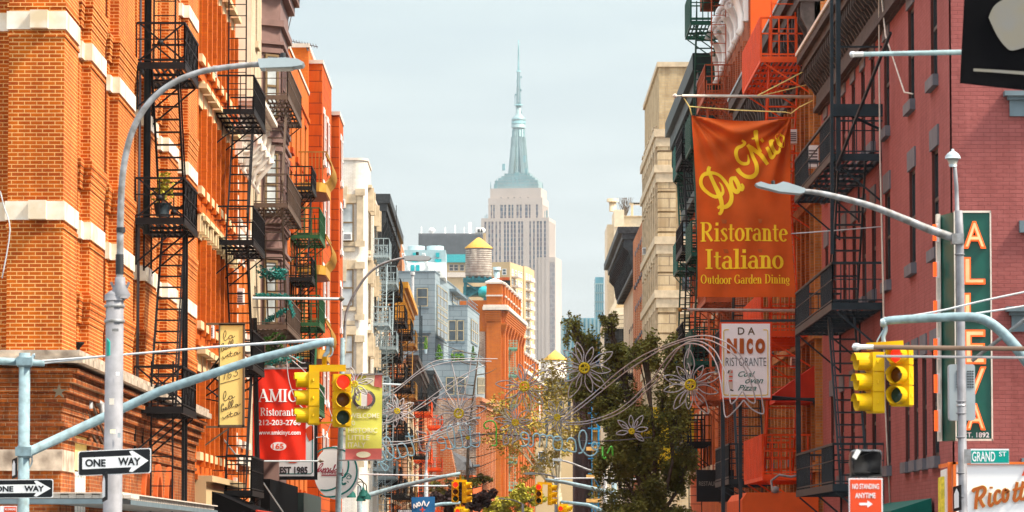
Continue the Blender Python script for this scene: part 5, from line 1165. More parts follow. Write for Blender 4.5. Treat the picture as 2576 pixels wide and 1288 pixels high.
# ---- scaffold
sf = thing('netted_scaffold', 'dark netted scaffold tower with blue frames behind the street tree', 'scaffold', (XX(1480, 380), 380, 0))
mb = MB(); X = lambda x: XX(x, 380); Z = lambda y: ZZ(y, 380); rnd = random.Random(4)
mb.box(X(1446), X(1490), 381, 392, 0, Z(870))
for k in range(26): x = 1444 + k * 1.8; mb.box(X(x), X(x + rnd.uniform(.8, 1.7)), 380.5 - rnd.random() * .4, 381, 0, Z(870 + rnd.uniform(-5, 14)))
mb.build('net', 'net', sf)
mb = MB()
for x in (1488, 1506, 1524):
    for d in (379, 382): mb.bar((X(x), d, 0), (X(x), d, Z(850)), .11)
for k in range(12):
    y = 850 + k * 38
    for d in (379, 382): mb.bar((X(1478), d, Z(y)), (X(1530), d, Z(y)), .10)
    if k % 2: mb.bar((X(1488), 379, Z(y)), (X(1506), 379, Z(y + 38)), .12); mb.bar((X(1524), 379, Z(y)), (X(1506), 379, Z(y + 38)), .12)
mb.build('frame', 'blue_scaf', sf)
for y in (1125, 1195, 1255): part_box(sf, 'plank', 'plank', X(1474), X(1545), 378.5, 380, Z(y + 9), Z(y))
mb = MB(); mb.box(X(1490), X(1640), 384, 400, 0, Z(840)); mb.build('building_shell', 'brick_cream', sf)
mb = MB()
for k in range(30): x = 1492 + k * 4.6; mb.box(X(x), X(x + 1.5), 383.7, 384, 0, Z(845))
for k in range(16): mb.box(X(1490), X(1640), 383.6, 383.95, Z(860 + k * 28), Z(857 + k * 28))
mb.build('bamboo_screen', 'ochre', sf)
yp = thing('yellow_hoarding', 'bright yellow panel half hidden by the dark tree', 'panel', (XX(1710, 150), 150, 4))
mb = MB(); mb.box(XX(1612, 150), XX(1762, 150), 150, 150.15, ZZ(1180, 150), ZZ(1024, 150)); mb.build('panel', 'letter_yellow', yp)
mb = MB(); mb.box(XX(1606, 150), XX(1768, 150), 149.95, 150.2, ZZ(1186, 150), ZZ(1180, 150)); mb.box(XX(1606, 150), XX(1612, 150), 149.95, 150.2, 0, ZZ(1024, 150)); mb.build('frame', 'bronze', yp)
rs = thing('dark_restaurant_sign', 'dark shop sign with faint white capitals behind the tree', 'sign', (XX(1770, 117), 117, ZZ(1200, 117)))
mb = MB(); mb.box(XX(1752, 117), XX(1845, 117), 117, 117.3, ZZ(1262, 117), ZZ(1182, 117)); mb.build('board', 'sign_black', rs)
text(rs, 'RESTAURANT', 'grey_print', XX(1757, 117), XX(1825, 117), ZZ(1222, 117), ZZ(1211, 117), 117, bold=.01)

# ================================================================ STREET POLES AND LAMPS
def octo(mb, x, y, z0, z1, r0, r1, n=8): mb.lathe((x, y, 0), [(r0, z0), (r1, z1)], n)
lp = thing('street_lamp', 'tall grey octagonal lamp pole in front of the banded corner building', 'street lamp', (XX(288, 47), 47, 0)); d = 47
c = W(288, 1000, d); mb = MB(); ct = W(289, 752, d)
mb.tube([Vector((c.x - .02, d, 0)), ct], .122, 8, .108); mb.lathe(ct, [(.125, -.02), (.125, .05), (.06, .1)], 8); mb.build('pole', 'galv_dark', lp)
arm = [(300, 775), (302, 640), (304, 520), (311, 420), (333, 330), (372, 262), (430, 212), (500, 182), (580, 168), (655, 161)]
mb = MB(); mb.tube([W(x, y, d) for x, y in smooth(arm, 5)], .044, 8, .034); mb.build('lamp_arm', 'galv', lp)
mb = MB(); mb.tube([W(301, 690, d), W(301, 640, d)], .05, 8); mb.tube([W(304, 585, d), W(304, 572, d)], .055, 8); mb.build('tape_band', 'sign_black', lp)
def cobra(parent, pts, d, w_=.36):
    """flat cobra-head lantern; pts: outline from arm end to nose in view pixels"""
    mb = MB(); mb.prism([W(x, y, d) - Vector((0, w_ / 2, 0)) for x, y in pts], (0, w_, 0)); o = mb.build('lamp_head', 'lamp_body', parent)
    return o
o = cobra(lp, [(650, 152), (720, 149), (750, 152), (766, 161), (762, 168), (735, 172), (655, 175)], d)
mb = MB(); mb.prism([W(x, y, d) - Vector((0, .13, 0)) for x, y in ((668, 174.5), (740, 172.5), (735, 176), (672, 177))], (0, .26, 0)); mb.build('lens', 'lens_glass', o)
mb = MB(); p = W(712, 149, d); mb.lathe(p, [(.035, -.02), (.035, .075), (.02, .08)], 10); mb.build('photocell', 'sign_black', o)
mb = MB(); p = W(302, 722, d); mb.lathe(p, [(.1, -.14), (.13, -.1), (.07, .02), (.06, .12)], 10)
for s_ in (-1, 1): mb.bar(p + Vector((s_ * .06, 0, -.05)), p + Vector((s_ * .11, 0, .06)), .03)
mb.build('arm_clamp', 'galv_dark', lp)
for y in (808, 770): mb = MB(); mb.lathe(W(288, y, d), [(.116, -.02), (.126, -.015), (.126, .015), (.116, .02)], 8); mb.build('steel_band', 'galv', lp)
for k, (x, y, w_, h_, m_) in enumerate(((281, 1010, 12, 16, 'offwhite'), (296, 940, 9, 9, 'sign_white'), (284, 1085, 14, 10, 'pale_text'), (300, 1095, 8, 12, 'grey_box'), (290, 830, 16, 7, 'galv'))):
    mb = MB(); a, b = W(x - w_ / 2, y + h_ / 2, 46.87), W(x + w_ / 2, y - h_ / 2, 46.87); mb.box(a.x, b.x, 46.865, 46.872, a.z, b.z); mb.build('sticker', m_, lp)
gp = thing('green_plate', 'small green plate turned edge-on on the grey lamp pole', 'sign', W(278, 875, 46.8)); mb = MB(); a, b = W(270, 852, 46.8), W(281, 897, 46.8); mb.hexa([(a.x, 46.7, b.z), (b.x, 46.5, b.z), (b.x + .01, 46.52, b.z), (a.x + .01, 46.72, b.z), (a.x, 46.7, a.z), (b.x, 46.5, a.z - .05), (b.x + .01, 46.52, a.z - .05), (a.x + .01, 46.72, a.z)]); mb.build('plate', 'sign_green', gp)

def one_way(label, x0, x1, y0, y1, dep, tilt=0.0):
    c = W((x0 + x1) / 2, (y0 + y1) / 2, dep); t = thing('one_way_sign', label, 'sign', c, 'one way signs')
    a, b = W(x0, y1, dep), W(x1, y0, dep); w_, h = b.x - a.x, b.z - a.z
    def pl(pts): return [(a.x + u * w_, dep, a.z + v * h + tilt * (u - .5) * w_) for u, v in pts]
    def rr(m, r=.03):
        q = []; ry = r * w_ / h
        for cx, cy, a0 in ((1 - m - r, m * w_ / h * .9 + ry, -90), (1 - m - r, 1 - m * w_ / h * .9 - ry, 0), (m + r, 1 - m * w_ / h * .9 - ry, 90), (m + r, m * w_ / h * .9 + ry, 180)):
            for k in range(5): t_ = R(a0 + k * 22.5); q.append((cx + r * math.cos(t_), cy + ry * math.sin(t_)))
        return q
    mb = MB(); mb.prism(pl(rr(0)), (0, .012, 0)); mb.build('plate', 'sign_white', t)
    mb = MB(); mb.prism([Vector(p) - Vector((0, .003, 0)) for p in pl(rr(.012))], (0, .002, 0)); mb.build('black_field', 'sign_black', t)
    mb = MB(); mb.prism([Vector(p) - Vector((0, .006, 0)) for p in pl([(.06, .27), (.735, .27), (.70, .10), (.745, .07), (.965, .5), (.745, .93), (.70, .9), (.735, .73), (.06, .73)])], (0, .002, 0)); mb.build('arrow', 'sign_white', t)
    sh = lambda x, z: dep - .008
    for s, u0, u1 in (('ONE', .10, .38), ('WAY', .55, .86)):
        o = text(t, s, 'sign_black', a.x + u0 * w_, a.x + u1 * w_, a.z + .345 * h + tilt * ((u0 + u1) / 2 - .5) * w_, a.z + .655 * h + tilt * ((u0 + u1) / 2 - .5) * w_, dep - .008, ext=.002, bold=.04)
    return t
one_way('large one way sign fixed to the grey octagonal lamp pole', 196, 380, 1131, 1194, 46.7, .045)
one_way('small one way sign fixed to the pale blue signal pole', -28, 134, 1206, 1253, 62.7, .01)
def narrow_sign(label, x0, x1, y0, y1, dep, s, yaw_d=.25):
    a, b = W(x0, y1, dep), W(x1, y0, dep); t = thing('sign_edge_plate', label, 'sign', W((x0 + x1) / 2, y1, dep))
    q = [Vector((a.x, dep, a.z)), Vector((b.x, dep - yaw_d, a.z + .03)), Vector((b.x, dep - yaw_d, b.z + .03)), Vector((a.x, dep, b.z))]
    mb = MB(); mb.prism(q, (.012, .01, 0)); mb.build('plate', 'sign_black', t)
    mb = MB(); lerp = lambda u, v: q[0] + (q[1] - q[0]) * u + (q[3] - q[0]) * v + Vector((-.006, -.008, 0))
    mb.prism([lerp(.2, .12), lerp(.8, .12), lerp(.8, .7), lerp(.5, .9), lerp(.2, .7)], (-.003, -.003, 0)); mb.build('arrow', 'sign_white', t)
narrow_sign('one way sign turned almost edge-on under the large one way sign', 257, 274, 1194, 1263, 46.7, 'ONE')
narrow_sign('thin sign turned edge-on beside the pale blue signal pole', 30, 47, 1156, 1205, 62.6, 'ONE')

sp = thing('signal_pole', 'pale blue signal pole with a long rising arm on the left', 'signal pole', (XX(62, 63), 63, 0)); d = 63
mb = MB(); c = W(62, 1000, d); mb.tube([Vector((c.x, d, 0)), W(62, 888, d)], .098, 8, .092); mb.build('pole', 'blue_pole', sp)
mb = MB(); mb.tube([W(74, 1137, d), W(400, 985, d), W(640, 905, d), W(812, 862, d), W(832, 860, d)], .082, 10, .06); mb.lathe(W(832, 861, d), [(.07, -.05), (.08, 0), (.07, .05)], 10, 'x'); mb.build('signal_arm', 'blue_pole', sp)
mb = MB(); mb.tube([W(-30, 907, d), W(50, 911, d)], .06, 8); mb.tube([W(74, 912, d), W(112, 914, d)], .055, 8, .05); mb.build('stub_arm', 'blue_pole', sp)
for y, h in ((1136, 16), (910, 14)):
    mb = MB(); mb.lathe(W(62, y, d), [(.1, -h * d / FPX), (.12, -h * d / FPX + .01), (.12, h * d / FPX - .01), (.1, h * d / FPX)], 12); mb.box(c.x - .13, c.x + .13, d - .13, d - .05, W(62, y + h * .7, d).z, W(62, y - h * .7, d).z); mb.build('clamp', 'blue_pole', sp)
mb = MB(); mb.tube(smooth([W(80, 1146, d), W(80, 1165, d), W(70, 1180, d), W(58, 1180, d)], 4), .012, 5); mb.tube([W(80, 905, d), W(85, 893, d), W(88, 893, d)], .03, 6); mb.build('conduit', 'grey_iron', sp)
mb = MB(); mb.tube(smooth([W(826, 866, d), W(824, 885, d), W(818, 893, d), W(816, 900, d)], 4), .035, 6); mb.tube(smooth([W(832, 866, d), W(837, 880, d), W(834, 893, d), W(826, 898, d)], 4), .014, 5); mb.build('hanger', 'grey_iron', sp)
cw_ = thing('span_wire', 'pair of pale cables strung above the left signal arm', 'cable', W(600, 880, 63))
mb = MB(); mb.tube(smooth([W(-20, 916, 63), W(150, 905, 63), W(400, 885, 63), W(600, 868, 63), W(828, 853, 63)], 5), .018, 5); mb.tube(smooth([W(110, 914, 63), W(300, 893, 63), W(550, 873, 63), W(828, 855, 63)], 5), .014, 5); mb.build('cable', 'wire', cw_)

def signal(parent, c, yaw, lit=True, s=1.0, h=.86, dark=False):
    """one three-lens head hung at c (its top centre), facing yaw (0 = towards -Y, positive turns to +X)"""
    fy = Vector((math.sin(yaw), -math.cos(yaw), 0)); fx = Vector((math.cos(yaw), math.sin(yaw), 0)); up = Vector((0, 0, 1)); c = Vector(c)
    P = lambda a, f, z: c + fx * a * s + fy * f * s + up * z * s
    mb = MB(); w_ = .145; hs = h / 3
    for k in range(3):
        z1_, z0 = -k * hs - .008, -(k + 1) * hs + .008
        mb.hexa([P(-w_, -.1, z0), P(w_, -.1, z0), P(w_, .07, z0), P(-w_, .07, z0), P(-w_, -.1, z1_), P(w_, -.1, z1_), P(w_, .07, z1_), P(-w_, .07, z1_)])
        mb.hexa([P(-w_ * .86, -.105, z0 - .02), P(w_ * .86, -.105, z0 - .02), P(w_ * .86, .06, z0 - .02), P(-w_ * .86, .06, z0 - .02), P(-w_ * .86, -.105, z0 + .02), P(w_ * .86, -.105, z0 + .02), P(w_ * .86, .06, z0 + .02), P(-w_ * .86, .06, z0 + .02)])
        for sx in (-1, 1): p = P(sx * (w_ + .008), 0, (z0 + z1_) / 2); mb.lathe(p, [(.012 * s, -.02), (.012 * s, .02)], 6)
    o = mb.build('signal_head', 'yellow', parent)
    for k in range(3):
        zc = -k * hs - hs / 2; vb = MB(); n = 20; r = .125
        for q in range(n):
            t0, t1 = R(-75 + 330 * q / n), R(-75 + 330 * (q + 1) / n)
            l0 = .235 if 0 < -75 + 330 * (q + .5) / n < 180 else .2
            a = [P(r * math.cos(t) * rr, f, zc + r * math.sin(t) * rr) for t, rr, f in ((t0, 1, .06), (t1, 1, .06), (t1, .97, .06 + l0), (t0, .97, .06 + l0), (t0, .92, .06), (t1, .92, .06), (t1, .9, .06 + l0), (t0, .9, .06 + l0))]
            vb.add([a[0], a[1], a[2], a[3], a[4], a[5], a[6], a[7]], [(0, 1, 2, 3), (4, 5, 6, 7), (2, 3, 7, 6)] + ([(0, 3, 7, 4)] if q == 0 else []) + ([(1, 2, 6, 5)] if q == n - 1 else []), True)
        vb.build('visor', 'yellow', o)
        lb = MB(); lb.add([P(.112 * math.cos(R(t)), .085 + .018 * 0, zc + .112 * math.sin(R(t))) for t in range(0, 360, 20)] + [P(0, .105, zc)], [(i, (i + 1) % 18, 18) for i in range(18)])
        lb.build('lens', ('red_lit' if lit and k == 0 else ('sign_black' if k == 0 else 'amber_off' if k == 1 else 'green_off')), o)
    return o
d = 63
ts = thing('traffic_signal', 'yellow twin traffic signal under the left arm showing red', 'traffic light', W(818, 915, d), 'traffic signals')
signal(ts, W(786, 934, d) - Vector((0, 0, 0)), -R(82), lit=False); signal(ts, W(860, 940, d), R(8))
mb = MB(); mb.bar(W(778, 927, d), W(870, 926, d), .09, .11); mb.tube([W(816, 897, d), W(816, 926, d)], .04, 8); mb.bar(W(800, 1064, d), W(850, 1062, d), .03); mb.build('bracket', 'yellow', ts)
# ---- right signal, lamps and poles
d = 53; rs_ = thing('signal_pole', 'pale blue curved signal arm reaching in from the right edge', 'signal pole', (XX(2680, d), d, 0))
arm = [(2224, 812), (2240, 806), (2320, 801), (2410, 797), (2460, 800), (2495, 815), (2530, 845), (2565, 885), (2610, 945), (2680, 1040)]
mb = MB(); mb.tube([W(x, y, d) for x, y in smooth(arm, 5)], .055, 10, .085); q = W(2680, 1040, d); mb.tube([q + Vector((0, 0, .4)), (q.x, d, 0)], .1, 8); mb.build('signal_arm', 'blue_pole', rs_)
mb = MB(); mb.tube(smooth([W(2226, 815, d), W(2228, 830, d), W(2222, 848, d), W(2224, 862, d)], 4), .03, 6); mb.tube(smooth([W(2224, 828, d), W(2212, 848, d), W(2206, 862, d), W(2216, 863, d), W(2226, 845, d)], 4), .012, 5); mb.lathe(W(2222, 812, d), [(.05, -.04), (.07, 0), (.05, .04)], 10, 'x'); mb.build('hanger', 'grey_iron', rs_)
mb = MB(); mb.tube([W(2620, 770, d), W(2445, 908, d)], .03, 6); mb.build('brace', 'galv', rs_)
ts = thing('traffic_signal', 'yellow twin traffic signal under the curved right arm', 'traffic light', W(2225, 868, d), 'traffic signals')
signal(ts, W(2198, 885, d), -R(74), lit=False, s=1.0, h=.83); signal(ts, W(2266, 868, d), -R(27), s=1.0, h=.83)
mb = MB(); mb.bar(W(2180, 872, d), W(2272, 866, d), .09, .1); mb.build('bracket', 'yellow', ts)
d = 60; rl = thing('street_lamp', 'grey lamp pole with a finial light beside the green vertical sign', 'street lamp', (XX(2416, d), d, 0))
mb = MB(); mb.tube([(XX(2421, d), d, 0), W(2414, 600, d), W(2412, 530, d)], .072, 8, .058); mb.tube([W(2408, 535, d), W(2406, 470, d), W(2400, 400, d)], .035, 8, .03); mb.build('pole', 'galv_dark', rl)
mb = MB(); mb.tube([W(x, y, d) for x, y in smooth([(2404, 600), (2340, 578), (2270, 549), (2190, 518), (2100, 494), (2050, 484), (2022, 481)], 4)], .07, 8, .036); mb.build('lamp_arm', 'galv', rl)
mb = MB(); mb.box(XX(2396, d), XX(2426, d), d - .09, d + .09, ZZ(614, d), ZZ(588, d)); mb.build('arm_clamp', 'galv', rl)
for y in (640, 1010, 1020, 1040, 1100, 1190, 1250): mb = MB(); mb.lathe(W(2418 if y > 900 else 2414, y, d), [(.066, -.012), (.078, -.01), (.078, .01), (.066, .012)], 10); mb.build('steel_band', 'galv_dark' if y % 3 else 'steel', rl)
o = cobra(rl, [(2024, 476), (1978, 461), (1968, 459), (1952, 466), (1935, 466), (1912, 459), (1899, 464), (1905, 470), (1960, 484), (2012, 489), (2022, 486)], d, .34)
mb = MB(); p = W(1945, 463, d); mb.lathe(p, [(.03, -.01), (.03, .05), (.02, .055)], 8); mb.build('photocell', 'sign_black', o)
mb = MB(); c = W(2397, 415, d); k_ = d / FPX
mb.lathe(c, [(9 * k_, 0), (16 * k_, 16 * k_)], 8); f_ = mb.build('finial_lantern', 'lens_glass', rl)
mb = MB(); mb.lathe(c + Vector((0, 0, 16 * k_)), [(20 * k_, 0), (19 * k_, 6 * k_), (14 * k_, 13 * k_), (7 * k_, 18 * k_), (4 * k_, 19 * k_), (3.5 * k_, 24 * k_), (1 * k_, 25 * k_)], 20); mb.lathe(c, [(9 * k_, -5 * k_), (11 * k_, 0), (9 * k_, 2 * k_)], 12); mb.build('finial_cap', 'lamp_body', f_)
ub = thing('utility_box', 'grey louvred utility box strapped behind the right lamp pole', 'box', W(2418, 1058, 60.2))
mb = MB(); a, b = W(2387, 1058, 60.2), W(2451, 917, 60.2); r = .04
q = []
for cx, cz, a0 in ((b.x - r, a.z + r, -90), (b.x - r, b.z - r, 0), (a.x + r, b.z - r, 90), (a.x + r, a.z + r, 180)):
    for k in range(5): q.append((cx + r * math.cos(R(a0 + k * 22.5)), 60.12, cz + r * math.sin(R(a0 + k * 22.5))))
mb.prism(q, (0, .22, 0)); mb.build('case', 'grey_box', ub)
mb = MB()
for i in (0, 1):
    for kx in range(3):
        for kz in range(7): mb.disc((W((2400 + kx * 6) if i == 0 else (2427 + kx * 6), 0, 60.1).x, W(2400, 934 + kz * 6.6, 60.1).z), .014, .01, 60.108, 8, .01)
mb.build('louvre_hole', 'sign_black', ub)
gs = thing('street_name_sign', 'green street name sign on the right lamp pole', 'sign', W(2490, 1165, 59.8)); d = 59.8
mb = MB(); mb.box(XX(2440, d), XX(2536, d), d, d + .012, ZZ(1167, d), ZZ(1129, d)); mb.build('plate', 'sign_white', gs)
mb = MB(); mb.box(XX(2441, d), XX(2535.5, d), d - .004, d - .001, ZZ(1164, d), ZZ(1133, d)); mb.build('green_field', 'sign_green', gs)
mb = MB(); mb.box(XX(2424, d), XX(2440, d), d, d + .03, ZZ(1166, d), ZZ(1130, d)); mb.build('mount', 'galv', gs)
text(gs, 'GRAND', 'sign_white', XX(2443, d), XX(2501, d), ZZ(1161, d), ZZ(1136, d), d - .006, ext=.003, bold=.015); text(gs, 'ST', 'sign_white', XX(2511, d), XX(2529, d), ZZ(1148, d), ZZ(1136, d), d - .006, ext=.003, bold=.01)
narrow_sign('small black and white sign edge-on low on the right lamp pole', 2398, 2411, 1225, 1288, 59.8, 'ONE', .3)

for lab, xs, ys, dd in (('pale flagpole reaching left from under the black flag', (2140, 2440), (137, 131), 40), ):
    fp = thing('flagpole', lab, 'flagpole', W(xs[1], ys[1], dd)); mb = MB(); mb.tube([W(xs[0] + 4, ys[0], dd), W(xs[1], ys[1], dd)], .024, 8, .028); mb.build('pole', 'blue_pole', fp)
    mb = MB(); mb.tube([W(xs[0] + 6, ys[0], dd), W(xs[0] + 32, ys[0] - .5, dd)], .028, 8); mb.lathe(W(xs[0] + 4, ys[0], dd), [(.005, -.03), (.03, -.02), (.035, 0), (.03, .02), (.005, .03)], 10, 'x'); mb.build('tip', 'steel', fp)
bf = thing('black_flag', 'black cloth flag with a large pale print at the top right corner', 'flag', W(2500, 0, 39.5)); d = 39.5
wav = lambda x, z: d + .012 * math.sin(x * 4 + z * 2) + .006 * math.sin(z * 7)
def cloth(corners, nx, nz, f, th=.006):
    mb = MB(); TL, TR, BR, BL = [Vector(c) for c in corners]; vs = []
    for j in range(nz + 1):
        for i in range(nx + 1):
            u, v = i / nx, j / nz; p = (TL * (1 - u) + TR * u) * (1 - v) + (BL * (1 - u) + BR * u) * v; p.y = f(p.x, p.z); vs.append(p)
    fs = [(j * (nx + 1) + i, j * (nx + 1) + i + 1, (j + 1) * (nx + 1) + i + 1, (j + 1) * (nx + 1) + i) for j in range(nz) for i in range(nx)]
    mb.add(vs, fs, True); mb.add([p + Vector((0, th, 0)) for p in vs], fs, True)
    return mb
cloth((W(2434, -160, d), W(2760, -160, d), W(2750, 246, d), W(2415, 209, d)), 20, 24, wav).build('cloth', 'black_cloth', bf)
mb = MB(); blob = [(2486, 45), (2497, 20), (2515, 4), (2545, -8), (2600, -20), (2680, -10), (2690, 60), (2650, 120), (2590, 118), (2546, 128), (2528, 118), (2510, 95), (2498, 72)]
mb.prism([Vector((p.x, d - .03, p.z)) for p in (W(x, y, d) for x, y in smooth(blob + blob[:1], 3)[:-1])], (0, .004, 0)); mb.build('pale_print', 'grey_print', bf)
mb = MB(); mb.prism([Vector((p.x, d - .03, p.z)) for p in (W(x, y, d) for x, y in ((2448, 173), (2500, 176), (2550, 179), (2600, 182), (2600, 191), (2550, 187), (2500, 183), (2448, 180)))], (0, .004, 0)); mb.build('printed_line', 'grey_print', bf)
for lab, xs, ys, dd, r, m_ in (('rusty flagpole crossing in front of the green vertical sign', (2150, 2620), (873, 878), 45, .028, 'brown_iron'), ('thinner flagpole just below the rusty one', (2196, 2620), (896, 900), 45, .016, 'galv_dark')):
    fp = thing('flagpole', lab, 'flagpole', W(xs[1], ys[1], dd), 'crossing flagpoles'); mb = MB(); mb.tube([W(xs[0] + 8, ys[0], dd), W(xs[1], ys[1], dd)], r, 8); mb.build('pole', m_, fp)
    if r > .02: mb = MB(); mb.lathe(W(xs[0] + 4, ys[0], dd), [(.005, -.05), (.04, -.035), (.05, 0), (.04, .035), (.03, .05), (.032, .2)], 10, 'x'); mb.build('tip', 'steel', fp)
ns = thing('no_standing_sign', 'red no standing sign with a white arrow at the bottom right', 'sign', W(2176, 1288, 35)); d = 35
mb = MB(); mb.box(XX(2133, d), XX(2218, d), d, d + .01, ZZ(1334, d), ZZ(1203, d)); mb.build('plate', 'sign_white', ns)
mb = MB(); mb.box(XX(2136, d), XX(2215, d), d - .004, d - .001, ZZ(1330, d), ZZ(1206, d)); mb.build('red_field', 'sign_red', ns)
for s, x0, x1, y0, y1 in (('NO STANDING', 2142, 2209, 1217, 1230), ('ANYTIME', 2149, 2200, 1240, 1253)): text(ns, s, 'sign_white', XX(x0, d), XX(x1, d), ZZ(y1, d), ZZ(y0, d), d - .006, ext=.003, bold=.012)
mb = MB(); mb.prism([W(x, y, d - .006) for x, y in ((2162, 1265), (2182, 1265), (2182, 1259), (2195, 1268), (2182, 1277), (2182, 1271), (2162, 1271))], (0, .003, 0)); mb.build('arrow', 'sign_white', ns)
pp = thing('sign_post', 'thin post behind the red no standing sign', 'post', (XX(2176, 35.1), 35.1, 0)); mb = MB(); mb.box(XX(2168, 35.1), XX(2184, 35.1), 35.02, 35.07, 0, ZZ(1210, 35.1)); mb.build('post', 'galv', pp)
n2 = thing('no_standing_sign', 'red no standing sign corner below the small one way sign', 'sign', W(25, 1288, 62.6)); d = 62.6
mb = MB(); mb.box(XX(4, d), XX(46, d), d, d + .01, ZZ(1330, d), ZZ(1273, d)); mb.build('plate', 'sign_white', n2); mb = MB(); mb.box(XX(14, d), XX(45, d), d - .004, d - .001, ZZ(1328, d), ZZ(1275, d)); mb.build('red_field', 'sign_red', n2)
text(n2, 'NO STANDING', 'sign_white', XX(16, d), XX(43, d), ZZ(1284, d), ZZ(1278, d), d - .006, ext=.003, bold=.01)
bg_ = thing('wrapped_signal', 'pedestrian signal wrapped in a black plastic bag above the red sign', 'signal', W(2178, 1200, 35.6)); rnd = random.Random(2)
mb = MB(); d = 35.6; prof = [(2139, 1200), (2136, 1165), (2137, 1145), (2143, 1134), (2160, 1130), (2185, 1131), (2208, 1131), (2218, 1136), (2219, 1160), (2217, 1200)]
n = len(prof); rings = []
for dy, s in ((-.14, .84), (-.11, .95), (0, 1), (.1, .97), (.16, .85)):
    cx, cz = XX(2178, d), ZZ(1165, d); rings.append([Vector((cx + (W(x, y, d).x - cx) * s * rnd.uniform(.98, 1.02), d + dy + rnd.uniform(-.02, .02), cz + (W(x, y, d).z - cz) * s)) for x, y in smooth(prof, 3)])
m = len(rings[0]); vs = [p for r_ in rings for p in r_]
mb.add(vs, [(a * m + i, a * m + (i + 1) % m, (a + 1) * m + (i + 1) % m, (a + 1) * m + i) for a in range(4) for i in range(m)] + [list(range(m)), list(range(4 * m, 5 * m))], True); mb.build('bag', 'bag', bg_)
mb = MB(); mb.prism([W(x, y, 35.42) for x, y in ((2144, 1150), (2155, 1130), (2166, 1134), (2154, 1156))], (0, .01, 0)); mb.build('white_label', 'white', bg_)
# ================================================================ SIGNS AND BANNERS
def rect(x0, x1, y0, y1, d): return XX(x0, d), XX(x1, d), ZZ(y1, d), ZZ(y0, d)
def plate(parent, name, mat, x0, x1, y0, y1, d, th=.02):
    a, b, c, e = rect(x0, x1, y0, y1, d); mb = MB(); mb.box(a, b, d, d + th, c, e); return mb.build(name, mat, parent)
def vmap(tl, d): return lambda x, y: (lambda p: (p.x, p.z))(W(*tl(x, y), d))
# --- yellow hanging sign
d = 97; la = thing('hanging_sign', 'tall pale yellow signboard with handwritten script on a bronze frame', 'sign', W(582, 1073, d))
plate(la, 'panel', 'yellow_sign', 553, 611, 818, 1070, d, .16)
mb = MB()
for r_ in ((550, 553.5, 815, 1074), (610.5, 615, 815, 1074), (550, 615, 815, 818.5), (550, 615, 1069, 1074)): a, b, c, e = rect(*r_, d); mb.box(a, b, d - .03, d + .2, c, e)
mb.bar(W(490, 815, d), W(617, 815, d), .06); mb.bar(W(518, 1074, d), W(617, 1074, d), .05); mb.bar(W(495, 1135, d), W(575, 1078, d), .04); mb.bar(W(493, 760, d), W(493, 820, d), .05); mb.build('frame', 'bronze', la)
tl = tile(860, 1280, 2.926)
wl = [[(112, 215), (130, 165), (122, 125), (105, 150), (100, 200), (112, 238), (140, 228), (160, 205)], [(200, 180), (170, 185), (163, 210), (180, 222), (200, 200), (203, 180), (205, 205), (218, 200), (235, 185)]]
w2_ = [[(88, 300), (100, 285), (98, 272), (80, 285), (76, 330), (80, 365), (100, 355), (105, 335), (92, 330), (110, 345), (125, 340), (135, 325), (125, 315), (118, 335), (130, 345), (150, 330)], [(150, 330), (178, 290), (180, 250), (168, 248), (160, 290), (165, 325), (185, 315), (210, 270), (212, 235), (200, 232), (192, 275), (198, 315), (225, 300)], [(262, 278), (240, 285), (238, 305), (255, 310), (265, 280), (270, 298), (285, 290), (300, 275)]]
w3_ = [[(85, 435), (95, 430), (100, 452), (115, 445), (125, 425), (135, 425), (150, 405), (152, 430), (170, 420)], [(182, 365), (180, 415), (195, 425), (215, 410)], [(160, 400), (205, 385)], [(262, 375), (235, 378), (225, 405), (245, 408), (262, 380), (266, 400), (280, 390), (296, 375)], [(150, 378), (155, 375)]]
num = [[(130, 585), (107, 697)], [(185, 580), (160, 620), (152, 665), (170, 682), (190, 655), (185, 630), (165, 640)], [(235, 570), (255, 560), (262, 580), (240, 605), (262, 610), (262, 640), (235, 658), (218, 645)], [(60, 748), (150, 722), (185, 714), (290, 684)]]
script(la, wl + w2_ + w3_ + num, .013, 'ink', vmap(tl, d), lambda x, z: d - .004)
tl2 = lambda x, y: tile(860, 1280, 2.926)(x, y + 707)
script(la, wl + w2_ + w3_, .013, 'ink', vmap(tl2, d), lambda x, z: d - .004)
sc_ = thing('sign_scroll_frame', 'black wrought scroll bracket reaching toward the yellow signboard', 'bracket', W(520, 980, 98)); mb = MB()
for (x0, y0, x1, y1) in ((490, 985, 552, 900), (495, 1010, 552, 975), (500, 960, 552, 1000), (480, 1020, 552, 940), (500, 1000, 552, 1010), (505, 930, 552, 960)): mb.bar(W(x0, y0, 98.2), W(x1, y1, 97.4), .03)
mb.build('bars', 'black_iron', sc_)
# --- red banner
d = 112; am = thing('red_banner', 'red restaurant banner with white lettering between two poles', 'banner', W(703, 1157, d))
wv = lambda x, z: d + .035 * math.sin(x * 4.2 + z * 1.3) + .02 * math.sin(x * 11 + z * 3)
cloth((W(636, 928, d), W(770, 927, d), W(769, 1157, d), W(636, 1157, d)), 26, 30, wv).build('cloth', 'banner_red', am)
off = lambda k: (lambda x, z: wv(x, z) - k)
a, b, c, e = rect(650, 762, 979, 1011, d); serif(am, 'AMICI', 'sign_white', a, b, c, e, off(.012))
a, b, c, e = rect(655, 749, 1026, 1046, d); serif(am, 'Ristorante', 'sign_white', a, b, c, e, off(.012))
for s, r_ in (('212-203-2766', (650, 757, 1056, 1070)), ('www.amicinyc.com', (651, 757, 1083, 1097))): a, b, c, e = rect(*r_, d); text(am, s, 'sign_white', a, b, c, e, d, ext=.004, bold=.025, yf=off(.018))
p = W(701, 1123, d); mb = MB(); mb.disc((p.x, p.z), .225, .125, wv(p.x, p.z) - .06, 28, .02); mb.build('white_oval', 'sign_white', am)
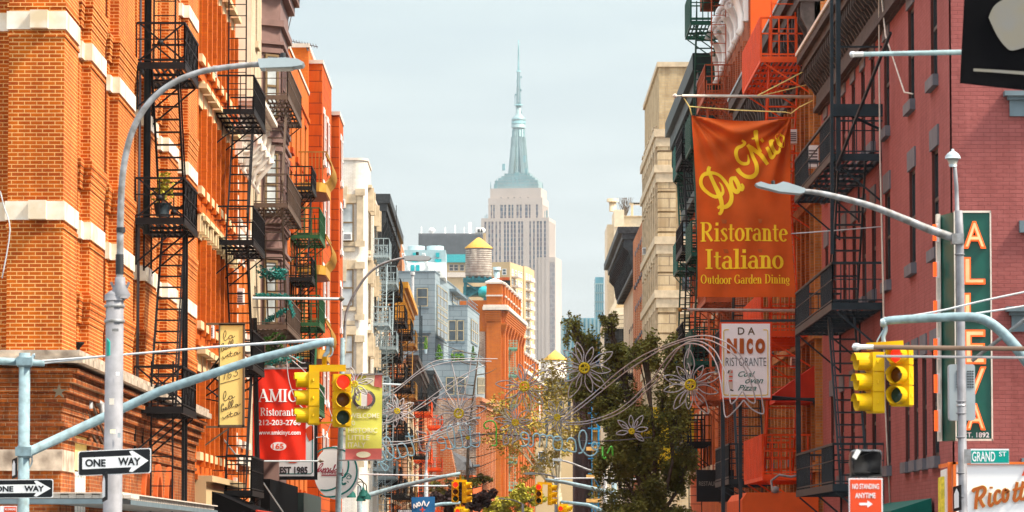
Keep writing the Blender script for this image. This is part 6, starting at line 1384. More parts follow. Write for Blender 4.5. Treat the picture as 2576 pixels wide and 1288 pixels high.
a, b, c, e = rect(687, 715, 1116, 1130, d); text(am, '165', 'sign_red', a, b, c, e, wv(p.x, p.z) - .066, ext=.004, bold=.02)
mb = MB()
for xx in (702, 702.5):
    for yy in ((1009), (1075)): p = W(xx, yy, d); mb.ribbon([(p.x + .1 * math.cos(R(t)), p.z + .08 * math.sin(R(t))) for t in range(180, 361, 20)], .012, off(.012))
mb.build('wind_slit', 'maroon', am)
po = thing('banner_pole', 'dark upright pole behind the left part of the red banner', 'pole', W(648, 1288, d - .3))
mb = MB(); q = W(646, 900, d - .35); mb.tube([W(640, 800, d - .35), W(648, 1200, d - .35), (W(652, 1288, d - .35).x, d - .35, 0)], .075, 8); mb.build('post', 'black_iron', po)
mb = MB(); mb.bar(W(640, 927, d), W(772, 926, d), .05); mb.bar(W(580, 1160, d), W(806, 1160, d), .05); mb.build('cross_bar', 'galv', po)
for lab, x0, y0, x1, y1, dd, r, tip in (('white flagpole over the tinsel fire escape on the left', 635, 750, 858, 752, 113, .055, 1), ('slim white pole under the red banner', 618, 1160, 806, 1160, 111, .03, 1), ('slanting white pole below the red banner', 656, 1205, 712, 1288, 111, .025, 0), ('slanting white pole by the low fire escape', 562, 1105, 604, 1158, 104, .03, 0), ('white flagpole beside the historic banner', 962, 966, 1012, 968, 180, .06, 1), ('white flagpole over the blue banner', 1030, 1222, 1130, 1222, 170, .045, 1)):
    fp = thing('flagpole', lab, 'flagpole', W(x0, y0, dd)); mb = MB(); mb.tube([W(x0, y0, dd), W(x1, y1, dd)], r * .75, 8); mb.build('pole', 'grey_box', fp)
    if tip: mb = MB(); mb.lathe(W(x1, y1, dd), [(.01, -.08), (r * 1.7, 0), (.01, .1)], 10, 'x'); mb.build('tip', 'bronze', fp)
# --- EST 1985 sign
d = 122; es = thing('framed_sign', 'white sign in a black frame hanging low behind the red banner', 'sign', W(745, 1205, d))
plate(es, 'frame', 'sign_black', 690, 799, 1054, 1207, d, .25); plate(es, 'panel', 'panel_white', 694, 791, 1058, 1198, d - .02, .015)
mb = MB(); pts = [W(x, y, d) for x, y in ((699, 1062), (786, 1062), (786, 1192), (699, 1192), (699, 1062))]
P2 = [(p.x, p.z) for p in pts]; mb.ribbon([(P2[0][0] + (P2[2][0] - P2[0][0]) * u, P2[0][1] + (P2[2][1] - P2[0][1]) * v) for u, v in ((.05, 0), (.95, 0), (1, .03), (1, .97), (.95, 1), (.05, 1), (0, .97), (0, .03), (.05, 0))], .03, lambda x, z: d - .03); mb.build('border_line', 'teal_line', es)
a, b, c, e = rect(705, 775, 1174, 1193, d); text(es, 'EST 1985', 'ink', a, b, c, e, d - .03, ext=.01, bold=.04)
mb = MB(); mb.prism([W(x, y, d - .03) for x, y in ((714, 1150), (760, 1150), (752, 1161), (742, 1165), (730, 1165), (720, 1160))], (0, .008, 0)); mb.prism([W(x, y, d - .03) for x, y in ((768, 1080), (780, 1070), (788, 1072), (789, 1104), (778, 1110), (772, 1098))], (0, .008, 0)); mb.build('red_ornament', 'sign_red', es)
# --- round moon sign
d = 132; ms_ = thing('round_sign', 'round white sign with a green crescent moon face', 'sign', W(847, 1255, d)); kk = d / FPX
c = W(846, 1189, d); Rr = 56 * kk
mb = MB(); mb.disc((c.x, c.z), Rr, 67 * kk, d, 44, .3); mb.build('disc', 'panel_white', ms_)
yf = lambda x, z: d - .008
tl = tile(1240, 1480, 2.269); mp_ = vmap(tl, d)
script(ms_, [[(50, 760), (110, 720), (180, 705), (260, 712), (340, 750), (400, 810), (425, 900), (415, 990), (370, 1070), (300, 1120), (220, 1148), (140, 1150), (90, 1130)], [(95, 1090), (160, 1092), (220, 1075), (250, 1055), (280, 1030)], [(345, 810), (350, 860), (340, 920), (318, 950), (320, 962), (300, 975), (285, 985), (292, 1000), (283, 1012), (300, 1035), (325, 1025)]], .055, 'teal_line', mp_, yf)
script(ms_, [[(330, 985), (345, 960), (372, 970), (360, 988), (335, 985)], [(325, 955), (350, 940), (378, 965)], [(290, 1042), (318, 1040), (330, 1022)], [(335, 1010), (352, 1020)]], .025, 'teal_line', mp_, yf)
script(ms_, [[(55, 925), (75, 900), (95, 860), (118, 845), (110, 870), (85, 900), (70, 925), (90, 915), (105, 895)], [(105, 895), (100, 918), (118, 910), (122, 890), (120, 915), (140, 890), (138, 918), (150, 905), (158, 890), (168, 895), (165, 918), (180, 905), (192, 890), (182, 910), (200, 915), (215, 900), (232, 860), (222, 870), (215, 912), (240, 900)], [(240, 905), (262, 862), (258, 900), (250, 915), (272, 905), (290, 890), (280, 912), (300, 905)], [(100, 925), (300, 925)], [(105, 956), (300, 956)]], .03, 'maroon', mp_, yf)
a_, b_ = W(*tl(108, 953), d), W(*tl(300, 928), d); text(ms_, 'RISTORANTE', 'maroon', a_.x, b_.x, a_.z, b_.z, d - .008, ext=.004, bold=.0)
gl_ = thing('gooseneck_lamps', 'bracket of green shaded gooseneck lamps near the round white sign', 'lamp', W(905, 1240, 136)); mb = MB(); sh = MB()
for x, y in ((884, 1243), (908, 1252), (914, 1240), (922, 1248), (875, 1240)):
    p = W(x, y, 136); sh.lathe(p, [(.17, -.12), (.14, .02), (.05, .12), (.03, .2)], 12); mb.tube(smooth([p + Vector((0, 0, .2)), p + Vector((-.02, 0, .4)), p + Vector((-.2, 0, .5)), p + Vector((-.45, 0, .42))], 4), .02, 5)
sh.build('lamp_shade', 'teal_iron', gl_); mb.build('neck', 'black_iron', gl_)
# --- second left street lamp with historic banner
d = 106; l2 = thing('street_lamp', 'slim grey street lamp carrying the yellow-green banner', 'street lamp', (XX(852, d), d, 0))
mb = MB(); q = W(851, 1250, d); mb.tube([(q.x - .02, d, 0), q, W(858, 1060, d), W(862, 850, d)], .085, 8, .065); mb.build('pole', 'blue_pole', l2)
mb = MB(); mb.tube([W(x, y, d) for x, y in smooth([(866, 860), (869, 800), (878, 768), (897, 730), (926, 690), (960, 665), (1000, 652), (1018, 650)], 5)], .04, 8, .03); mb.build('lamp_arm', 'galv', l2)
o = cobra(l2, [(1016, 645), (1050, 643), (1078, 645), (1085, 649), (1080, 655), (1060, 657), (1018, 655)], d, .3); mb = MB(); mb.lathe(W(1050, 643, d), [(.04, -.01), (.04, .09), (.03, .1)], 8); mb.build('photocell', 'sign_black', o)
for y in (1005, 1060, 1130, 1190): mb = MB(); mb.lathe(W(856, y, d), [(.08, -.015), (.092, -.01), (.092, .01), (.08, .015)], 10); mb.build('steel_band', 'galv_dark', l2)
d = 105.6; hb = thing('street_banner', 'yellow-green street banner with a tricolour badge and red foot', 'banner', W(915, 1157, d))
wv2 = lambda x, z: d + .018 * math.sin(x * 3 + z * 2) + .01 * math.sin(z * 6 + x)
C4 = lambda y0, y1: (W(870 - (y0 - 942) * .006, y0, d), W(962 - (y0 - 942) * .01, y0 - 1, d), W(962 - (y1 - 942) * .01, y1 - 1, d), W(870 - (y1 - 942) * .006, y1, d))
cloth(C4(944, 1129), 14, 26, wv2).build('cloth', 'banner_lime', hb); cloth(C4(1129, 1157), 14, 4, wv2).build('red_foot', 'banner_pink', hb)
o2 = lambda k: (lambda x, z: wv2(x, z) - k)
def on_cloth(name, mat, pts, k): mb = MB(); mb.prism([(p.x, wv2(p.x, p.z) - k, p.z) for p in [W(x, y, d) for x, y in pts]], (0, .006, 0)); return mb.build(name, mat, hb)
on_cloth('white_corner', 'pale_text', ((922, 944), (943, 944), (940, 972), (920, 958)), .02); on_cloth('red_corner', 'banner_pink', ((943, 944), (961, 943), (961, 976), (941, 972)), .02); on_cloth('red_corner', 'banner_pink', ((871, 945), (905, 944), (890, 965), (871, 972)), .02)
tl = tile(1240, 1480, 2.269)
ring = lambda rx, ry: [(lambda q: q)(tl(490 + rx * math.cos(R(t)), 265 + ry * math.sin(R(t)))) for t in range(0, 360, 15)]
on_cloth('badge_ring', 'wire_dark', ring(105, 90), .03); on_cloth('badge_white', 'white', ring(78, 66), .038)
on_cloth('badge_green', 'banner_lime', [tl(*p) for p in ((414, 255), (428, 225), (464, 203), (464, 328), (430, 308), (414, 280))], .046); on_cloth('badge_red', 'banner_pink', [tl(*p) for p in ((520, 203), (556, 228), (570, 262), (558, 300), (520, 328))], .046)
a, b, c, e = rect(tl(470, 0)[0], tl(550, 0)[0], tl(0, 208)[1], tl(0, 186)[1], d)
for s, x0, x1, y0, y1 in (('HISTORIC', 432, 548, 183, 201), ('LITTLE ITALY', 425, 560, 332, 350)):
    p0, p1 = W(*tl(x0, y1), d), W(*tl(x1, y0), d); text(hb, s, 'pale_text', p0.x, p1.x, p0.z, p1.z, d, ext=.004, bold=.02, yf=o2(.05))
for s, x0, x1, y0, y1 in (('WELCOME', 362, 630, 392, 435), ('TO', 352, 410, 460, 503), ('HISTORIC', 348, 612, 525, 570), ('LITTLE', 346, 540, 592, 637), ('ITALY', 344, 505, 657, 703)):
    p0, p1 = W(*tl(x0, y1), d), W(*tl(x1, y0), d); text(hb, s, 'pale_text', p0.x, p1.x, p0.z, p1.z, d, ext=.004, bold=.012, yf=o2(.02))
on_cloth('white_emblem', 'pale_text', [tl(485 + 66 * math.cos(R(t)), 768 + 28 * math.sin(R(t))) for t in range(0, 360, 20)], .02)
mb = MB(); mb.bar(W(860, 942, d), W(964, 941, d), .04); mb.bar(W(852, 1158, d), W(964, 1157, d), .035); mb.build('banner_arm', 'galv', hb)
# --- Da Nico banner
d = 91.2; da = thing('orange_banner', 'large orange cloth banner with yellow script and capitals above the street', 'banner', W(1870, 748, d))
TLc, TRc, BLc, BRc = W(1740, 290, d), W(1990, 296, d), W(1755, 747, d), W(2002, 748, d)
def dy(x, z):
    s = 0
    for c_, sg in ((TLc, 1), (TRc, -1)):
        ax, az = (x - c_.x) * sg, c_.z - z; r_ = math.hypot(ax, az); th = math.atan2(ax, az + .001)
        s += .075 * math.sin(th * 19 + sg) * min(1, r_ / .4) * math.exp(-((r_ / 1.9) ** 2)) + .085 * math.sin(th * 8 + 1) * math.exp(-((r_ / 2.6) ** 2))
    u = x - TLc.x; v = TLc.z - z
    s += .085 * math.sin((u * .85 - v * .55) * 3.6 + .5 + .5 * math.sin(v * 1.7)) * max(0, min(1, (v - .8) / 1.2)) + .02 * math.sin(u * 9 + math.sin(v * 2))
    return d + s
mb = MB(); nx, nzz = 70, 100; vs = []
for j in range(nzz + 1):
    for i in range(nx + 1):
        u, v = i / nx, j / nzz; p = (TLc * (1 - u) + TRc * u) * (1 - v) + (BLc * (1 - u) + BRc * u) * v
        p.z -= .10 * math.sin(math.pi * u) * (1 - v) ** 3; p.x += .05 * math.sin(math.pi * v) * (1 - u) ** 4 - .06 * math.sin(math.pi * v) * u ** 4; p.y = dy(p.x, p.z); vs.append(p)
fs = [(j * (nx + 1) + i, j * (nx + 1) + i + 1, (j + 1) * (nx + 1) + i + 1, (j + 1) * (nx + 1) + i) for j in range(nzz) for i in range(nx)]
mb.add(vs, fs, True); mb.add([p + Vector((0, .004, 0)) for p in vs], fs, True); mb.build('cloth', 'banner_orange', da)
tl = tile(2740, 440, 2.8)
D1 = [[(275, 635, 30), (262, 680, 36), (285, 740, 34), (330, 840, 36), (372, 930, 44), (400, 1010, 40), (410, 1080, 36), (408, 1130, 34), (388, 1168, 26), (374, 1150, 10)],
      [(362, 1105, 22), (390, 1088, 30), (420, 1095, 34), (470, 1080, 40), (508, 1035, 40), (518, 960, 36), (490, 870, 32), (440, 790, 30), (385, 735, 26), (320, 708, 28), (255, 712, 40), (205, 730, 34), (180, 775, 32), (180, 830, 32), (205, 880, 32), (250, 925, 30), (300, 960, 30), (350, 975, 34), (400, 955, 36), (425, 915, 26), (412, 850, 18), (382, 808, 6)]]
A1 = [[(560, 755, 28), (520, 770, 36), (515, 820, 38), (540, 890, 38), (580, 920, 44), (600, 880, 30), (575, 810, 26), (548, 765, 26)], [(558, 742, 22), (585, 800, 34), (612, 870, 36), (635, 895, 32), (650, 860, 26), (632, 825, 16)]]
N1 = [[(635, 342, 16), (670, 370, 26), (640, 400, 30), (590, 425, 34), (570, 480, 34), (590, 550, 30), (640, 592, 30), (700, 595, 30), (716, 560, 22), (708, 495, 8)],
      [(700, 390, 30), (735, 440, 32), (770, 530, 32), (800, 620, 36), (800, 700, 38), (755, 745, 40), (690, 745, 36), (640, 715, 34), (605, 675, 40), (590, 650, 36)],
      [(720, 405, 26), (760, 430, 34), (830, 480, 36), (880, 550, 36), (925, 612, 30)], [(850, 470, 24), (815, 390, 26), (795, 310, 34), (792, 250, 44), (790, 230, 30)], [(745, 326, 14), (790, 318, 20)]]
N2 = [[(910, 420, 26), (940, 475, 34), (970, 535, 36), (1000, 510, 22), (1005, 470, 18)], [(848, 328, 28), (878, 358, 26)],
      [(985, 360, 34), (960, 350, 34), (965, 410, 34), (1010, 480, 36), (1050, 470, 26), (1055, 440, 16)], [(1050, 285, 30), (1030, 300, 36), (1045, 370, 36), (1085, 410, 34), (1100, 380, 26), (1100, 300, 14), (1060, 280, 26)], [(1050, 440, 16), (1085, 405, 22)]]
sc2 = 1.22 / 2.8 * 2576 / 4096 * d / FPX
mpx = vmap(tl, d)
script(da, [[(p[0], p[1], p[2] * sc2) for p in st] for st in D1 + A1 + N1 + N2], .1, 'letter_yellow', mpx, lambda x, z: dy(x, z) - .012)
tl = tile(2700, 700, 1.84)
for s, x0, x1, yb, yt in (('Ristorante', 186, 830, 488, 345), ('Italiano', 222, 800, 690, 545), ('Outdoor Garden Dining', 188, 845, 800, 733)):
    p0, p1 = W(*tl(x0, yb), d), W(*tl(x1, yt), d); serif(da, s, 'letter_yellow', p0.x, p1.x, p0.z, p1.z, lambda x, z: dy(x, z) - .012)
mb = MB()
for x, y, r_ in ((360, 345, .07), (620, 340, .07), (378, 560, .07), (625, 560, .06)):
    p = W(*tl(x, y), d); mb.prism([(p.x - r_, dy(p.x, p.z) - .012, p.z + r_ * .7), (p.x + r_, dy(p.x, p.z) - .012, p.z + r_ * .7), (p.x + r_ * .7, dy(p.x, p.z) - .012, p.z - r_ * .7), (p.x - r_ * .6, dy(p.x, p.z) - .012, p.z - r_ * .6)], (0, .004, 0))
mb.build('wind_flap', 'rust_letter', da)
for lab, y, x0, x1 in (('white flagpole holding the top of the orange banner', 241, 1716, 2065), ('white flagpole just under the orange banner', 779, 1729, 2012)):
    fp = thing('flagpole', lab, 'flagpole', W(x1, y, d)); mb = MB(); mb.tube([W(x0, y, d), W(x1, y + 3, d + .2)], .034, 8, .04); mb.build('pole', 'offwhite', fp)
    mb = MB(); q = W(x0 - 18, y, d); mb.lathe(q, [(.01, -.055), (.045, -.03), (.055, 0), (.045, .03), (.01, .055)], 10, 'x'); mb.tube([q, W(x0, y, d)], .012, 6); mb.build('ball_tip', 'ochre_iron' if y > 500 else 'offwhite', fp)
mb = MB(); mb.tube([W(1720, 246, d), W(1735, 270, d), TLc], .015, 5); mb.tube([W(1735, 268, d), W(1850, 277, d), W(1975, 282, d), TRc + Vector((0, 0, .1)), W(2010, 270, d), W(2050, 250, d)], .014, 5); mb.tube([W(1905, 241, 91), W(2060, 160, 91)], .015, 5); mb.tube([W(1915, 241, 91), W(2085, 200, 91)], .012, 5); mb.build('halyard', 'yellow_sign', da)
# --- Da Nico box sign
d = 90.3; dn = thing('box_sign', 'white pizzeria box sign with red border and relief letters', 'sign', W(1876, 1003, d)); tl = tile(2860, 1270, 3.788)
plate(dn, 'case', 'sign_red', 1812.5, 1941, 810, 1004, d, .3); plate(dn, 'panel', 'panel_white', 1815.5, 1937.5, 814, 1000, d - .012, .01)
yf = lambda x, z: d - .02
def trect(x0, x1, y0, y1): a, b = W(*tl(x0, y1), d), W(*tl(x1, y0), d); return a.x, b.x, a.z, b.z
script(dn, [[(208, 186), (160, 188), (135, 205), (132, 300), (132, 700), (132, 1130), (150, 1170), (200, 1178), (480, 1178), (740, 1178), (785, 1168), (800, 1130), (800, 700), (800, 300), (795, 205), (770, 188), (730, 188)]], .02, 'yellow_edge', vmap(tl, d), yf, k=4)
text(dn, 'D', 'bronze', *trect(345, 445, 150, 260), d - .018, ext=.015, bold=.015); text(dn, 'A', 'bronze', *trect(495, 605, 150, 262), d - .018, ext=.015, bold=.015)
o = text(dn, 'N', 'rust_letter', *trect(180, 330, 318, 545), d - .03, ext=.02, bold=.075); mb = MB(); a, b, c, e = trect(372, 436, 318, 548); mb.box(a, b, d - .04, d - .012, c, e); mb.build('lettering', 'rust_letter', dn)
text(dn, 'C', 'rust_letter', *trect(476, 572, 318, 552), d - .03, ext=.02, bold=.085); text(dn, 'O', 'rust_letter', *trect(610, 758, 318, 545), d - .03, ext=.02, bold=.085)
text(dn, 'RISTORANTE', 'blue_iron', *trect(162, 775, 608, 735), d - .02, ext=.006, bold=-.012)
for s_, r_ in (('Coal', (350, 605, 815, 898)), ('oven', (455, 730, 935, 1000)), ('Pizza', (345, 628, 1022, 1108))): text(dn, s_, 'teal_iron', *trect(*r_), d - .02, ext=.006, bold=.005, shear=.45)
mb = MB()
for (x, y, w_, h_, m_) in ((240, 860, 55, 150, 'w'), (235, 1020, 70, 130, 'w')):
    mb.prism([W(*tl(x + a, y + b), d - .02) for a, b in ((-w_ / 2, h_ / 2), (w_ / 2, h_ / 2), (w_ / 2, -h_ / 3), (0, -h_ / 2), (-w_ / 2, -h_ / 3))], (0, .004, 0))
mb.build('pale_emblem', 'pale_coping', dn); mb = MB()
for pts in (((240, 840), (270, 838), (262, 785)), ((212, 905), (268, 905), (268, 885), (212, 885)), ((205, 970), (268, 970), (262, 945), (208, 948))): mb.prism([W(*tl(*p), d - .026) for p in pts], (0, .004, 0))
mb.build('red_emblem', 'sign_red', dn); script(dn, [[(230, 1095), (278, 1108)], [(195, 845), (215, 800)]], .03, 'ink', vmap(tl, d), yf)
# --- green vertical sign
d = 62; al = thing('vertical_sign', 'tall dark green vertical sign with orange neon letters', 'sign', W(2446, 1108, d))
x0, x1 = XX(2404, d), XX(2495, d); z0, z1_ = ZZ(1107, d), ZZ(533, d); xl = XX(2367, 62.6)
mb = MB(); mb.prism([(x0, d, z0), (x1, d, z0), (x1, d + .55, z0), (xl, 62.75, z0)], (0, 0, z1_ - z0)); mb.build('cabinet', 'alleva_green', al)
mb = MB()
for r_ in ((2402, 2405, 532, 1109), (2492.5, 2496, 532, 1109), (2404, 2495, 530, 535), (2404, 2495, 1104, 1109)): a, b, c, e = rect(*r_, d); mb.box(a, b, d - .025, d - .001, c, e)
mb.box(xl - .05, xl + .01, 62.6, 62.78, z0, z1_ + .02); mb.build('edge_trim', 'offwhite', al)
tlA = tile(3300, 650, 1.7173); tlB = tile(3300, 1300, 1.7224)
def letter(s, tl_, x0_, x1_, y0_, y1_):
    a, b = W(*tl_(x0_, y1_), d), W(*tl_(x1_, y0_), d)
    text(al, s, 'neon', a.x, b.x, a.z, b.z, d - .06, ext=.05, bold=.03, name='neon_letter')
    text(al, s, 'neon_pale', a.x + .035, b.x - .035, a.z + .03, b.z - .03, d - .066, ext=.004, bold=-.006, name='letter_face')
letter('A', tlA, 948, 1102, 405, 592); letter('L', tlA, 948, 1097, 652, 838); letter('L', tlA, 948, 1097, 898, 1085); letter('E', tlA, 955, 1100, 1150, 1385)
letter('V', tlB, 945, 1108, 288, 478); letter('A', tlB, 968, 1102, 540, 725)
a, b = W(*tlB(935, 775), d), W(*tlB(1130, 740), d); text(al, 'EST. 1892', 'sign_white', a.x, b.x, a.z, b.z, d - .012, ext=.006, bold=.01)
mb = MB(); sd_ = MB()
for ya, yb in ((563, 610), (658, 700), (755, 812), (850, 905), (940, 992), (1030, 1088)):
    a, b = ZZ(yb, 62.6), ZZ(ya, 62.6); sd_.box(xl - .075, xl - .03, 62.45, 62.55, a, b); mb.box(xl - .13, xl - .076, 62.42, 62.5, a + .02, b - .02)
sd_.build('letter_return', 'white', al); mb.build('neon_edge', 'neon', al)
# --- storefront sign
d = 61.5; sf_ = thing('storefront_sign', 'white shop fascia with orange border and brown brush lettering', 'sign', W(2485, 1288, d)); tl = tile(3800, 1780, 4.807)
plate(sf_, 'panel', 'panel_white', 2402, 2700, 1168, 1330, d, .3)
mb = MB()
for r_ in ((2395, 2402, 1162, 1330), (2395, 2700, 1162, 1168)): a, b, c, e = rect(*r_, d); mb.box(a, b, d - .04, d + .3, c, e)
p, q = W(2361, 1177, 63.6), W(2395, 1162, d); mb.prism([(q.x, d, q.z), (p.x, 63.6, q.z), (p.x, 63.6, q.z - .06), (q.x, d, q.z - .06)], (.02, 0.02, 0)); mb.bar((q.x - .03, d + .1, q.z), (q.x - .03, d + .1, 1.5), .06, .06); mb.build('border', 'orange_trim', sf_)
mb = MB(); mb.prism([(p.x + .02, 63.5, 1.4), (q.x - .06, d + .3, 1.4), (q.x - .06, d + .3, q.z - .1), (p.x + .02, 63.5, q.z - .1)], (.03, 0, 0)); mb.build('side_panel', 'white', sf_)
mb = MB()
for k in range(6): u = .06 + k * .15; mb.bar((p.x + .0 + (q.x - .1 - p.x) * u, 63.5 + (d + .3 - 63.5) * u, 1.4), (p.x + .0 + (q.x - .1 - p.x) * u, 63.5 + (d + .3 - 63.5) * u, q.z - .22), .05, .03)
mb.build('yellow_stripe', 'yellow_stripe', sf_)
ric = [[(430, 905, 50), (455, 862, 60), (540, 835, 60), (620, 812, 62), (665, 850, 62), (655, 920, 62), (600, 1000, 60), (530, 1045, 50)], [(530, 860, 52), (510, 960, 58), (495, 1080, 60), (485, 1235, 60)], [(570, 1030, 50), (600, 1120, 60), (650, 1195, 62)],
       [(765, 920, 56), (750, 1020, 56), (745, 1130, 60), (780, 1170, 56), (830, 1110, 40)], [(783, 805, 60), (783, 840, 60)], [(935, 930, 46), (945, 885, 50), (895, 890, 56), (860, 960, 56), (855, 1080, 60), (900, 1120, 56), (985, 1040, 40)], [(1075, 850, 56), (1030, 880, 60), (1010, 980, 58), (1030, 1080, 60), (1080, 1060, 52), (1110, 960, 52), (1095, 870, 52), (1060, 880, 30), (1075, 920, 24), (1140, 880, 26)],
       [(1285, 715, 56), (1255, 880, 58), (1225, 1030, 60), (1260, 1075, 56), (1330, 1000, 44)], [(1400, 700, 56), (1370, 880, 58), (1345, 1010, 60), (1390, 1045, 56), (1450, 990, 44)], [(1200, 870, 44), (1300, 845, 44), (1440, 800, 44)], [(1560, 860, 52), (1500, 900, 56), (1500, 1010, 58), (1560, 1000, 50), (1580, 870, 50), (1580, 1010, 52), (1640, 980, 40)]]
s2_ = 1 / 4.807 * 2576 / 4096 * d / FPX
script(sf_, [[(p_[0] + 7, p_[1] - 4, p_[2] * s2_ * 1.12) for p_ in st] for st in ric], .1, 'yellow_edge', vmap(tl, d), lambda x, z: d - .012, name='letter_edge'); script(sf_, [[(p_[0], p_[1], p_[2] * s2_) for p_ in st] for st in ric], .1, 'rust_letter', vmap(tl, d), lambda x, z: d - .035)
mb = MB(); mb.prism([W(*tl(*p_), d - .03) for p_ in ((1380, 590), (1425, 590), (1520, 400), (1460, 400))], (0, .015, 0)); mb.build('red_letter', 'sign_red', sf_)
ga = thing('green_awning', 'green fabric awning at the foot of the pink building', 'awning', W(2270, 1288, 68)); mb = MB()
mb.prism([(7.45, 67, ZZ(1256, 67) + .02), (6.75, 67, ZZ(1285, 67)), (6.75, 67, 1.9), (7.45, 67, 1.9)], (0, 7.5, 0)); mb.build('canvas', 'green_awning', ga)
# --- blue banner
d = 168; nb = thing('blue_banner', 'small blue banner with white capitals and a red cross', 'banner', W(1064, 1288, d)); wv3 = lambda x, z: d + .04 * math.sin(x * 3 + z)
cloth((W(1035, 1251, d), W(1094, 1249, d), W(1094, 1310, d), W(1036, 1310, d)), 10, 10, wv3).build('cloth', 'blue_cloth', nb)
script(nb, [[(1042, 1279), (1041, 1268), (1049, 1277), (1048, 1265)], [(1054, 1263), (1051, 1268), (1054, 1273), (1058, 1268), (1054, 1263)], [(1061, 1273), (1066, 1260), (1070, 1272)], [(1073, 1274), (1080, 1262)]], .05, 'white', lambda x, y: (W(x, y, d).x, W(x, y, d).z), lambda x, z: wv3(x, z) - .03, k=3)
mb = MB(); a, b, c, e = rect(1062, 1065, 1276, 1292, d); mb.box(a, b, d - .12, d - .1, c, e); a, b, c, e = rect(1057, 1070, 1281, 1284, d); mb.box(a, b, d - .125, d - .105, c, e); mb.build('red_cross', 'sign_red', nb)
bs = thing('black_shop_sign', 'small black shop sign with white capitals under the blue banner', 'sign', W(1020, 1288, 172)); plate(bs, 'board', 'sign_black', 998, 1040, 1281, 1300, 172, .2); a, b, c, e = rect(1003, 1036, 1283, 1288, 172); text(bs, 'ORCHARD', 'sign_white', a, b, c, e, 171.98, bold=.02)
# --- further signals
def far_signal(tag_, d, heads, arm, hang, lamp=None, pole=None):
    t = thing('traffic_signal', tag_[0], 'traffic light', W(*hang, d), 'traffic signals')
    for (x, y, yw, lit) in heads: signal(t, W(x, y, d), R(yw), lit)
    mb = MB(); mb.bar(W(heads[0][0] - 4, heads[0][1] - 2, d), W(heads[-1][0] + 4, heads[-1][1] - 2, d), .1); mb.tube([W(*hang, d), W(hang[0], heads[0][1], d)], .04, 6); mb.build('bracket', 'yellow', t)
    p = thing('signal_pole', tag_[1], 'signal pole', W(arm[0][0], 1288, d)); mb = MB(); mb.tube([W(x, y, d) for x, y in arm], .1, 8, .07); q = W(*arm[0], d); mb.tube([(q.x, d, 0), q + Vector((0, 0, .5))], .11, 8); mb.build('signal_arm', 'blue_pole', p)
far_signal(('twin yellow signal hanging over the far crossing left of centre', 'pale signal arm rising from the far left kerb'), 160, [(1145, 1211, 4, True), (1170, 1212, 78, False)], [(905, 1252), (1000, 1225), (1100, 1202), (1158, 1191)], (1158, 1191))
far_signal(('twin yellow signal in front of the yellow trees', 'pale signal arm reaching in front of the scaffold'), 165, [(1356, 1217, -4, True), (1385, 1219, 78, False)], [(1545, 1243), (1480, 1226), (1420, 1213), (1372, 1207)], (1372, 1207))
far_signal(('half hidden signal at the lower edge left of centre', 'short signal arm at the lower edge by the blue banner'), 190, [(1150, 1279, 4, True), (1166, 1279, 70, False)], [(1060, 1278), (1110, 1268), (1158, 1265)], (1158, 1265))
far_signal(('half hidden signal at the lower edge before the scaffold', 'short signal arm at the lower edge before the scaffold'), 190, [(1411, 1272, -4, True), (1425, 1272, 70, False)], [(1540, 1295), (1480, 1270), (1410, 1262)], (1410, 1262))
for lab, pts, d, head in (('slim lamp reaching left in front of the scaffold', [(1500, 1288), (1504, 1240), (1540, 1210), (1480, 1188), (1420, 1165)], 0, None),): pass
for lab, d, pole, pts, hd_ in (('grey lamp leaning in from the scaffold side', 170, (1523, 1288), [(1522, 1195), (1480, 1182), (1440, 1166), (1412, 1158)], [(1414, 1154), (1394, 1153), (1388, 1156), (1394, 1159), (1413, 1161)]), ('grey lamp low in front of the pale house', 240, (1400, 1300), [(1398, 1200), (1370, 1193), (1345, 1191)], [(1346, 1188), (1325, 1188), (1316, 1191), (1325, 1194), (1346, 1194)]), ('dark grey lamp curving up in front of the mottled block', 185, (1074, 1288), [(1072, 1190), (1074, 1140), (1082, 1105), (1100, 1085), (1125, 1072), (1150, 1066)], [(1150, 1062), (1175, 1062), (1186, 1065), (1175, 1068), (1150, 1069)]), ('tiny lamp over the lower trees', 260, (1320, 1310), [(1315, 1268), (1290, 1258), (1268, 1255)], [(1268, 1252), (1255, 1252), (1250, 1255), (1268, 1257)])):
    t = thing('street_lamp', lab, 'street lamp', (XX(pole[0], d), d, 0), 'distant street lamps'); mb = MB(); mb.tube([(XX(pole[0], d), d, 0), W(*pts[0], d)], .12, 8, .09); mb.build('pole', 'galv', t)
    mb = MB(); mb.tube([W(x, y, d) for x, y in smooth(pts, 4)], .06, 6, .04); mb.build('lamp_arm', 'galv', t); cobra(t, hd_, d, .35)
for lab, x, y in (('pale wall lamp arm on the mottled block, upper', 1195, 1050), ('pale wall lamp arm on the mottled block, middle', 1195, 1113), ('pale wall lamp arm on the mottled block, lower', 1193, 1170)):
    t = thing('wall_lamp', lab, 'lamp', W(x, y + 20, 392)); mb = MB(); mb.prism([W(x - 14, y, 391), W(x + 14, y - 2, 391), W(x + 14, y + 3, 391), W(x - 12, y + 4, 391)], (0, .8, 0)); mb.bar(W(x - 12, y, 391.4), W(x - 14, y + 20, 391.4), .15); mb.build('lamp_head', 'slate_trim', t)

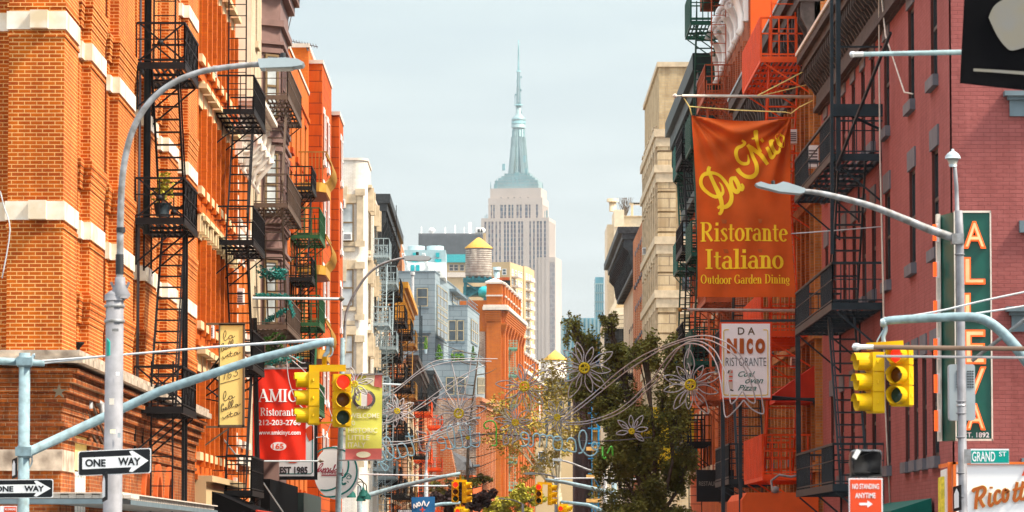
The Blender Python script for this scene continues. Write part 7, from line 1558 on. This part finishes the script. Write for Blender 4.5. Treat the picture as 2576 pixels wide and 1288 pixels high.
# ================================================================ FESTOON LIGHTS OVER THE STREET
LD = 112
def flower(label, x, y, r, d, n=10, a0=0.0, gap=()):
    c = W(x, y, d); k = r * d / FPX; t = thing('flower_light', label, 'festoon light', c, 'rope light flowers over the street'); rnd = random.Random(int(x * 3 + y))
    mb = MB(); bl = MB(); rr = .00015 * d
    P = lambda a, q: c + Vector((math.cos(a) * q * k, rnd.uniform(-.03, .03), math.sin(a) * q * k))
    for i in range(n):
        if i in gap: continue
        a = a0 + 2 * math.pi * i / n + rnd.uniform(-.08, .08); L = rnd.uniform(.82, 1.12) if i % 2 == 0 else rnd.uniform(.7, .95); w_ = .30
        mb.tube([c + Vector((math.cos(aa) * q * k, -.02 if i % 2 else .02, math.sin(aa) * q * k)) for aa, q in smooth([(a - .14, .2), (a - w_ * .85, .45 * L), (a - w_ * .8, .62 * L), (a - .09, .9 * L), (a, L)], 3) + smooth([(a, L), (a + .08, .87 * L), (a + w_ * .75, .6 * L), (a + w_ * .85, .42 * L), (a + .14, .2)], 3)[1:]], rr, 5)
        if i % 2 == 0: mb.tube([c + Vector((math.cos(aa) * q * k, -.02, math.sin(aa) * q * k)) for aa, q in smooth([(a, .2), (a - .06, .4), (a + .06, .68)], 3)], rr * 1.15, 5)
    mb.build('petals', 'rope', t)
    bl.tube([c + Vector((math.cos(R(q)) * .15 * k, -.03, math.sin(R(q)) * .15 * k)) for q in range(0, 361, 24)], .035 * k, 6, cap=False); bl.bar(c + Vector((-.15 * k, -.03, 0)), c + Vector((.15 * k, -.03, .01)), .035); bl.bar(c + Vector((0, -.03, -.15 * k)), c + Vector((.01, -.03, .15 * k)), .03); bl.bar(c + Vector((-.1 * k, -.03, -.1 * k)), c + Vector((.1 * k, -.03, .1 * k)), .03); bl.build('flower_centre', 'flower_yellow', t)
flower('large white rope light flower left of the dark tree', 1470, 926, 78, LD, 10, .55); flower('large white rope light flower in front of the dark tree and red house', 1737, 968, 82, LD, 10, .3)
flower('rope light flower beside the yellow-green banner', 999, 1034, 42, 118, 9, .4); flower('rope light flower in front of the slate and mottled block', 1154, 1040, 72, 122, 10, .2); flower('rope light flower before the turreted red building', 1319, 972, 70, 122, 10, .5)
flower('rope light flower over the yellow trees', 1296, 1063, 50, 122, 9, .1); flower('half hidden rope light flower at the edge of the dark tree', 1402, 1050, 48, 126, 9, .6); flower('small rope light flower above the blue script', 1177, 1100, 34, 124, 8, .3); flower('small rope light flower among the dark leaves', 1589, 1085, 44, 114, 8, .9, (4, 5)); flower('rope light flower overlapping the top of the yellow-green banner', 892, 966, 46, 104, 8, .2)
ra = thing('ribbon_lights', 'long curving rope light ribbons sweeping up to the pizzeria sign', 'festoon light', W(1600, 1060, 111)); tl = tile(2240, 1320, 2.927); mb = MB()
for st in ([(0, 1060), (200, 900), (400, 740), (600, 560), (760, 430), (930, 320), (1100, 235), (1400, 120), (1550, 78), (1700, 66), (1850, 100), (2050, 220), (2200, 440), (2330, 650), (2370, 850), (2380, 980), (2250, 930), (2150, 820)], [(20, 1080), (220, 930), (420, 770), (620, 610), (800, 470), (1150, 250), (1450, 128), (1600, 105), (1750, 120), (1900, 190), (2050, 300), (2180, 480), (2260, 700), (2285, 850), (2210, 830), (2140, 720)],
           [(20, 1085), (300, 1070), (600, 980), (800, 850), (950, 710), (1100, 560), (1200, 400), (1350, 230), (1500, 160), (1650, 180), (1760, 270), (1840, 420), (1880, 600), (1910, 800), (1940, 1020), (2050, 940), (2150, 820)], [(60, 1110), (330, 1095), (640, 1000), (830, 880), (1000, 720), (1150, 580), (1240, 430), (1380, 230), (1520, 135), (1660, 140), (1800, 230), (1880, 360), (1940, 520), (1980, 700), (2000, 860), (2060, 820), (2130, 720)]):
    mb.tube([W(*tl(x, y), 88.6 + 21 * max(0, min(1, (2000 - x) / 1500))) for x, y in smooth(st, 4)], .017, 5)
mb.bar(W(*tl(1525, 160), 95), W(*tl(1490, 330), 95), .03); mb.build('rope', 'rope', ra)
rb = thing('ribbon_lights', 'rope light ribbons swinging across the yellow-green banner', 'festoon light', W(950, 1000, 103)); tl = tile(1500, 1380, 3.22); mb = MB()
for st in ([(-60, 770), (110, 640), (300, 540), (700, 240), (1000, 180), (1580, 178)], [(-100, 830), (200, 650), (620, 330), (1000, 215), (1500, 210)], [(-300, 1000), (0, 1010), (250, 980), (500, 830), (1000, 470), (1400, 260)], [(-200, 1060), (100, 1030), (400, 900), (700, 740), (1200, 400)], [(720, 230), (900, 570), (1040, 800)], [(980, 200), (1060, 560), (1080, 800)], [(1240, 170), (1200, 420), (1120, 720), (1090, 830)], [(90, 1240), (400, 1240), (700, 1170), (1000, 1060), (1300, 940)], [(-200, 1290), (200, 1290), (600, 1230), (1000, 1100)]):
    mb.tube([W(*tl(x, y), 107) for x, y in smooth(st, 4)], .013, 5)
tl = tile(700, 1348, 1.84)
for st in ([(800, 120), (870, 150), (930, 190), (960, 190)], [(820, 160), (840, 330), (900, 480), (1000, 570), (1080, 600)], [(860, 170), (960, 260), (1090, 420), (1160, 600), (1200, 640)], [(1040, 740), (1110, 720), (1160, 600)]): mb.tube([W(*tl(x, y), 104) for x, y in smooth(st, 4)], .013, 5)
mb.build('rope', 'rope', rb)
TA = tile(1500, 1640, 4.954); TB = tile(1960, 1640, 4.770)
def ropes(name, label, mat, sets, d, r=.025, y0=0):
    t = thing(name, label, 'festoon light', W(*sets[0][0](*sets[0][1][0][0]), d), 'mirrored script lights'); mb = MB()
    for tl_, sts in sets:
        for st in sts: mb.tube([W(*tl_(x, y), d) for x, y in smooth(st, 4)], r, 5)
    mb.build('rope', mat, t)
ropes('script_lights', 'blue rope light word at the left, seen mirrored from behind', 'rope_blue', [(TA, [[(130, 800), (180, 890), (205, 960), (170, 1015), (110, 1035), (55, 1045)], [(95, 1040), (140, 1140), (200, 1205), (250, 1180), (260, 1130), (220, 1090), (140, 1050)], [(205, 965), (270, 1000), (340, 970), (368, 910), (360, 800), (320, 690), (290, 590), (235, 540), (180, 560), (150, 620), (180, 700), (260, 830), (350, 920), (430, 965), (490, 930), (480, 850), (440, 740), (450, 690), (540, 660), (600, 710), (640, 800), (645, 870), (600, 920), (540, 940), (490, 920)], [(640, 860), (680, 900), (740, 905), (780, 860), (760, 740), (710, 600), (655, 450)], [(600, 525), (770, 525)]])], 120)
ropes('script_lights', 'blue rope light word in the middle, in front of the mottled brick', 'rope_blue', [(TA, [[(1300, 800), (1370, 790), (1410, 740), (1400, 640), (1370, 570), (1300, 540), (1245, 570), (1235, 610), (1270, 655), (1390, 655)], [(1400, 740), (1480, 775), (1560, 760), (1585, 700), (1570, 480), (1540, 360), (1490, 320), (1440, 350), (1425, 440), (1470, 580), (1540, 700), (1600, 755), (1690, 750), (1740, 700), (1715, 550), (1680, 320)], [(1640, 405), (1770, 400)], [(1740, 720), (1800, 750), (1870, 730), (1905, 680), (1885, 500), (1880, 320)], [(1840, 385), (1940, 380)], [(1905, 690), (1960, 720), (2040, 730), (2080, 650), (2070, 450)]])], 121, .019)
ropes('script_lights', 'blue rope light word at the right, running into the dark leaves', 'rope_blue', [(TB, [[(590, 685), (650, 695), (710, 670), (745, 600), (735, 500), (690, 440), (620, 430), (590, 480), (615, 540), (680, 565), (745, 560)], [(720, 665), (770, 705), (820, 670), (825, 560), (830, 490), (880, 450), (940, 480), (950, 560), (945, 715)], [(950, 500), (1000, 470), (1060, 490), (1085, 540), (1075, 725)], [(1085, 520), (1130, 485), (1190, 510), (1210, 580), (1200, 650), (1230, 740), (1290, 770), (1350, 750), (1380, 650), (1370, 560), (1320, 510), (1250, 515), (1220, 545), (1270, 580), (1360, 565)], [(1370, 740), (1430, 790), (1480, 740)], [(1470, 610), (1500, 550), (1560, 540), (1620, 590), (1640, 690), (1640, 790), (1590, 800), (1500, 780), (1440, 740)],
      [(1690, 830), (1750, 810), (1800, 740), (1840, 600), (1840, 470), (1800, 400), (1750, 395), (1710, 450), (1700, 560), (1730, 720), (1780, 790), (1850, 860), (1930, 880), (2010, 840), (2060, 740), (2030, 640), (1980, 620), (1940, 680), (1970, 740), (2040, 760)]])], 112.5)
ropes('script_lights', 'unlit grey rope light capital between the two left words', 'rope', [(TA, [[(820, 410), (860, 560), (890, 720), (930, 800), (1000, 830), (1080, 800), (1100, 740), (1060, 705), (1010, 720), (1005, 780)], [(820, 410), (900, 440), (990, 460), (1020, 500)]])], 120)
ropes('script_lights', 'unlit grey rope light letters under the flower over the yellow trees', 'rope', [(TB, [[(260, 430), (255, 640), (300, 655), (350, 630), (345, 520), (310, 500), (260, 540)], [(400, 480), (440, 520), (430, 660)], [(440, 610), (520, 560), (520, 460), (470, 410)]])], 120)
ropes('script_lights', 'green rope light hook in front of the red-orange brick', 'rope_green', [(tile(1500, 1380, 3.22), [[(1465, 1065), (1430, 1078), (1405, 1040), (1420, 1000), (1480, 975), (1535, 995), (1562, 1060), (1560, 1200), (1565, 1290), (1500, 1292)]])], 121, .026)
ropes('script_lights', 'green rope light zigzag in front of the blue scaffold', 'rope_green', [(TB, [[(2150, 880), (2150, 700)], [(2240, 830), (2300, 710), (2330, 720), (2340, 870)], [(2150, 880), (2180, 930), (2220, 900)]])], 113, .03)
for lab, pts, d, r in (('thin dark wire carrying the mirrored script lights', [(940, 1120), (1100, 1108), (1216, 1092), (1330, 1098), (1500, 1110), (1640, 1100)], 121, .018), ('pale wire over the far signal arms', [(905, 1193), (1000, 1195), (1155, 1199)], 160, .03), ('pale wire above the scaffold signal arm', [(1395, 1204), (1480, 1203), (1600, 1205)], 165, .03), ('thin wire from the upper left roof', [(738, -10), (722, 60), (707, 130)], 130, .02), ('second thin wire from the upper left roof', [(744, -10), (726, 70), (710, 135)], 130, .018), ('pale cable running to the upper right edge', [(2218, 805), (2350, 785), (2480, 755), (2600, 730)], 53, .014), ('pale cable just above the curved right arm', [(2224, 800), (2380, 797), (2500, 782), (2600, 766)], 53, .014), ('pale cable crossing the pink building', [(1990, 588), (2100, 580), (2220, 570)], 76, .012), ('cables at the upper left corner wall', [(0, 480), (10, 520), (25, 580), (5, 700)], 65.7, .012)):
    t = thing('street_cable', lab, 'cable', W(*pts[0], d)); mb = MB(); mb.tube([W(x, y, d) for x, y in smooth(pts, 4)], r, 5); mb.build('cable', 'wire_dark' if 'dark' in lab or 'thin' in lab else 'wire', t)
# small wall furniture
def aircon(label, x0, x1, y0, y1, d, dep=.4):
    a, b, c, e = rect(x0, x1, y0, y1, d); t = thing('air_conditioner', label, 'air conditioner', ((a + b) / 2, d, c), 'window air conditioners'); mb = MB(); mb.box(a, b, d, d + dep, c, e); mb.build('case', 'white', t)
    mb = MB(); n = 5
    for k in range(n): z = c + (e - c) * (.15 + .7 * k / n); mb.box(a + (b - a) * .1, a + (b - a) * .9, d - .012, d - .002, z, z + (e - c) * .07)
    mb.build('grille', 'wire_dark', t)
for a_ in (('window air conditioner over the tinsel fire escape pole', 586, 612, 725, 765, 108.5), ('window air conditioner beside the yellow signboard', 524, 536, 818, 850, 99), ('window air conditioner high behind the first lamp arm', 527, 540, 165, 195, 100), ('window air conditioner behind the low black fire escape', 553, 574, 1158, 1190, 106.5), ('window air conditioner on the white corner house', 862, 884, 585, 604, 199.6), ('window air conditioner at the edge of the orange pier', 850, 866, 500, 522, 164), ('window air conditioner on the orange far house', 1617, 1630, 622, 640, 215), ('window air conditioner under the red shed awning', 1991, 2004, 898, 924, 93), ('window air conditioner behind the orange banner edge', 1988, 2008, 325, 360, 92.5), ('window air conditioner left of the pink fire escape', 2035, 2062, 365, 420, 89.5)): aircon(*a_)
an = thing('roof_aerial', 'thin television aerial above the orange roofs', 'aerial', W(777, 130, 147)); mb = MB(); mb.tube([W(775, 128, 147), W(768, 108, 147)], .03, 5); mb.bar(W(735, 104, 147), W(800, 118, 147), .03)
for k in range(9): x = 738 + k * 7; y = 104.5 + k * 1.5; mb.bar(W(x, y - 5, 146.6), W(x + 4, y + 5, 147.4), .018)
mb.build('aerial', 'wire_dark', an)
fc = thing('wall_floodlight', 'black goblet shaped lamp on the stone ledge', 'lamp', W(197, 893, 69)); mb = MB(); mb.lathe(W(197, 893, 69), [(.05, -.03), (.02, .06), (.03, .12), (.10, .2), (.11, .23)], 12); mb.build('lamp_body', 'black_iron', fc)
sr = thing('star_ornament', 'dark metal star on the corner brickwork', 'ornament', W(148, 985, 65.6)); mb = MB(); c = W(148, 985, 65.6); mb.prism([c + Vector((math.cos(R(90 + k * 36)) * (.13 if k % 2 == 0 else .05), 0, math.sin(R(90 + k * 36)) * (.13 if k % 2 == 0 else .05))) for k in range(10)], (0, .04, 0)); mb.build('star', 'bronze', sr)

# ================================================================ TREES AND PLANTS
def leaves(mb, c, r, n, size, rnd, shell=.5):
    for _ in range(n):
        while True:
            v = Vector((rnd.uniform(-1, 1), rnd.uniform(-1, 1), rnd.uniform(-1, 1)))
            if .02 < v.length < 1: break
        v = v.normalized() * (v.length ** shell)
        p = c + Vector((v.x * r[0], v.y * r[1], v.z * r[2])); s = size * rnd.uniform(.6, 1.4)
        a = Vector((rnd.uniform(-1, 1), rnd.uniform(-1, 1), rnd.uniform(-.6, .6))).normalized(); b = a.cross(Vector((rnd.uniform(-1, 1), rnd.uniform(-1, 1), rnd.uniform(-1, 1)))).normalized()
        mb.add([p - a * s, p + b * s * .5, p + a * s, p - b * s * .5], [(0, 1, 2, 3)])
def tree(name, label, base, blobs, n, leaf, bark, size, seed, r0=.18, fork=None, group=None, sub=9, rk=.36, trunk_d=None):
    rnd = random.Random(seed); t = thing(name, label, 'tree', base, group); base = Vector(base); fork = Vector(fork) if fork else base + Vector((0, 0, 2.6))
    tk = MB(); tk.tube([base, base + (fork - base) * .5 + Vector((.06, 0, 0)), fork], r0, 8, r0 * .75); cr = MB()
    for (c, r, w_) in blobs:
        c = Vector(c); mid = fork + (c - fork) * .5 + Vector((rnd.uniform(-.3, .3), rnd.uniform(-.3, .3), rnd.uniform(0, .4)))
        tk.tube(smooth([tuple(fork), tuple(mid), tuple(c)], 4), r0 * .5, 6, r0 * .1)
        for k in range(sub):
            v = Vector((rnd.uniform(-1, 1), rnd.uniform(-1, 1), rnd.uniform(-.9, 1)))
            v = v.normalized() * rnd.uniform(.35, .95); q = c + Vector((v.x * r[0], v.y * r[1], v.z * r[2]))
            tk.tube(smooth([tuple(mid + (c - mid) * rnd.random()), tuple((c + q) / 2 + Vector((0, 0, .1))), tuple(q)], 3), r0 * .14, 4, r0 * .04, cap=False)
            f = rnd.uniform(.6, 1.25) * rk
            leaves(cr, q, (r[0] * f, r[1] * f, r[2] * f), int(n * w_ / sub * f / rk), size, rnd, 1.25 if 'dark' in leaf else .7)
    tk.build('trunk', bark, t); cr.build('crown', leaf, t)
    return t
def vb(x, y, d, rx, rz): k = d / FPX; return (W(x, y, d), (rx * k, (rx + rz) / 2 * k, rz * k))
d = 125; bl = [vb(1640, 1190, d, 100, 100) + (1.6,), vb(1560, 1030, d + .8, 85, 90) + (1.0,), vb(1690, 1020, d, 60, 100) + (.7,), vb(1475, 880, d + .5, 48, 70) + (.45,), vb(1620, 890, d - .6, 50, 60) + (.4,), vb(1600, 1100, d - .5, 95, 90) + (1.2,), vb(1590, 1270, d, 110, 60) + (1.1,), vb(1720, 1200, d + .5, 45, 80) + (.6,), vb(1690, 900, d, 32, 70) + (.3,), vb(1500, 980, d, 70, 60) + (.7,), vb(1440, 830, d, 26, 50) + (.14,), vb(1545, 1150, d, 55, 80) + (.7,), vb(1560, 900, d, 50, 50) + (.4,), vb(1660, 1290, d, 120, 50) + (1.0,), vb(1530, 820, d, 30, 40) + (.15,)]
tree('street_tree', 'large dark olive street tree filling the right side of the street', (XX(1640, d), d, 0), bl, 5600, 'leaf_dark', 'bark', .055, 21, .16, (XX(1645, d), d, 2.3), sub=24, rk=.36)
d = 330; bl = [vb(1330, 1030, d, 80, 90) + (1,), vb(1400, 960, d + 3, 60, 70) + (.9,), vb(1290, 1110, d, 70, 70) + (.8,), vb(1410, 1080, d, 60, 80) + (.8,), vb(1350, 1170, d, 70, 50) + (.4,), vb(1260, 1030, d, 40, 60) + (.3,)]
tree('plane_tree', 'yellow-green plane tree with pale limbs in the middle of the street', (XX(1415, d), d, 0), bl, 1350, 'leaf_yellow', 'bark_pale', .15, 5, .34, (XX(1405, d), d, 6.0), sub=12, rk=.4, group='autumn trees along the street')
d = 300; bl = [vb(1290, 1270, d, 50, 35) + (1,), vb(1335, 1255, d, 40, 30) + (.8,), vb(1245, 1275, d, 40, 30) + (.7,), vb(1310, 1240, d, 25, 30) + (.5,)]
tree('lime_tree', 'bright lime yellow tree low in the middle', (XX(1300, d), d, 0), bl, 1200, 'leaf_lime', 'bark', .17, 6, .15, group='autumn trees along the street')
d = 255; bl = [vb(1110, 1265, d, 50, 35) + (1,), vb(1190, 1268, d, 50, 30) + (1,), vb(1150, 1240, d, 40, 35) + (.8,), vb(1220, 1255, d, 30, 30) + (.5,)]
tree('purple_tree', 'dusky purple leaved tree low left of the middle', (XX(1160, d), d, 0), bl, 1100, 'leaf_purple', 'bark', .15, 9, .15, group='autumn trees along the street')
d = 262; bl = [vb(1180, 1215, d, 45, 22) + (.8,), vb(1215, 1200, d, 25, 14) + (.5,), vb(1110, 1230, d, 30, 26) + (.5,)]
tree('green_tree', 'dark green tree peeping above the dusky purple leaves', (XX(1190, d), d, 0), bl, 700, 'leaf_dark', 'bark', .14, 10, .14, group='autumn trees along the street')
br = thing('bare_tree', 'thin bare tree with dark twigs before the mottled brick block', 'tree', (XX(1173, 240), 240, 0)); mb = MB(); rnd = random.Random(12)
mb.tube([(XX(1173, 240), 240, 0), W(1175, 1240, 240), W(1178, 1110, 240), W(1195, 960, 240), W(1208, 860, 240)], .14, 6, .03)
for k in range(14):
    y = 1230 - k * 26; p = W(1176 + k * 1.8, y, 240); s_ = rnd.choice((-1, 1)); mb.tube(smooth([tuple(p), tuple(p + Vector((s_ * .8, 0, .15))), tuple(p + Vector((s_ * rnd.uniform(1.2, 2.4), .2, rnd.uniform(.2, .8))))], 3), .04, 4, .012)
mb.build('trunk', 'bark', br)
def plant(label, x, y0, y1, wpx, d, leaf, n, pot=True, size=.05):
    b = W(x, y1, d); k = d / FPX; h = (y1 - y0) * k; t = thing('potted_plant', label, 'plant', b); rnd = random.Random(int(x)); mb = MB(); st = MB()
    for q in range(9):
        e = b + Vector((rnd.uniform(-1, 1) * wpx * k * .4, rnd.uniform(-.2, .2), h * rnd.uniform(.55, 1))); st.tube([b + Vector((0, 0, .25 * h)), (b + e) / 2 + Vector((0, 0, .1 * h)), e], .012, 4, .005)
        leaves(mb, e - Vector((0, 0, .1 * h)), (wpx * k * .25, .2, h * .2), n // 9, size, rnd, .7)
    st.build('stem', 'bark', t); mb.build('foliage', leaf, t)
    if pot: pb = MB(); pb.lathe(b, [(.13, 0), (.18, h * .3), (.19, h * .32)], 12); pb.build('pot', 'blue_iron', t)
plant('yellow-green potted plant on the middle balcony of the banded building', 408, 440, 545, 62, 80.6, 'leaf_lime', 260); plant('bright green plant on the brown fire escape above the red banner', 690, 835, 910, 50, 119, 'leaf_green', 420); plant('grey-green plant mass just over the red banner', 690, 895, 930, 130, 118, 'teal_tinsel', 420, False); plant('dark teal garland heap on the brown fire escape', 680, 668, 722, 70, 119, 'teal_tinsel', 380, False, .06)
plant('golden grass on the terrace beside the red building', 1245, 1010, 1062, 30, 430, 'tank_roof', 300, False, .3)

# ---------------------------------------------------------------- distance haze
hz = MB(); hz.box(-700, 700, -40, 3700, -1.0, 640); hm = bpy.data.materials.new('haze_air'); hm.use_nodes = True; t = hm.node_tree; t.nodes.clear()
out = t.nodes.new('ShaderNodeOutputMaterial'); pv = t.nodes.new('ShaderNodeVolumePrincipled'); pv.inputs['Color'].default_value = (.93, .97, 1, 1); pv.inputs['Density'].default_value = .00005; pv.inputs['Anisotropy'].default_value = .3
t.links.new(pv.outputs[0], out.inputs['Volume']); o = hz.build('haze', hm); tag(o, kind='stuff')
